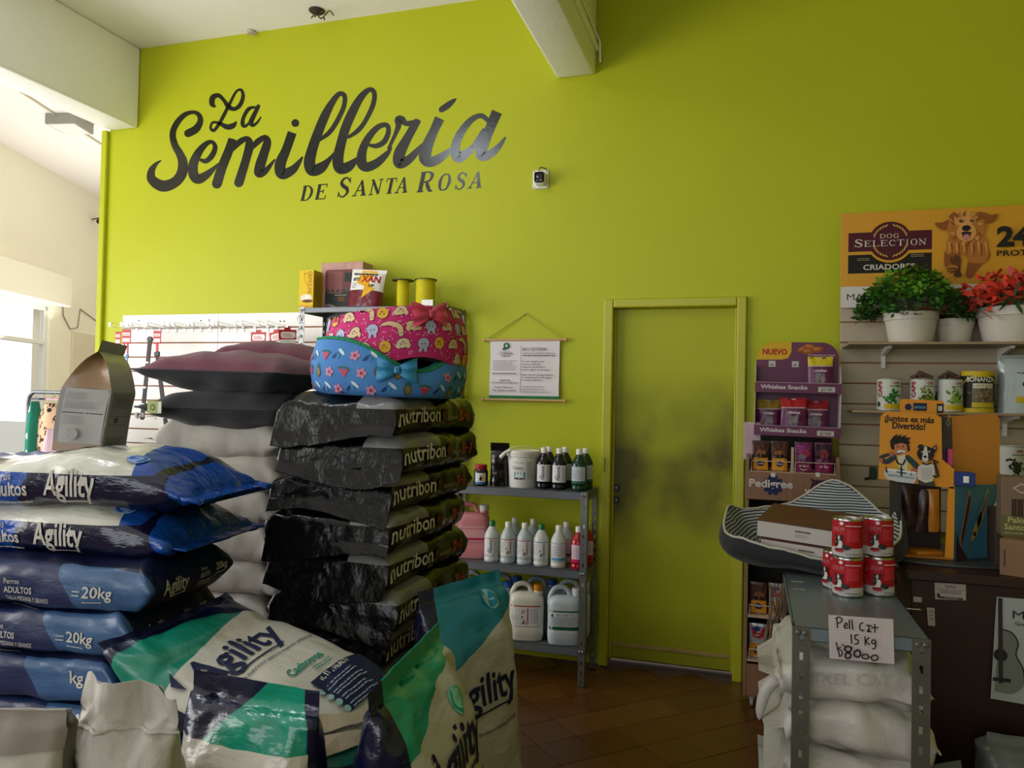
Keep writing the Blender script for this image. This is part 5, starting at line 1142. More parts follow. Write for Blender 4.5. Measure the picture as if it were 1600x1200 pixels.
def m_dog(a, x, z, r):
    a.mark()
    c = ('#d9bf95', '#d8c7a2')[r.randint(0, 1)]; q = r.uniform(-40, 40); K_ = '#3a2a30'
    a.ell(x, z, .0165, .0125, K_, q); a.ell(x, z, .0150, .011, c, q); a.ell(x-.012, z+.007, .0065, .004, c, q+50, n=10); a.ell(x+.012, z+.007, .0065, .004, c, q-50, n=10)
    for dx in (-.005, .005): a.ell(x+dx, z+.002, .0014, .0014, K_, n=8)
    a.ell(x, z-.003, .0022, .0014, K_, n=8)
def m_chick(a, x, z, r): a.mark(); a.ell(x, z, .0145, .0155, '#3a2a30'); a.ell(x, z, .0132, .0142, '#d9a52e'); a.ell(x-.003, z+.003, .0015, .0015, '#3a2a30', n=8); a.ell(x+.006, z+.003, .0015, .0015, '#3a2a30', n=8); a.ell(x+.002, z-.003, .004, .0022, '#b8502a', n=8)
def m_bunny(a, x, z, r): a.mark(); a.ell(x, z, .0145, .014, '#3a2a30'); a.ell(x, z, .0133, .0128, '#a9b3cc'); a.ell(x-.005, z+.014, .0035, .008, '#a9b3cc', 10, n=10); a.ell(x+.006, z+.013, .0035, .008, '#a9b3cc', -20, n=10); a.ell(x-.004, z+.001, .0016, .0016, '#3a2a30', n=8); a.ell(x+.004, z+.001, .0016, .0016, '#3a2a30', n=8)
def m_long(a, x, z, r): a.mark(); a.stroke([(x-.018, z+.014, .014), (x-.016, z-.004, .014), (x+.004, z-.014, .013), (x+.02, z-.012, .008)], '#3a2a30', n=4); a.stroke([(x-.018, z+.014, .0115), (x-.016, z-.004, .0115), (x+.004, z-.014, .0105), (x+.02, z-.012, .006)], '#d9b48c', n=4); a.ell(x-.020, z+.012, .0014, .0014, '#3a2a30', n=8); a.ell(x-.013, z+.013, .0014, .0014, '#3a2a30', n=8)
def m_dots(a, x, z, r):
    a.mark()
    for k in range(4): a.ell(x+r.uniform(-.018, .018), z+r.uniform(-.018, .018), .0022, .0022, '#e3a9c0', n=8)
def mot_blue(a, r, H, rnd): place(a, r, H, rnd, [m_pine, m_leafy, m_melon, m_flower, m_leafy, m_pine, m_flower], .055)
def mot_pink(a, r, H, rnd):
    place(a, r, H, rnd, [m_dog, m_chick, m_long, m_bunny, m_dog], .058, .012); place(a, r, H, random.Random(9), [m_dots], .034, .006, 1.0)
g = NT('blue_printed_cloth', .8); g.bump(g.noise(250, 2), .2, .002); M_bed1 = g.out(g.mix(g.noise(9, 3), '#2c62a8', '#4b8ac4'))
M_bed2 = mat('pink_printed_cloth', '#c21f6b', .8, bump=(250, .2)); M_gpipe = mat('green_fleece_piping', '#1f8a4c', .95, bump=(120, 1)); M_pinkp = mat('pink_piping', '#b52462', .9); M_dkl = mat('dark_lining', '#17171a', .95); M_teall = mat('teal_fleece', '#1a7a74', .95, bump=(120, .8))
bc = at(606, 600, 2.46)
pet_bed('blue pet bed with a fruit print, green piping and a blue bow', (bc.x, 2.47, 1.475), (math.radians(0), math.radians(1.5), 0), .247, .185, .10, math.radians(-42), .62, M_bed1, M_teall, M_gpipe, mot_blue, math.radians(-59), .7, mat('blue_satin', '#1d7fb0', .4, sheen=.3), seed=3, bow_h=.83)
pet_bed('pink pet bed with an animal print, turned over inside the blue bed', (bc.x+.012, 2.48, 1.76), (PI, math.radians(-7), 0), .225, .225, .055, math.radians(50), .75, M_bed2, M_dkl, M_pinkp, mot_pink, math.radians(38), .4, mat('coral_satin', '#c73450', .45, sheen=.3), seed=5, bow_h=.22)
# ================================================================ right: slatted panel, banner, pots, cans
M_slatr = mat('cream_melamine', '#b3a48c', .45); M_mdfd = mat('dark_groove', '#4a2c20', .8)
SR = thing('slatwall_panel', 'cream slatted display panel with shelves behind the counter', 'wall panel')
pts = [onY(px, py, 4.22) for px, py in ((1336, 489), (1366, 489))]
slat_board(SR, .421, 1.95, 2.00, 11, .1035, 4.22, M_slatr, gap=.007, dots=[(p.x, p.z) for p in pts])
# yellow banner board
x0, zb_ = onY(1313, 481, 4.19).x, onY(1313, 481, 4.19).z; z1 = onY(1313, 334, 4.19).z; W = 1.5; H = z1-zb_
th = thing('banner_board', 'yellow dog food banner with a running golden dog above the slatted panel', 'banner', (x0, 4.19, zb_))
MB().box(0, W, 0, .012, 0, H, bev=.001).build('board', mat('yellow_board', '#cf9420', .4), th)
a = Art(); u = H/147.0     # px -> m on this plane
def bx(px): return (px-1313)*u
def by(py): return H-(py-334)*u
def bp(cx, cy): # crop coords (scale 3.43, origin 1300,310) -> banner coordinates, undoing the slope
    px, py = 1300+cx/3.43, 310+cy/3.43; q = onY(px, py, 4.19); return q.x-x0, q.z-zb_
def bP(*l): return [bp(x, y)+((w_/3.43*u,) if True else ()) for x, y, w_ in l]
a.rect(0, 0, W, bp(40, 475)[1], '#cfcac2'); a.text('MARGARITA', bp(80, 545)[0], bp(80, 545)[1], .03, '#1b1a1c', .3, .03)
MARO = '#4a1020'; r_ = lambda l, c: a.poly([bp(x, y) for x, y in l], c)
l0, t0 = bp(88, 187); l1, t1 = bp(535, 275); a.rect(l0, bp(88, 288)[1], l1, t0, MARO); cx, cy = bp(311, 228); R_ = 104/3.43*u*.98
a.rect(l0, bp(88, 404)[1], l1, bp(88, 305)[1], '#17130c'); a.ell(cx, cy, R_*1.1, R_*1.12, '#cf9420', n=40); a.rect(l0, bp(88, 288)[1], l1, t0, MARO); a.ell(cx, cy, R_, R_*1.0, MARO, n=40)
a.serif('DOG', bp(255, 215)[0], bp(255, 215)[1], .022, '#d9c9a8', .088, bold=1.0); a.serif('SELECTION', bp(118, 262)[0], bp(118, 262)[1], .038, '#d9cfc4', .325, bold=1.05, small=.78, gap=.1)
a.text('CRIADORES', bp(166, 385)[0], bp(166, 385)[1], .026, '#c9c2b4', .235, .02); a.lines(bp(135, 320)[0], bp(135, 338)[1], bp(200, 320)[0], bp(135, 320)[1], 2, '#9a8a64', .4, 3, 0); a.lines(bp(420, 320)[0], bp(135, 326)[1], bp(490, 320)[0], bp(135, 308)[1], 2, '#9a8a64', .4, 3, 0)
for s_ in (-1, 1):
    for up in (1, -1):
        for k in range(6):
            an = math.radians(22+k*11)*up; rr = R_*.80; ex, ey = cx+s_*rr*math.cos(an), cy+rr*math.sin(an); a.ell(ex, ey, .010, .0035, '#c79b4a', math.degrees(math.atan2(math.sin(an), s_*math.cos(an)))+60*s_*up, n=8)
# the running dog
G1, G2, G3, G4 = '#b06e2c', '#8a4f1e', '#cf9552', '#5e3414'
S_ = lambda l, c, n=5: a.stroke([bp(x, y)+(w_/3.43*u*1.02,) for x, y, w_ in l], c, n=n)
E_ = lambda x, y, rx, ry, c, rot=0: a.ell(*bp(x, y), rx/3.43*u*1.02, ry/3.43*u*1.02, c, rot)
S_([(790, 300, 90), (760, 350, 60), (735, 410, 36)], G2); S_([(640, 300, 70), (630, 350, 50), (640, 378, 44)], G2); S_([(660, 330, 50), (668, 380, 30), (672, 410, 26)], G4)
r_([(612, 240), (640, 170), (700, 150), (790, 170), (830, 230), (838, 300), (822, 345), (770, 350), (735, 345), (700, 290), (650, 290), (610, 300)], G1)
for k in range(16): x = 625+k*13; S_([(x, 240+8*(k % 3), 9), (x+4, 275, 7), (x-2+5*(k % 2), 300+12*(k % 3), 2)], (G3, G2, G1)[k % 3], 3)
S_([(640, 130, 40), (600, 150, 44), (558, 140, 16)], G2); S_([(790, 95, 40), (840, 112, 44), (880, 90, 10)], G2)
E_(716, 160, 84, 82, G1); E_(700, 110, 62, 36, G3); r_([(620, 100), (650, 75), (680, 90), (650, 130)], G2); r_([(770, 80), (800, 75), (810, 105), (785, 120)], G2)
for k in range(18): an = k*20; S_([(716+74*math.cos(math.radians(an)), 165+74*math.sin(math.radians(an)), 14), (716+92*math.cos(math.radians(an+6)), 165+94*math.sin(math.radians(an+6)), 3)], (G1, G2, G3)[k % 3], 2)
E_(716, 185, 44, 46, G3); E_(716, 163, 20, 15, '#1d1412'); E_(688, 124, 9, 8, '#20120c'); E_(747, 122, 9, 8, '#20120c'); E_(690, 122, 2.5, 2.5, '#e8ded0'); E_(749, 120, 2.5, 2.5, '#e8ded0')
r_([(690, 188), (716, 182), (742, 188), (735, 215), (716, 228), (698, 215)], '#3c1a16'); E_(716, 210, 15, 14, '#c07a86'); S_([(690, 187, 4), (716, 183, 5), (742, 187, 4)], '#2a1612', 3)
E_(640, 375, 26, 16, G1); E_(670, 412, 18, 12, G4)
for k in range(4): E_(622+12*k, 380, 4, 5, '#2a1a12')
a.text('24%', bp(878, 258)[0], bp(878, 258)[1], .088, '#1b1a16', .24, .045); a.text('PROTEINA', bp(878, 312)[0], bp(878, 312)[1], .026, '#1b1a16', .24, .02)
a.build('print', th, lambda p, q, o: (p, -.0005-o*.5, q))
# shelves with white brackets
M_shw = mat('cream_shelf_board', '#9c8468', .5, var=.08)
def wall_shelf(label, x0, x1, z, y0, brs):
    th = thing('wall_shelf', label, 'shelf', (x0, y0, z))
    MB().box(0, x1-x0, 0, 4.218-y0, -.012, 0, bev=.002).build('shelf_board', M_shw, th)
    for x in brs:
        b = MB(); b.prism([(4.218-y0, -.012), (4.218-y0-.2, -.012), (4.218-y0-.2, -.022), (4.218-y0-.02, -.05), (4.218-y0-.02, -.11), (4.218-y0, -.11)], x-x0-.009, x-x0+.009, axes='yz'); b.build('bracket', M_white, th)
wall_shelf('upper cream shelf carrying the flower pots', .43, 1.9, onY(1400, 534, 3.92).z, 3.92, (.62, 1.13, 1.7))
ZS1 = onY(1400, 534, 3.92).z
wall_shelf('middle cream shelf carrying the tins', .455, 1.9, onY(1400, 642, 3.96).z, 3.96, (.63, 1.15, 1.7)); ZS2 = onY(1400, 642, 3.96).z
ZS3 = onY(1580, 755, 3.96).z; wall_shelf('lower cream shelf at the right edge', 1.06, 1.9, ZS3, 3.96, (1.2, 1.7))
# pots
M_pot = mat('white_ceramic_pot', '#cfc8ba', .35)
LV = [NT('leaf_green_%d' % k, .5) for k in range(1)]
def leafmat(name, c1, c2): g = NT(name, .5); return g.out(g.mix(g.noise(25, 2), c1, c2))
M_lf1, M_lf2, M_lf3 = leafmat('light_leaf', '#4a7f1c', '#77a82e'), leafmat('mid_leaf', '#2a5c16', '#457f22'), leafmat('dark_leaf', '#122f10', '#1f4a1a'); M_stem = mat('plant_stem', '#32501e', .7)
def pot(label, x, y, z, r=.128, h=.145, plant='green', seed=1, n=230, spread=.24, ph=.17):
    th = thing('potted_plant', label, 'plant', (x, y, z)); rr = r
    p = MB().lathe([(rr*.76, 0), (rr*.78, .004), (rr*.93, h*.74), (rr*.98, h*.75), (rr*1.0, h), (rr*.94, h), (rr*.9, h*.8)], seg=40).build('pot', M_pot, th, smooth=40)
    MB().lathe([(rr*.9, h*.8), (0, h*.83)], seg=24).build('soil', mat('soil', '#2a2018', .95), p)
    rnd = random.Random(seed)
    mats_ = [M_lf1, M_lf2, M_lf3] if plant == 'green' else [mat('coral_petal', '#d9402c', .55, var=.25, vscale=30), mat('pink_petal', '#c4554e', .55, var=.2, vscale=30), M_lf3]
    protos = []
    for k, m_ in enumerate(mats_):
        b = MB(); L, w_ = (.024, .019) if plant == 'green' else (.050, .024)
        if k == 2 and plant != 'green': L, w_ = .06, .014
        for j in range(8 if plant == 'green' else 6):
            an = j*2.4; c, s_ = math.cos(an), math.sin(an); up_ = .012*(j//4) if plant == 'green' else .01*(j//3); L2 = L*(1.25 if j < 4 else .9)
            pr = [(0, 0), (L*.35, w_/2), (L*.8, w_*.42), (L, 0), (L*.8, -w_*.42), (L*.35, -w_/2)]
            pr = [(a_*L2/L+.006, b_) for a_, b_ in pr]; vs = [(x_*c-y_*s_, x_*s_+y_*c, up_+(.25+up_*30)*x_-.12*abs(y_)*2+(-.25*x_*x_/L)) for x_, y_ in pr]
            b.add(vs, [(0, 1, 5), (1, 2, 4, 5), (2, 3, 4)])
        protos.append(b.build('leaf' if (plant == 'green' or k == 2) else 'petal', m_, th, smooth=180, recalc=False))
    used = [False]*3; st = MB()
    for i in range(n):
        an = rnd.uniform(0, 2*PI); q = rnd.random()**.5; el = rnd.random()
        x_, y_ = spread*q*math.cos(an), spread*.8*q*math.sin(an); z_ = h+.015+ph*(1-q**2.2)*(.35+.65*el)-(.05 if q > .8 else 0)*rnd.random()
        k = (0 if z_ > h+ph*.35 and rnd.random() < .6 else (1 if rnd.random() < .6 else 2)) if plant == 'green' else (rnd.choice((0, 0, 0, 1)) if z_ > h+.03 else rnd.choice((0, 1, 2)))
        if not used[k]: o = protos[k]; used[k] = True
        else: o = protos[k].copy(); COL.objects.link(o); o.parent = th
        o.location = (x_, y_, z_); o.rotation_euler = (rnd.uniform(-.7, .7)-.5*(y_/spread), rnd.uniform(-.7, .7)+.5*(x_/spread), rnd.uniform(0, 6)); s_ = rnd.uniform(.7, 1.25); o.scale = (s_, s_, s_)
        if i % 6 == 0: st.tube(catmull([(x_*.15, y_*.15, h*.8), (x_*.6, y_*.6, h+(z_-h)*.6), (x_, y_, z_)], 3), .0018, 4)
    st.build('stems', M_stem, th)
    return th
pa = onY(1424, 534, 4.03); pb2 = onY(1577, 534, 4.03)
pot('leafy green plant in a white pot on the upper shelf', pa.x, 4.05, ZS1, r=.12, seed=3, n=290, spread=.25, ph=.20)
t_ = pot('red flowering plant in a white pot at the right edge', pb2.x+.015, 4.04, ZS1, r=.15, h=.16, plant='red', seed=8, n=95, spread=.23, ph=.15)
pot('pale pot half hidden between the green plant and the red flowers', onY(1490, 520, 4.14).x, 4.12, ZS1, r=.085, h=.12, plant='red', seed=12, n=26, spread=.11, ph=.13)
# tins on the middle shelf
M_tin = mat('tin_rim', '#a5a5a3', .3, 1)
def tin(label, px, y, z, r, h, art, body, rz=.0, name='seed_tin', rim=None):
    p = onY(px, 600, y); th = thing(name, label, 'tin', (p.x, y, z), rz)
    MB().lathe([(r*.96, 0), (r, .003), (r, h-.003), (r*.96, h), (r*.93, h-.004), (0, h-.004)], seg=32).build('tin_body', body, th, smooth=40)
    rm = MB()
    for zz in (.002, h-.002): rm.tube([(r*math.cos(k*PI/14), r*math.sin(k*PI/14), zz) for k in range(28)], .0018, 5, closed=True)
    rm.build('rims', rim or M_tin, th, smooth=180); art.build('label', th, cyl(r, 0), step=.015); return th
def green_pic(a, x, z, w_, h_, cols, seed):
    rnd = random.Random(seed)
    for k in range(46): a.mark(); a.L = k % 6+6; a.ell(x+rnd.gauss(0, w_*.24), z+rnd.gauss(0, h_*.24), w_*.13, h_*.07, cols[k % len(cols)], rnd.uniform(0, 180), n=8)
    a.L = 14
def tin_art(r, h, cols, seed, red=True):
    a = Art(); a.rect(-r*1.45, .002, r*1.45, h-.002, '#c5c6be'); green_pic(a, r*.25, h*.42, r*1.2, h*.5, cols, seed); a.rect(-r*.55, h*.06, r*1.4, h*.22, '#c2a81c')
    a.text('CAPS', -r*.75, h*.42, r*.36, '#9b1a2c', h*.5, .04, rot=90) if red else None
    a.text('CAPS', r*.2, h*.83, h*.07, '#9b1a2c', r*.6, .03); a.lines(-r*.1, h*.74, r*1.1, h*.79, 1, '#55555a', .5, 3, 0); a.ell(-r*1.05, h*.2, r*.16, h*.08, '#1e3b28'); return a
M_tinw = mat('white_tin', '#c9c9c2', .35); rT, hT = .052, .152
tin('white seed tin with a bright green leaf picture at the shelf left end', 1389, 4.02, ZS2, rT, hT, tin_art(rT, hT, ('#1f6b2a', '#2f8a36', '#174f20'), 1), M_tinw)
tin('white seed tin with a yellow-green picture behind the display top', 1441, 4.02, ZS2, rT, hT, tin_art(rT, hT, ('#5a6b1f', '#3c4a16', '#7d8a2c'), 2), M_tinw)
tin('dark-labelled seed tin wedged behind two white tins', 1461, 4.12, ZS2, rT, hT, tin_art(rT, hT, ('#3a4a2a', '#2a3820'), 3, False), M_tinw)
tin('white seed tin with a lettuce picture beside the black and yellow tin', 1485, 4.02, ZS2, rT, hT, tin_art(rT, hT, ('#5f8a2a', '#3f6b20', '#86a83c'), 4, False), M_tinw)
for i, (px, nm) in enumerate(((1438, 'cloth-wrapped bundle on top of the second seed tin'), (1480, 'cloth-wrapped bundle on top of the fourth seed tin'))):
    p = onY(px, 600, 4.08); th = thing('dried_bundle', nm, 'bundle', (p.x, 4.05, ZS2+hT+.001)); rnd = random.Random(i)
    for k in range(5): MB().tube(catmull([(-.045+.01*k, rnd.uniform(-.02, .02), .008), (-.01, rnd.uniform(-.02, .02), .018+.004*k), (.045, rnd.uniform(-.02, .02), .008)], 4), .007, 6).build('strand', mat('brown_bundle', '#5c4438', .9), th, smooth=180)
a = Art(); r2, h2 = .068, .19; a.rect(-r2*1.45, .002, r2*1.45, h2-.002, '#17150f'); a.rect(-r2*1.45, .0, r2*1.45, .02, '#c2a814'); a.rect(-r2*1.45, h2-.022, r2*1.45, h2, '#c2a814')
a.ell(0, h2*.62, r2*1.25, h2*.28, '#c2a814', a0=0, a1=180); a.ell(0, h2*.6, r2*1.18, h2*.26, '#17150f', a0=0, a1=180); a.text('BONANZA', 0, h2*.74, .022, '#cfccc0', r2*1.75, .02, align='c'); a.rect(-r2*.5, h2*.58, r2*.8, h2*.7, '#cfc9b0'); a.text('LETTUCE', r2*.15, h2*.61, .011, '#2c2a1c', r2*1.1, .0, align='c')
a.rect(-r2*.55, .02, r2*.9, h2*.57, '#6b5d48'); green_pic(a, r2*.17, h2*.38, r2*1.0, h2*.34, ('#4a3c2a', '#8a7558', '#5d4b34'), 5); a.rect(-r2*.55, .024, r2*.9, h2*.24, '#bfa61c')
tin('large black and yellow seed tin on the middle shelf', 1527, 4.03, ZS2, r2, h2, a, M_black, rim=mat('yellow_rim', '#c2a814', .4))
# foil pouch at the right edge
a = Art(); a.rect(.08, .02, .98, .94, '#aeb9b9'); a.text('CAPS', .52, .74, .05, '#9b1a2c', .4, .03); a.lines(.3, .66, .98, .71, 1, '#55555a', .5, 3, 0)
for k in range(7): a.ell(.45+.09*k, .5+.02*math.sin(k*2), .06, .045, ('#2c4a24', '#476b34')[k % 2], n=10); a.rect(.43+.09*k, .3, .46+.09*k, .48, '#c5c4b4')
a.rect(.28, .18, 1.0, .29, '#bda51c')
pouch('seed_pouch', 'tall silvery seed pouch at the right edge of the middle shelf', 'pouch', (onY(1601, 600, 4.02).x, 4.03, ZS2), 0, .21, .265, .10, [mat('silver_film', '#a9b2b2', .3, .3, bump=(18, .4))], a, crimp=.06, seed=6)
a = tin_art(.056, .165, ('#20261c', '#2c3324'), 6, False); tin('white seed tin with a dark pot picture on the lower shelf', 1578, 4.02, ZS3, .056, .165, a, M_tinw)
a = tin_art(.056, .165, ('#4a1c2c', '#1c5a44'), 7, False); tin('seed tin cut by the right edge on the lower shelf', 1612, 4.03, ZS3, .056, .165, a, M_tinw)
# ================================================================ wooden snack stand with packets
M_oak = NT('light_oak_laminate', .5); w_ = M_oak.noise(5, 6, sx=8, sy=8, sz=.7); M_oak = M_oak.out(M_oak.mix(w_, '#6e4a33', '#8f6749')); M_dki = mat('dark_inside', '#15120f', .8)
DX, DY, DW_, DD = -.025, 3.93, .425, .27
th = thing('snack_stand', 'narrow light wooden rack on casters holding snack packets beside the door', 'display rack', (DX, DY, 0))
for x in (0, DW_-.016): MB().box(x, x+.016, 0, DD, .06, 1.23, bev=.002).build('side_panel', M_oak, th)
MB().box(.016, DW_-.016, DD-.012, DD, .06, 1.34, bev=.002).build('back_panel', M_dki, th)
MB().box(.016, DW_-.016, .0, .016, .06, .215, bev=.002).build('plinth_front', M_oak, th)
hd = MB().box(-.004, DW_+.004, -.008, .006, 1.012, 1.147, bev=.002).build('header_board', M_oak, th)
a = Art(); cx = .125; a.ell(cx, .985, .042, .04, '#131d4a', n=9); 
for k in range(10): a.ell(cx+.04*math.cos(k*.63), .985+.04*math.sin(k*.63), .010, .010, '#131d4a', n=8)
a.text('Pedigree', .015, .975, .036, '#c4bdb8', .20, .03); a.poly([(.285, .945), (.30, 1.01), (.29, 1.03), (.31, 1.02), (.38, 1.02), (.40, 1.035), (.395, 1.0), (.405, .945)], '#3d1032'); a.text('whiskas', .268, .945, .042, '#c9c4bc', .155, .03); a.rect(.115, 1.025, .135, 1.045, '#c9c4bc'); a.rect(.315, 1.035, .335, 1.055, '#c9c4bc')
a.build('print', hd, lambda p, q, o: (p, -.0085-o, q+.1))
SH = [1.15, .452, .24]
for z in SH: MB().box(.016, DW_-.016, -.004, DD-.012, z-.012, z, bev=.002).build('shelf', mat('pale_laminate', '#b59a80', .5), th)
MB().box(.016, DW_-.016, .0, DD-.012, .78, .79, bev=.001).build('shelf', M_oak, th)
for x in (.04, DW_-.04):
    for y in (.04, DD-.04): MB().lathe([(.02, -.008), (.024, -.006), (.024, .006), (.02, .008)], seg=14, mx=Matrix.Translation((x, y, .026)) @ Matrix.Rotation(PI/2, 4, 'Y')).box(x-.012, x+.012, y-.012, y+.012, .04, .062).build('caster', mat('pale_caster', '#a39a90', .5), th)
M_dog_o = mat('orange_film', '#c47a12', .35, bump=(25, .3)); M_dkbr = mat('brown_film', '#3a1c10', .35, bump=(25, .3)); M_purp = mat('purple_film', '#5c1146', .35, bump=(25, .3)); M_mag = mat('magenta_card', '#6b0f38', .5)
def packet(label, x, z, W, H, kind, y=.03, group=None, rz=0.0, seed=0):
    a = Art()
    if kind == 'dog':
        a.rect(.06, .5, .94, .95, '#4a2214'); a.ell(.5, .58, .3, .12, '#7d4f2a'); a.ell(.36, .5, .12, .05, '#1d1210'); a.ell(.66, .5, .12, .05, '#1d1210'); a.rect(.06, .02, .94, .42, '#cf8a18'); a.ell(.5, .24, .22, .10, '#141c48'); a.text('Pedigree', .5, .215, .04, '#d5cfc8', .34, .02, align='c')
    elif kind == 'cat':
        a.rect(.06, .5, .94, .95, '#6b1c5c'); a.rrect(.12, .62, .5, .9, .05, '#8a3c7a'); a.ell(.6, .62, .25, .12, '#a0283c'); a.ell(.4, .52, .2, .08, '#8a7a80'); a.rect(.04, .02, .96, .36, '#7a1046'); a.text('whiskas', .5, .17, .08, '#d5c9cc', .56, .03, align='c'); a.stroke([(.25, .12, .02), (.5, .07, .03), (.75, .12, .02)], '#d5c9cc', n=4)
    elif kind == 'cat2': a.rect(.06, .45, .94, .95, '#2c1624'); a.ell(.5, .62, .28, .16, '#7a2434'); a.rect(.04, .02, .96, .36, '#7a1046'); a.text('whiskas', .5, .17, .08, '#d5c9cc', .56, .03, align='c')
    elif kind == 'foil': a.rect(.04, .5, .96, .96, '#a8a29a'); a.poly([(.1, .94), (.5, .7), (.9, .96), (.8, .55), (.2, .6)], '#a4141c'); a.ell(.4, .84, .22, .07, '#1c2c6b'); a.rect(.04, .02, .96, .42, '#cf8a18'); a.ell(.5, .2, .24, .12, '#141c48'); a.text('Pedigree', .5, .18, .04, '#d5cfc8', .36, .02, align='c')
    elif kind == 'choice': a.rect(.04, .04, .96, .96, '#b07a4a'); a.rect(.1, .58, .9, .92, '#1b1614'); a.text('Trocitos', .5, .77, .07, '#d5cfc8', .6, .02, align='c'); a.text('en Salsa', .5, .63, .07, '#d5cfc8', .6, .02, align='c'); a.ell(.5, .46, .34, .09, '#3a1d10'); a.rect(.04, .02, .96, .34, '#cf8a18'); a.ell(.5, .18, .24, .12, '#141c48'); a.text('Pedigree', .5, .16, .04, '#d5cfc8', .36, .02, align='c')
    m_ = {'dog': M_dkbr, 'cat': M_purp, 'cat2': M_purp, 'foil': mat('silver_film', '#a9b2b2', .3, .3, bump=(18, .4)), 'choice': M_dog_o}[kind]
    t_ = pouch('snack_packet', label, 'packet', (DX+x, DY+y+.02, z), rz, W, H, .025, [m_], a, crimp=.08, group=group, seed=seed, nu=10, nv=12); return t_
def fence_wire(th, x0, x1, z, y=-.004, h=.05):
    MB().tube([(x0, y, z), (x0, y, z+h), (x1, y, z+h), (x1, y, z)], .002, 5).build('wire_guard', mat('white_wire', '#b9b2ac', .4), th)
for k, (x, kind, nm) in enumerate(((.067, 'dog', 'left orange and brown dog snack packet on the top rack shelf'), (.155, 'dog', 'second orange and brown dog snack packet on the top rack shelf'), (.265, 'cat', 'purple cat snack packet left of the other on the top rack shelf'), (.355, 'cat2', 'dark purple cat snack packet at the right of the top rack shelf'))):
    packet(nm, x, SH[0]+.001, .082, .145, kind, seed=k)
for k, (x, kind, nm) in enumerate(((.067, 'dog', 'left orange dog packet on the middle rack shelf'), (.155, 'foil', 'red-topped orange dog packet on the middle rack shelf'), (.27, 'cat2', 'purple packet hidden on the middle rack shelf'))):
    packet(nm, x, SH[1]+.001, .085, .15, kind, seed=10+k)
for k, (x, kind, nm) in enumerate(((.067, 'foil', 'shiny silver and red dog packet on the lowest rack shelf'), (.16, 'choice', 'brown dog packet with a black label on the lowest rack shelf'), (.27, 'dog', 'orange packet hidden on the lowest rack shelf'))):
    packet(nm, x, SH[2]+.001, .088, .16, kind, seed=20+k)
for z in SH: fence_wire(th, .025, .205, z); fence_wire(th, .225, .40, z)
MB().box(.207, .219, .0, .02, SH[0], SH[0]+.12, bev=.001).build('divider', mat('pale_laminate', '#b59a80', .5), th)
p = onY(1172, 690, 3.98); o = MB().box(p.x-.03, p.x+.05, 3.985, 3.99, 1.2, 1.385, bev=.002).build('header_card', mat('pale_pink_card', '#b59aa2', .6)); tag(o, 'pale pink header card peeking out left of the purple display', 'card')
# purple snack display on top
PX0 = .012; M_pur = mat('purple_card', '#5a0f42', .45); M_whc = mat('white_card_edge', '#b5aaa4', .6)
th = thing('snack_display', 'purple and yellow cardboard snack display standing on the wooden rack', 'display', (PX0, 3.955, 1.325), rot=(0, math.radians(.8), 0)); DWp = .385; DHp = .465
pol = [(0, 0), (DWp, 0), (DWp, DHp-.10)]+[(DWp-.08+.08*math.cos(t*PI/16), DHp-.08+.08*math.sin(t*PI/16)) for t in range(0, 9)]+[(.09-.09*math.sin(t*PI/16), DHp-.09+.09*math.cos(t*PI/16)) for t in range(0, 9)]
MB().prism(pol, .12, .124, axes='xz').build('back_card', M_pur, th)
for x in (-.004, DWp): MB().prism([(0, 0), (.12, 0), (.12, DHp-.12), (.06, DHp-.12), (0, .26)], x, x+.004, axes='yz').build('side_card', M_whc, th)
for i, z in enumerate((.012, .222)):
    tr_ = MB(); tr_.box(0, DWp, 0, .12, z-.008, z); tr_.box(-.004, DWp+.004, -.004, 0, z-.012, z+.038); tr_.build('tray', M_pur, th)
    a = Art(); a.text('Whiskas Snacks', .022, z+.006, .018, '#c4b4bc', .215, .035); a.rect(.285, z-.004, .36, z+.02, '#b9b4ae'); a.text('$1100' if i else '$1900', .298, z+.001, .013, '#4a4648', .05, .02); a.rect(0, z+.036, DWp, z+.038, '#b5a0b0'); a.build('tray_print', th, lambda p, q, o: (p, -.0045-o, q))
a = Art(); yl = [(.0, DHp-.085), (.0, DHp-.15)]
a.poly([(.0, DHp-.09)]+[(.09-.09*math.cos(t*PI/16), DHp-.09+.09*math.sin(t*PI/16)) for t in range(1, 9)]+[(.165, DHp), (.165, DHp-.05), (.15, DHp-.08), (.12, DHp-.088)], '#c9a01c'); a.text('NUEVO', .028, DHp-.062, .026, '#a32a1c', .118, .05)
for cx_, cz_, q in ((.22, -.035, 20), (.25, -.022, -10), (.285, -.035, 5), (.24, -.045, 0)): a.ell(cx_, DHp+cz_, .03, .016, '#8a4a1c', q); a.ell(cx_-.004, DHp+cz_+.003, .018, .008, '#b56b34', q)
a.text('¡Crocantes por fuera,', .245, DHp-.066, .009, '#c9b4c4', .125, .01); a.text('suaves por dentro!', .245, DHp-.082, .009, '#c9b4c4', .11, .01)
for x in (.075, .185): a.rect(x-.016, DHp-.125, x+.016, DHp-.095, '#b9b4ae'); a.rect(x-.008, DHp-.118, x+.006, DHp-.11, '#6a6668')
a.build('card_print', th, lambda p, q, o: (p, .1195-o, q))
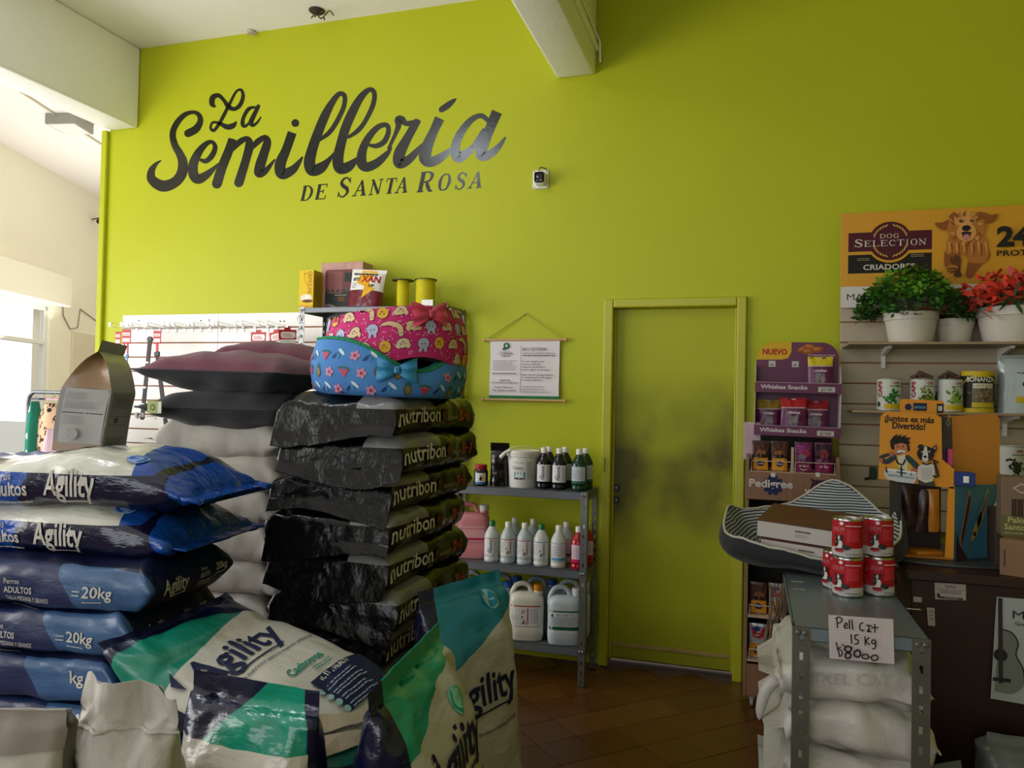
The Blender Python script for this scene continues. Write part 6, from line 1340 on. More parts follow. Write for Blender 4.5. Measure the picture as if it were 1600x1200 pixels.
def snack(label, x, z, y, topc, sz=1.0):
    a = Art(); a.rect(0, .72, 1, 1.0, topc); a.rect(0, .7, 1, .73, '#b9a0a8'); a.text('whiskas', .5, .55, .07, '#cfc4c8', .5, .03, align='c'); a.ell(.5, .33, .2, .15, '#77707c'); a.poly([(.32, .4), (.34, .55), (.44, .46)], '#77707c'); a.poly([(.68, .4), (.66, .55), (.56, .46)], '#77707c')
    for dx in (-.08, .08): a.ell(.5+dx, .34, .035, .03, '#c9b44a'); a.ell(.5+dx, .34, .015, .025, '#1a161c')
    a.ell(.5, .25, .03, .02, '#3a2c34'); a.ell(.3, .1, .16, .04, '#a0283c'); a.rect(.42, .94, .58, .97, '#c9c4bc')
    p0 = Vector((PX0+x, 3.955+y, 1.325+z)); return pouch('snack_pouch', label, 'pouch', p0, 0, .125*sz, .175*sz, .03, [M_purp], a, crimp=.05, seed=x*9, nu=12, nv=14)
snack('purple snack pouch with a bright yellow top on the upper display tray', .30, .223, .045, '#c9b41c', .93)
snack('purple snack pouch with a dark yellow top on the lower display tray', .065, .013, .06, '#8a6e10', .92)
snack('purple snack pouch with a red top in the middle of the lower tray', .18, .013, .03, '#a8141c', .98)
snack('purple snack pouch with a red top at the right of the lower tray', .285, .013, .07, '#98121a', .92)
# ================================================================ counter and everything on it
g = NT('dark_wood_counter', .4); w_ = g.noise(6, 6, sx=.6, sy=2, sz=9); M_cnt = g.out(g.mix(w_, '#1c0f0c', '#33190f'))
CY0, CZ, CX0 = 2.74, .95, .495
th = thing('shop_counter', 'dark brown wooden counter with cards and a calendar on its front', 'counter', (CX0, CY0, 0))
MB().box(0, 1.9, .02, .60, 0, CZ-.03, bev=.003).build('body', M_cnt, th); MB().box(-.015, 1.92, 0, .62, CZ-.03, CZ, bev=.004).build('top', M_cnt, th)
def onC(px, py): return onY(px, py, CY0+.018)
def paper(name, label, cat, c4, m_, art=None):
    """sheet on the counter front from four photo corners"""
    P = [onC(*c) for c in c4]; o0 = P[3]; th = thing(name, label, cat, (o0.x, CY0+.016, o0.z)); L = [(p.x-o0.x, p.z-o0.z) for p in P]
    MB().prism(L, 0, .0015, axes='xz').build('sheet', m_, th)
    if art: w_ = L[1][0]; h_ = L[0][1]; art.build('print', th, lambda p, q, o: (p*w_+L[0][0]*q*0, -o, q*h_-(.0)*p))
    return th
a = Art(); a.text('Santa Rosa', .5, .78, .12, '#1c1a19', .35, .02, align='c'); a.rect(.04, .66, .96, .68, '#3a3634'); a.lines(.15, .4, .85, .6, 2, '#4a4644', .4, 3, 0); a.rect(.12, .1, .9, .2, '#1c1a19'); a.ell(.1, .26, .05, .14, '#1c1a19'); a.lines(.3, .11, .75, .19, 1, '#a59a96', .4, 3, 0)
paper('notice_card', 'small printed white card on the dark counter front', 'card', [(1460, 910), (1509, 913), (1509, 938), (1461, 936)], mat('pinkish_paper', '#a89a96', .6), a)
paper('price_card', 'tiny blank card on the counter front below the tins', 'card', [(1427, 932), (1440, 933), (1440, 941), (1427, 940)], mat('pinkish_paper', '#a89a96', .6))
a = Art(); a.lines(.2, .3, .85, .9, 3, '#5c5654', .35, 3); paper('price_card', 'small upright card beside the metal stand corner', 'card', [(1448, 949), (1460, 950), (1461, 978), (1450, 977)], mat('pinkish_paper', '#a89a96', .6), a)
# calendar with a guitar
P = [onC(1557, 932), onC(1640, 938), onC(1640, 1100), onC(1545, 1088)]
th = thing('calendar_poster', 'white poster with a guitar drawing hanging on the counter front', 'poster', (P[3].x, CY0+.012, P[3].z)); X0, Z0 = P[3].x, P[3].z
L = [(p.x-X0, p.z-Z0) for p in P]
b = MB(); b.grid(lambda u, v: (L[3][0]*(1-v)*(1-u)+L[0][0]*v*(1-u)+u*.30, -.003*math.sin(v*5)-.012*(1-v)**3, (L[0][1])*v-.02*u*(1-v)), 10, 16); b.build('sheet', mat('poster_paper', '#9d9f9e', .55), th, smooth=180)
a = Art(); HH = L[0][1]; 
a.rect(.022, .10, .034, HH-.003, '#22201f'); pts = [(.012, .14), (.05, .20), (.075, .165), (.062, .125), (.085, .08), (.075, .03), (.02, .018), (.004, .03)]
a.poly(catmull([(.026, .215), (.06, .205), (.076, .175), (.070, .14), (.088, .10), (.092, .055), (.06, .022), (.01, .024)], 6), '#6f7268'); a.stroke(catmull([(.026, .215, .004), (.06, .205, .004), (.076, .175, .004), (.070, .14, .004), (.088, .10, .004), (.092, .055, .004)], 5), '#1c1b1a', n=1)
a.ell(.028, .135, .019, .019, '#1a1918', n=24); a.rect(.022, .05, .034, .3 if HH > .3 else HH-.005, '#2a2725'); a.rect(.006, .055, .055, .066, '#1c1b1a')
a.text('MUSICA', .062, HH-.062, .024, '#22211f', .17, .03); a.text('Guitarra', .068, HH-.082, .011, '#3a3836', .07, .01)
a.build('print', th, lambda p, q, o: (p, -.003*math.sin(q/HH*5)-.012*(1-q/HH)**3-.0008-o, q))
# orange display box
M_org = mat('orange_card', '#cf8610', .45); M_orgd = mat('orange_inside', '#a5650e', .6); M_nv = mat('navy_card', '#1a3278', .45); M_tealp = NT('blue_print_card', .4); M_tealp = M_tealp.out(M_tealp.mix(M_tealp.noise(5, 4), '#2b5d72', '#4a8298'))
OX, OY, OZ = .595, 2.93, CZ
th = thing('chew_display', 'orange dog chew display with a cartoon child and dog on its front', 'display', (OX, OY, OZ), math.radians(0))
def Oc(px, py, Y=2.93): q = onY(px, py, Y); return q.x-OX, q.z-OZ
# front board (upper) : from photo outline
fo = [Oc(1373, 752), Oc(1376, 655), Oc(1384, 647), Oc(1462, 651), Oc(1471, 658), Oc(1472, 722), Oc(1491, 737), Oc(1491, 768)]
MB().prism(fo, 0, .008, axes='xz').build('front_board', M_org, th)
x1_, _ = Oc(1491, 760); xb_, _ = Oc(1483, 885); z0b = 0.012
xL = Oc(1378, 760)[0]
MB().box(xL+.06, x1_, 0, .2, 0, .008, bev=.002).build('floor_card', M_orgd, th)
MB().prism([Oc(1482, 765), Oc(1492, 765), (x1_+.0, .008), (x1_-.026, .008)], 0, .006, axes='xz').build('edge_strip', M_org, th)
# right side (blue print) receding, with window printing
SD = .15
DXS = Oc(1561, 800, 2.93+SD)[0]-x1_; sx1 = x1_+DXS
def side(p, q, o): # p along depth 0..1 ; q height ; plane from (x1_,0) to (sx1, SD)
    n_ = Vector((SD, -DXS, 0)).normalized(); return Vector((x1_+DXS*p, SD*p, q))+n_*o
b = MB(); zt_ = Oc(1491, 768)[1]+.01
b.add([side(0, 0, 0), side(1, 0, 0), side(1, zt_, 0), side(0, zt_, 0), side(0, 0, -.006), side(1, 0, -.006), side(1, zt_, -.006), side(0, zt_, -.006)], [(0, 1, 2, 3), (7, 6, 5, 4), (0, 4, 5, 1), (1, 5, 6, 2), (2, 6, 7, 3), (3, 7, 4, 0)]); b.build('side_board', M_tealp, th)
a = Art()
a.poly([(.0, .0), (.0, .02), (.55, .19), (.66, .19), (.66, .16), (.2, 0)], '#c09a3c') if False else None
a.stroke([(.15, .06, .045), (.32, .215, .045)], '#b08a50', n=1); a.stroke([(.16, .065, .034), (.32, .205, .034)], '#4a1c10', n=1); a.stroke([(.2, .07, .008), (.36, .21, .008)], '#7a3a20', n=1)
a.stroke([(.28, .012, .012), (.42, .09, .022), (.56, .14, .05), (.72, .215, .05)], '#b09a50', n=4); a.stroke([(.60, .165, .040), (.72, .21, .038)], '#6b675e', n=1); a.stroke([(.5, .12, .036), (.57, .145, .038)], '#14120f', n=1); a.stroke([(.4, .075, .02), (.48, .1, .034)], '#b8861c', n=1); a.ell(.43, .085, .03, .008, '#14120f'); a.stroke([(.26, .01, .004), (.36, .06, .008)], '#14120f', n=1)
a.lines(.72, .04, .92, .12, 6, '#1d4a60', .4, 3); a.poly([(0, 0), (.25, 0), (.06, .06), (0, .1)], '#3a2414')
a.build('side_print', th, lambda p, q, o: side(p, q, .001+o))
# inner panels
MB().prism([Oc(1468, 655, 3.15), Oc(1555, 650, 3.15), Oc(1562, 658, 3.15), Oc(1562, 765, 3.15), Oc(1490, 765, 3.15), Oc(1472, 722, 3.15)], .22, .228, axes='xz', mx=Matrix.Identity(4)).build('back_board', mat('orange_card_back', '#b8750e', .5), th)
b = MB(); pA, pB, pC, pD = Oc(1473, 655), Oc(1487, 657, 3.03), Oc(1490, 742, 3.03), Oc(1474, 722); b.add([(pA[0], .004, pA[1]), (pB[0], .10, pB[1]), (pC[0]+.0, .10, pC[1]), (pD[0], .004, pD[1])], [(0, 1, 2, 3)]); 
b.add([(pA[0]-.002, .006, pA[1]), (pB[0]-.002, .102, pB[1]), (pC[0]-.002, .102, pC[1]), (pD[0]-.002, .006, pD[1])], [(3, 2, 1, 0)]); b.build('navy_flap', M_nv, th)
FD = Vector((pB[0]-pA[0], .096, 0)).normalized(); FN = Vector((FD.y, -FD.x, 0)); a = Art(); a.text('Cuidado-Oral', .085, 0, .045, '#c9cfdc', .125, .02, rot=90); a.build('flap_print', th, lambda p, q, o: Vector((pA[0], .004, pD[1]+.03+q))+FD*p+FN*(.0008+o))
q0 = Oc(1492, 742); MB().box(q0[0]-.005, q0[0]+.062, .0, .06, q0[1]-.045, q0[1]+.0, bev=.002).build('navy_tray', M_nv, th); MB().box(q0[0]+.025, q0[0]+.042, -.002, 0, q0[1]-.034, q0[1]-.012, bev=.0005).build('tray_tag', M_wht, th)
q1 = Oc(1484, 716); o = MB().box(q1[0], q1[0]+.018, .03, .045, q1[1]-.03, q1[1]+.03, bev=.003).build('highlighter', mat('pink_plastic', '#c94a78', .4), loc=(OX, OY, OZ)); tag(o, 'pink marker standing in the orange display', 'marker')
b = MB(); ql = [Oc(1388, 760), Oc(1480, 762)]; b.box(xL+.055, xL+.063, 0.01, .2, 0, ql[0][1]); b.build('left_board', mat('dark_brown_card', '#1c0e07', .6), th); MB().box(xL+.063, x1_, .19, .198, .008, ql[0][1]+.11).build('inner_back', mat('dark_brown_card', '#2a1408', .6), th)
tt = [Oc(1415, 640), Oc(1417, 628), Oc(1484, 632), Oc(1487, 640), Oc(1487, 652), Oc(1415, 650)]
tp_ = MB().prism([Oc(1414, 650), Oc(1414, 630), Oc(1418, 627), Oc(1482, 630), Oc(1486, 634), Oc(1486, 652)], .09, .096, axes='xz').build('top_flap', M_org, th)
a = Art(); f1 = Oc(1427, 640); a.ell(f1[0], f1[1], .011, .012, '#15204a'); f1 = Oc(1435, 646); f2 = Oc(1457, 634); a.rect(f1[0], f1[1], f2[0], f2[1], '#141f38'); a.text('DENTASTIX', f1[0]+.003, f1[1]+.008, .008, '#5fa0c0', (f2[0]-f1[0])-.006, .02); f1 = Oc(1473, 650); f2 = Oc(1484, 635); a.rect(f1[0], f1[1], f2[0], f2[1], '#1a1c2a'); a.rect(f1[0]+.004, f1[1]+.008, f2[0]-.004, f2[1]-.008, '#b0aca4'); a.build('flap_print_top', th, lambda p, q, o: (p, .0895-o, q))
for k, (px, py) in enumerate(((1425, 790), (1440, 800), (1460, 800))):     # packets hanging inside
    q = onY(px, py, 3.03); t2 = thing('chew_packet', ('brown chew packet hanging at the left inside the display', 'brown chew packet hanging in the middle of the display', 'orange edged chew packet hanging at the right inside the display')[k], 'packet', (q.x, 3.03, q.z-.07), rot=(0, (-.15, .1, -.05)[k], 0))
    b = MB(); b.grid(lambda u, v: ((u-.5)*(.034+.010*v), -.008*math.sin(u*PI)*math.sin(v*PI), v*.15), 8, 10); b.grid(lambda u, v: ((u-.5)*(.034+.010*v), .008*math.sin(u*PI)*math.sin(v*PI), v*.15), 8, 10); b.build('packet_film', (M_dkbr, M_dkbr, M_dog_o)[k], t2, smooth=180)
    MB().tube([(0, 0, .13), (0, .08, .14), (0, .155, .14)], .002, 5).build('peg', M_wire, t2)
q = onZ(1460, 866, CZ+.02); t2 = thing('chew_packet', 'orange packet lying on the floor of the display', 'packet', (q.x-.02, 3.0, CZ+.009), .4); MB().box(-.05, .05, -.03, .03, 0, .018, bev=.008, seg=2).build('packet_film', M_dog_o, t2, smooth=60)
# front picture: child brushing teeth and a collie
a = Art(); F = lambda l: [Oc(1372.8+x/3.53*1.0-1372.8+1360-0, 560+y/3.53) for x, y in l]
C6 = lambda x, y: Oc(1360+x/3.53, 560+y/3.53)
kk = 1/3.53*(C6(353, 0)[0]-C6(0, 0)[0])/100.0
def S6(l, c, n=5): a.stroke([C6(x, y)+(w_*kk*3.53/ 1.0/1.0,) for x, y, w_ in l], c, n=n)
kk = (C6(100, 400)[0]-C6(0, 400)[0])/100.0/3.53
def E6(x, y, rx, ry, c, rot=0, **k_): a.ell(*C6(x, y), rx*kk*3.53, ry*kk*3.53, c, rot, **k_)
def P6(l, c): a.poly([C6(x, y) for x, y in l], c)
a.text('¡Juntos es más', *C6(78, 358), .020, '#15120e', (C6(350, 0)[0]-C6(78, 0)[0]), .03, rot=-1.5); a.text('Divertido!', *C6(120, 400), .022, '#15120e', (C6(302, 0)[0]-C6(120, 0)[0]), .03, rot=-1.5)
P6([(130, 560), (190, 545), (230, 600), (225, 640), (130, 640)], '#c9c2b0'); P6([(130, 575), (150, 545), (160, 640), (130, 640)], '#c79a2c'); P6([(200, 550), (225, 580), (230, 640), (205, 640)], '#c79a2c')
S6([(130, 560, 30), (85, 585, 30), (60, 560, 24), (110, 542, 18)], '#27393f'); S6([(205, 560, 30), (245, 600, 34), (268, 625, 24)], '#27393f'); E6(118, 540, 18, 14, '#a8603c'); E6(58, 575, 12, 14, '#a8603c'); E6(245, 632, 24, 12, '#a8603c')
E6(165, 500, 38, 42, '#b9714c'); P6([(108, 470), (125, 445), (150, 430), (145, 446), (170, 432), (165, 448), (200, 436), (190, 450), (225, 452), (208, 466), (222, 480), (210, 484), (218, 520), (206, 530), (200, 490), (170, 480), (130, 490), (132, 515), (120, 520), (110, 500)], '#14110f')
E6(150, 500, 4, 5, '#14110f'); E6(180, 500, 4, 5, '#14110f'); E6(166, 528, 20, 9, '#d5cfc8'); S6([(130, 548, 6), (180, 530, 7)], '#2c4a8a', 1); E6(183, 528, 10, 7, '#b5c5d8'); S6([(140, 570, 9), (150, 590, 9), (175, 600, 9), (190, 575, 9)], '#16181c')
P6([(82, 618), (250, 640), (256, 668), (240, 705), (150, 695), (90, 680), (72, 650)], '#b9bcbe'); P6([(82, 618), (250, 640), (252, 650), (80, 630)], '#d5d7d6'); P6([(95, 650), (245, 672), (240, 680), (95, 662)], '#8a9298'); S6([(168, 612, 9), (170, 660, 10)], '#1a1c20', 1); S6([(145, 640, 7), (195, 648, 7)], '#1a1c20', 1); S6([(155, 625, 5), (185, 630, 5)], '#1a1c20', 1); S6([(85, 615, 8), (88, 640, 10)], '#20242c', 1); P6([(215, 660), (222, 640), (232, 662)], '#5f8aa0')
P6([(262, 610), (300, 590), (350, 600), (352, 660), (330, 710), (270, 710), (255, 660)], '#c5c2ba'); P6([(260, 680), (300, 700), (350, 690), (356, 722), (262, 712)], '#3a3230'); S6([(350, 590, 14), (372, 665, 14), (345, 662, 10)], '#2a2624', 2)
E6(302, 540, 46, 46, '#1a1716'); P6([(255, 505), (270, 487), (292, 492), (275, 510)], '#1a1716'); P6([(335, 510), (362, 486), (364, 520), (350, 535)], '#1a1716'); P6([(343, 512), (358, 494), (359, 518)], '#a5686a'); P6([(295, 500), (308, 500), (318, 560), (300, 585), (282, 565)], '#c5c2ba'); E6(300, 568, 18, 16, '#c5c2ba'); E6(299, 556, 9, 7, '#14110f'); E6(283, 530, 6, 6, '#c5c2ba'); E6(322, 528, 6, 6, '#c5c2ba'); E6(283, 530, 3.5, 3.5, '#14110f'); E6(322, 528, 3.5, 3.5, '#14110f'); S6([(318, 562, 11), (368, 588, 12)], '#4a1c10', 1); S6([(285, 592, 9), (310, 598, 9), (330, 590, 8)], '#2a2420')
for k in range(7): S6([(278+9*k, 615, 2.5), (282+8*k, 680, 2)], '#a5a29a', 1)
a.build('front_print', th, lambda p, q, o: (p, -.0005-o, q))
pt_ = thing('display_tray', 'grey oval base plate under the orange display', 'tray', (OX+.05, OY+.08, CZ)); MB().lathe([(.98, 0), (1, .003), (.99, .008), (0, .008)], seg=40, sx=.25, sy=.16).build('plate', mat('dark_grey_plate', '#353a3a', .5), pt_, smooth=40)
th.location.z = CZ+.009
# boxes at the right edge
p = onZ(1584, 902, CZ); M_kraft2 = mat('brown_card', '#7a5a3c', .7, bump=(40, .1)); 
q1 = onY(1560, 880, 2.80); q2 = onY(1561, 790, 2.80)
th = thing('cardboard_box', 'brown cardboard box at the right end of the counter', 'box', (q1.x, 2.79, CZ), math.radians(-28)); MB().box(0, .24, .0, .16, 0, .115, bev=.002).build('carton', M_kraft2, th)
MB().box(.012, .016, -.001, .0, .03, .08).build('slot', M_black, th)
q = onY(1577, 843, 2.83)
th = thing('incense_carton', 'olive brown carton with pale lettering standing on the cardboard box', 'box', (q.x-.02, 2.84, CZ+.116), math.radians(-6)); MB().box(0, .13, 0, .09, 0, .19, bev=.002).build('carton', mat('tan_card', '#6e5744', .6), th)
a = Art(); a.rect(0, 0, .13, .065, '#5c5a30'); a.rect(.028, .065, .11, .12, '#2a1c16'); a.poly([(.03, .155), (.055, .172), (.08, .155), (.055, .138)], '#b0a594'); a.poly([(.036, .155), (.055, .168), (.074, .155), (.055, .142)], '#7a5c50'); a.text('Palo', .018, .045, .017, '#aaa06a', .045, .02); a.text('Santo', .008, .022, .017, '#aaa06a', .058, .02); a.lines(.01, .008, .09, .014, 1, '#a5a08a', .4, 2, 0)
for k in range(9): a.rect(.032+k*.0085, .068, .036+k*.0085, .117, ('#4a3020', '#5c4028')[k % 2])
a.build('print', th, lambda p_, q_, o: (p_, -.0005-o, q_))
q = onY(1556, 800, 2.95); o = MB().box(-.025, .02, 0, .1, 0, .19, bev=.002).build('dark_carton', mat('dark_tan_card', '#3a2c22', .6), loc=(q.x+.02, 2.93, CZ+.0)); tag(o, 'narrow dark brown carton left of the olive one', 'box')
q = onY(1553, 800, 3.1); th = thing('white_bottle', 'white plastic jug half hidden behind the cartons', 'jug', (q.x+.0, 3.12, CZ)); MB().lathe([(.055, 0), (.06, .01), (.06, .10), (.05, .115), (.058, .13), (.058, .19), (.03, .23), (.025, .25)], seg=24).build('jug_body', M_milk, th, smooth=50)
q = onY(1378, 735, 3.9); th = thing('peg_hook', 'small dark green peg clipped to the slatted panel', 'peg', (q.x, 4.216, onY(1378, 740, 4.2).z)); MB().box(-.012, .02, -.03, 0, -.03, .03, bev=.004).build('clip', mat('dark_green_plastic', '#0e3a22', .5), th); MB().tube([(-.012, -.02, -.025), (-.035, -.025, -.03)], .006, 6).build('tip', M_black, th)

# ================================================================ metal stand with tins, sign, sacks, dog bed
g = NT('dark_slotted_steel', .42, Metallic=.6); M_dst = g.out(g.mix(g.noise(25, 5), '#4a4840', '#6e6b60'))
SX0, SX1, SY0, SY1, SZ = .108, .428, 2.13, 2.80, .90
metal_shelf('narrow grey metal stand holding red tins and a price sign', SX0, SX1, SY0, SY1, .90, [.90, .26], M_dst, mat('blue_grey_steel', '#77868b', .32, .55), lip=.035, post_w=.042)
for k, (px, py) in enumerate(((1246, 909), (1249, 921), (1428, 952))):
    q = onZ(px, py, SZ+.001); o = MB().box(-.018, .018, -.004, .004, 0, .001, bev=.0004).build('masking_tape', mat('cream_tape', '#b0a58a', .7), loc=q, rot=(0, 0, .1)); tag(o, ('upper cream tape scrap at the left rear of the stand top', 'lower cream tape scrap at the left of the stand top', 'cream tape scrap at the right front corner of the stand top')[k], 'tape')
# red tins
M_redt = mat('red_tin', '#a80f1c', .3); rC, hC = .0435, .116
def red_art():
    a = Art(); h = hC; w_ = rC*1.5
    a.rect(-w_*1.9, .006, w_*1.9, h-.006, '#a30d1a'); a.rect(-w_*1.9, .006, w_*1.9, .030, '#b5aeb0')
    a.rect(-.018, .05, .018, .088, '#b81c30'); a.lines(-.016, .052, .016, .086, 7, '#c04a55', .3, 3); a.lines(-.02, .094, .02, .1, 1, '#d0b5b5', .5, 4, 0); a.lines(-.02, .011, .02, .016, 1, '#55505a', .5, 4, 0)
    # dog with bowl to the left, tiny cat
    x = -.036; a.text('UNUM', x-.002, .080, .013, '#b8707a', .03, .02, align='c'); a.ell(x+.006, .104, .005, .005, '#d9c5c5')
    a.ell(x, .042, .009, .014, '#c9c2bc'); a.ell(x-.006, .046, .005, .012, '#1c1716'); a.ell(x, .060, .008, .008, '#1c1716'); a.rect(x-.0016, .054, x+.0016, .067, '#c9c2bc'); a.ell(x-.007, .066, .003, .005, '#1c1716', 30); a.ell(x+.007, .066, .003, .005, '#1c1716', -30); a.ell(x-.003, .061, .001, .001, '#e0d8d0', n=6); a.ell(x+.003, .061, .001, .001, '#e0d8d0', n=6)
    a.ell(x, .024, .011, .006, '#a30d1a'); a.ell(x, .027, .010, .003, '#5c1014'); a.ell(x+.018, .033, .009, .007, '#2a2624'); a.ell(x+.012, .038, .004, .004, '#2a2624')
    a.text('UNUM', .05, .080, .013, '#b8707a', .03, .02, align='c'); a.lines(.03, .04, .06, .07, 6, '#c04a55', .3, 6)
    return a
t0 = None; RA = red_art()
c1_, c2_, c3_ = onZ(1327, 935, SZ), onZ(1375, 931, SZ), onZ(1301, 923, SZ)
spots = [(c1_.x, c1_.y+rC, 0, .55, 'red dog food tin at the bottom left of the front block'), (c2_.x, c2_.y+rC-.02, 0, .95, 'red dog food tin at the bottom right of the front block'), (c1_.x-.003, c1_.y+rC-.004, 1, .62, 'red dog food tin at the top left of the block'), (c2_.x-.004, c2_.y+rC-.016, 1, .9, 'red dog food tin at the top right of the block'),
         (c1_.x-.02, c1_.y+rC+.089, 0, .3, 'red dog food tin standing behind at the left, bottom'), (c1_.x-.022, c1_.y+rC+.087, 1, .35, 'red dog food tin behind the top left one')]
for k, (x, y, lv, rz, lab) in enumerate(spots[:5]):
    if t0 is None:
        t0 = thing('food_tin', lab, 'tin', (x, y, SZ+.001), rz-.35, 'red tins on the metal stand')
        MB().lathe([(rC*.965, 0), (rC, .004), (rC*.985, .007), (rC*.985, hC-.007), (rC, hC-.004), (rC*.97, hC), (rC*.93, hC-.005), (rC*.5, hC-.006), (0, hC-.006)], seg=36).build('tin_body', [M_tin], t0, smooth=35)
        MB().lathe([(rC*.99, .007), (rC*.99, hC-.007)], seg=36).build('label_wrap', M_redt, t0, smooth=60)
        MB().tube([(.012*math.cos(q*PI/8), .012*math.sin(q*PI/8)+.012, hC-.003) for q in range(16)], .0012, 4, closed=True).box(-.004, .004, -.012, .004, hC-.006, hC-.003).build('ring_pull', M_tin, t0)
        RA.build('label_print', t0, cyl(rC*.99), step=.01)
    else: dup(t0, (x, y, SZ+.001+lv*(hC+.001)), rz=rz-.35, label=lab)
# hand written sign
P = [onY(1294, 960, SY0-.005), onY(1395, 967, SY0-.005), onY(1397, 1037, SY0-.005), onY(1296, 1028, SY0-.005)]
th = thing('price_sign', 'squared paper sign with a handwritten price taped to the metal stand', 'sign', (P[3].x, SY0-.008, P[3].z)); L = [(p.x-P[3].x, p.z-P[3].z) for p in P]
MB().prism(L, 0, .0008, axes='xz').build('paper', mat('squared_paper', '#bdb2ae', .7), th)
def C4(x, y): q = onY(1180+x/4.615, 940+y/4.615, SY0-.005); return q.x-P[3].x, q.z-P[3].z
k4 = (C4(500, 300)[0]-C4(400, 300)[0])/100
a = Art()
for k in range(22):
    u = k/21; xa, za = L[0][0]+(L[1][0]-L[0][0])*u, L[0][1]+(L[1][1]-L[0][1])*u; xb, zb2 = L[3][0]+(L[2][0]-L[3][0])*u, L[3][1]+(L[2][1]-L[3][1])*u
    a.mark(); a.stroke([(xa, za, .0005), (xb, zb2, .0005)], '#a39aa0', n=1, caps=False)
for k in range(16):
    u = k/15; xa, za = L[0][0]+(L[3][0]-L[0][0])*u, L[0][1]+(L[3][1]-L[0][1])*u; xb, zb2 = L[1][0]+(L[2][0]-L[1][0])*u, L[1][1]+(L[2][1]-L[1][1])*u
    a.mark(); a.stroke([(xa, za, .0005), (xb, zb2, .0005)], '#a39aa0', n=1, caps=False)
a.L = 3
def H4(l, w_=9, n=5): a.stroke([C4(x, y)+(w_*k4,) for x, y in l], '#161316', n=n)
H4([(586, 115), (592, 185)]); H4([(580, 118), (605, 108), (624, 125), (612, 148), (592, 150)])
H4([(640, 175), (662, 165), (655, 150), (640, 165), (645, 188), (668, 184)]); H4([(676, 130), (680, 192)], n=1); H4([(694, 128), (702, 196)], n=1)
H4([(775, 148), (755, 158), (752, 190), (768, 206), (782, 200)]); H4([(800, 165), (835, 170)]); H4([(815, 170), (820, 210)], n=1); H4([(805, 210), (832, 212)], n=1); H4([(820, 190), (808, 202)], n=1); H4([(858, 158), (860, 214)], n=1); H4([(838, 182), (880, 180)], n=1)
H4([(688, 230), (692, 294)], n=1); H4([(738, 232), (716, 236)], n=1); H4([(716, 236), (718, 262), (738, 272), (734, 296), (714, 298)])
H4([(788, 245), (790, 304)], n=1); H4([(815, 252), (792, 278)], n=1); H4([(792, 278), (818, 302)], n=1); H4([(862, 272), (842, 268), (836, 288), (852, 296), (864, 278)]); H4([(864, 275), (860, 325), (840, 330)])
H4([(580, 285), (606, 384)], 9, 1); H4([(592, 330), (620, 345), (622, 375), (602, 384)], 9); H4([(585, 330), (612, 318)], 8, 1)
H4([(690, 322), (662, 312), (640, 330), (660, 352), (686, 372), (672, 398), (648, 392), (650, 365), (682, 345), (688, 322)], 13); H4([(620, 298), (650, 315)], 8, 1)
H4([(735, 340), (712, 350), (712, 378), (738, 388), (754, 368), (745, 342), (728, 338)], 13)
H4([(780, 368), (764, 380), (775, 398), (800, 400), (812, 385), (800, 370), (782, 370)], 10); H4([(845, 375), (832, 388), (838, 408), (862, 412), (878, 395), (868, 376), (846, 376)], 10); H4([(812, 385), (830, 392)], 7, 1)
a.build('handwriting', th, lambda p, q, o: (p, -.0006-o, q))
# white plastic sacks on the stand
g = NT('white_plastic_sack', .45, Specular_IOR_Level=.5); g.bump(g.math('ADD', g.noise(9, 4), g.math('MULTIPLY', g.noise(28, 3), .3)), .8, .012); M_ws = g.out(g.mix(g.noise(7, 3), '#aaa59c', '#bbb7b0'))
for k in range(5):
    z = .755-.125*k; th = thing('plastic_sack', ('topmost white plastic sack on the metal stand, under the price sign', 'second white plastic sack on the metal stand', 'third white plastic sack on the metal stand', 'fourth white plastic sack on the metal stand', 'lowest white plastic sack on the metal stand')[k], 'sack', (.235+(.0, .012, .02, .01, 0)[k], 2.42, z-.0), (.0, .03, -.02, .02, 0)[k], 'white plastic sacks on the stand')
    def wp(v, k=k):
        v = v.copy(); l = max(0, -v.x-.12); v.z -= l*(.35+.5*math.sin(v.y*6+k)); v.z += .008*math.sin(v.x*14+k*2); r_2 = max(0, v.x-.12); v.z -= .2*r_2; return v
    S, b = superbag(.42, .50, .145, seed=400+k*3.1, n=3.4, fin=(.05, .01), lump=.016, wr=.022, taper=(.45, .22), warp=wp, nx=64, na=56); b.build('sack_film', M_ws, th, smooth=180)
    if k == 0:
        a = Art(); a.text('MIXEL CAT', -.10, .0, .026, '#a5a2a0', .21, .005); a.build('faint_print', th, facing(S, 'side'), step=.02)
th = thing('plastic_sack', 'tied white plastic corner hanging left of the stand', 'sack', (.035, 2.36, .66))
b = MB(); b.tube(catmull([(.08, .03, .02), (.045, .01, .02), (.015, 0, -.01), (.0, 0, -.06), (-.005, 0, -.10)], 5), [.026, .025, .024, .023, .022, .021, .02, .019, .018, .018, .017, .017, .016, .016, .015, .014, .013, .011, .009, .006, .002], 10); b.build('sack_film', M_ws, th, smooth=180)
q = onY(1290, 1000, 2.62); th = thing('cat_food_bag', 'magenta bag with a pale animal drawing behind the price sign', 'bag', (.27, 2.66, .28)); M_magb = mat('magenta_film', '#5c0a30', .3, bump=(18, .4))
b = MB(); b.grid(lambda u, v: ((u-.5)*.27, -.05*math.sin(u*PI)**.6*(1-v**4), v*.56), 20, 16); b.grid(lambda u, v: ((u-.5)*.27, .02*math.sin(u*PI)*(1-v**4), v*.56), 10, 8); b.build('bag_film', M_magb, th, smooth=180)
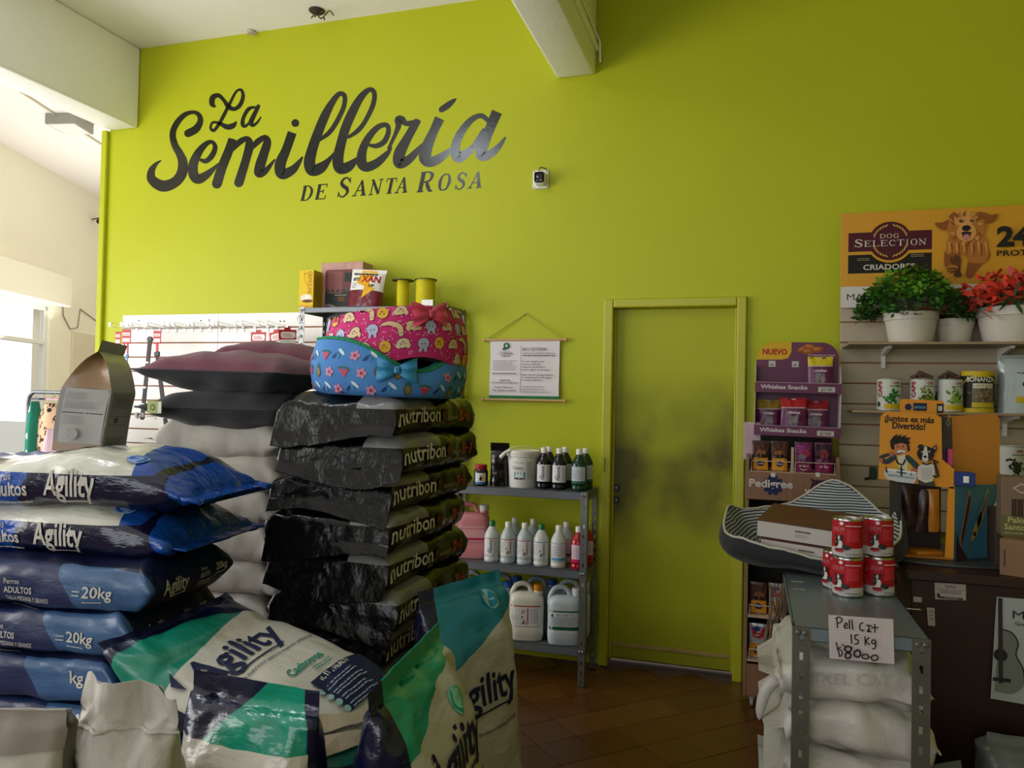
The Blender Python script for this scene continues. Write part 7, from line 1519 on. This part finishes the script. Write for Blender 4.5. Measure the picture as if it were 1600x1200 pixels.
a = Art(); a.stroke([(-.12, .50, .003), (.0, .505, .003), (.12, .50, .003)], '#8a6a74', n=4); a.ell(-.06, .43, .035, .02, '#5a4a38', 30); a.ell(-.03, .45, .014, .014, '#5a4a38'); a.stroke([(-.1, .40, .006), (-.05, .39, .006), (0, .40, .004)], '#8a7a5c', n=3); a.build('print', th, lambda p, q, o: (p, -.05*math.sin((p/.27+.5)*PI)**.6*(1-(q/.56)**4)-.0015-o, q), step=.02)
th = thing('straw_bundle', 'bundle of pale dried strands between the rack and the stand', 'bundle', (.08, 2.75, .45)); rnd = random.Random(5); b = MB()
for k in range(26): b.tube([(rnd.uniform(-.03, .05), rnd.uniform(-.02, .02), 0), (rnd.uniform(-.03, .05), rnd.uniform(-.02, .02), .2), (rnd.uniform(-.02, .04), rnd.uniform(-.02, .02), .42)], .002, 4)
o = b.build('strands', mat('straw', '#6b5640', .8), th); o['kind'] = 'stuff'
# dog bed with striped lining
g = NT('striped_lining', .9); zig = g.math('ADD', g.math('MULTIPLY', g.z, 1.0), g.math('MULTIPLY', g.noise(5, 2), .02)); st = g.math('GREATER_THAN', g.math('SINE', g.math('MULTIPLY', zig, 620)), .15); M_strp = g.out(g.mix(st, '#aab0ae', '#20292d'))
g2 = NT('striped_floor', .9); st = g2.math('GREATER_THAN', g2.math('SINE', g2.math('MULTIPLY', g2.x, 620)), .15); M_strf = g2.out(g2.mix(st, '#9aa09e', '#20292d')); M_pipw = mat('cream_piping', '#b5b0a2', .8)
bedc = onY(1262, 850, 2.72); th = thing('dog_bed', 'black dog bed with a striped lining lying across the metal stand', 'dog bed', (.212, 3.03, .905), rot=(math.radians(3), math.radians(-2), math.radians(-6)))
def BR(t, R_=1): c, s_ = math.cos(t), math.sin(t); k = (abs(c)**3.2+abs(s_)**3.2)**(-1/3.2); return Vector((c*k*.285*R_, s_*k*.26*R_, 0))
def BH(t):
    # heights: back right corner high, right front high, left high, front dips
    def gau(t0, w_): d = (t-t0+PI) % (2*PI)-PI; return math.exp(-(d/w_)**2)
    return .12+.13*gau(math.radians(74), .42)+.10*gau(math.radians(8), .34)+.055*gau(math.radians(170), .5)-.05*gau(math.radians(-82), .55)+.02*gau(math.radians(110), .5)
def bo(u, v):
    t = u*2*PI; p_ = BR(t, .62+.42*math.sin(min(1, v*1.15)*PI/2)**.7+.10*math.sin(v*PI)); p_.z = BH(t)*v+.010*noise.noise(p_*9); return p_
def bi(u, v):
    t = u*2*PI; e = BR(t, 1.04-.22*v-.12*v**3); e.z = BH(t)*(1-v)**1.0+.05*v+.008*math.sin(v*PI*1.0)+.006*noise.noise(e*12); return e
b = MB(); b.grid(bo, 80, 18, closeu=True); b.add([bo(k/40, 0) for k in range(40)], [tuple(range(40))]); b.build('outer_cover', M_blk, th, smooth=180)
b = MB(); b.grid(bi, 80, 16, closeu=True); b.build('striped_wall', M_strp, th, smooth=180); b = MB(); b.add([bi(k/40, 1)+Vector((0, 0, .002)) for k in range(40)], [tuple(range(40))]); b.build('cushion_base', M_strf, th)
MB().tube([bo(k/90, 1)+Vector((0, 0, .002+.0015*math.sin(k*2.1))) for k in range(90)], .0045, 6, closed=True).build('piping', M_pipw, th, smooth=180)
# two wooden-grain boxes inside
g = NT('wood_grain_print', .5); st = g.noise(4, 5, sx=1.5, sy=.5, sz=14); st2 = g.noise(9, 4, sx=7, sy=7, sz=.6); M_wgt = g.out(g.mix(g.noise(5, 5, sx=.6, sy=9, sz=.6), '#3c2012', '#6e4128'))
g = NT('wood_grain_side', .5); M_wgs = g.out(g.mix(g.noise(5, 5, sx=9, sy=9, sz=.5), '#24120b', '#4f2b1a')); M_wl = mat('white_label', '#b9b2ac', .6)
for k, (lab, z, dx, dy) in enumerate((('wood-grain printed box lying lowest in the dog bed', .952, .012, .004), ('wood-grain printed box stacked on the other in the dog bed', 1.016, 0, 0))):
    t2 = thing('flat_carton', lab, 'box', (.195+dx, 2.93+dy, z), rot=(math.radians(7), math.radians(3), math.radians(-14)))
    b = MB(); b.box(-.15, .15, -.125, .125, 0, .062, bev=.001)
    for i_, f in enumerate(b.f):
        zs = [b.v[v][2] for v in f]; xs_ = [b.v[v][0] for v in f]; b.mi[i_] = 0 if min(zs) > .05 else 1
    b.build('carton', [M_wgt, M_wgs], t2)
    MB().box(-.147, .147, -.127, -.1252, .004, .058).build('side_label', M_wl, t2)
    a = Art(); a.lines(-.02, .035, .03, .045, 1, '#4a3a34', .5, 3, 0); a.lines(-.02, .02, .02, .032, 2, '#8a7a74', .3, 3, 0); a.build('print', t2, lambda p, q, o: (p, -.1274-o, q))
# bags on the floor by the counter
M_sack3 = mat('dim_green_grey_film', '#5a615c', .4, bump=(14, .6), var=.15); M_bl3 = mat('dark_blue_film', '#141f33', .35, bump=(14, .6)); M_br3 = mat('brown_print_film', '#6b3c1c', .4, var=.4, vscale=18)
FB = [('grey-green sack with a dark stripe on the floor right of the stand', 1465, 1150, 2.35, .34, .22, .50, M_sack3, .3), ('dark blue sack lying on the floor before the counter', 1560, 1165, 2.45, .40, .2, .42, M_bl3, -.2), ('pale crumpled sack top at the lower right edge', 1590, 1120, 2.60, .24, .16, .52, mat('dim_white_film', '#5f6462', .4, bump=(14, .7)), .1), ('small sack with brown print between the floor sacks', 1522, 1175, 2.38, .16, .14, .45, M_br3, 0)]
for k, (lab, px, py, Y, W, T, H, m_, rz) in enumerate(FB):
    q = onY(px, py, Y); th, S, F = upright('floor_sack', lab, 'sack', (q.x, Y, 0), W, T, H, m_, seed=500+k*7, rot=(0, math.radians((-12, 10, 4, 0)[k]), rz), taper=(.08, .5), fin=(.003, .03), nx=40, na=40, lump=.018, wr=.016)
    if k == 0: a = Art(); a.rect(-.05, .2, -.005, .5, '#14212a'); a.build('stripe', th, F, step=.03)
th = thing('clear_bag', 'dim crumpled clear bag on the floor under the stand', 'bag', (.14, 2.2, 0)); b = MB(); b.grid(lambda u, v: ((u-.5)*.2+.02*noise.noise(Vector((u*6, v*6, 1))), -.06*math.sin(u*PI)+.02*noise.noise(Vector((u*9, v*8, 3))), v*.24), 20, 16); b.grid(lambda u, v: ((u-.5)*.2, .06*math.sin(u*PI), v*.24), 12, 10); b.build('bag_film', M_gfilm, th, smooth=180)
bpy.context.view_layer.update()
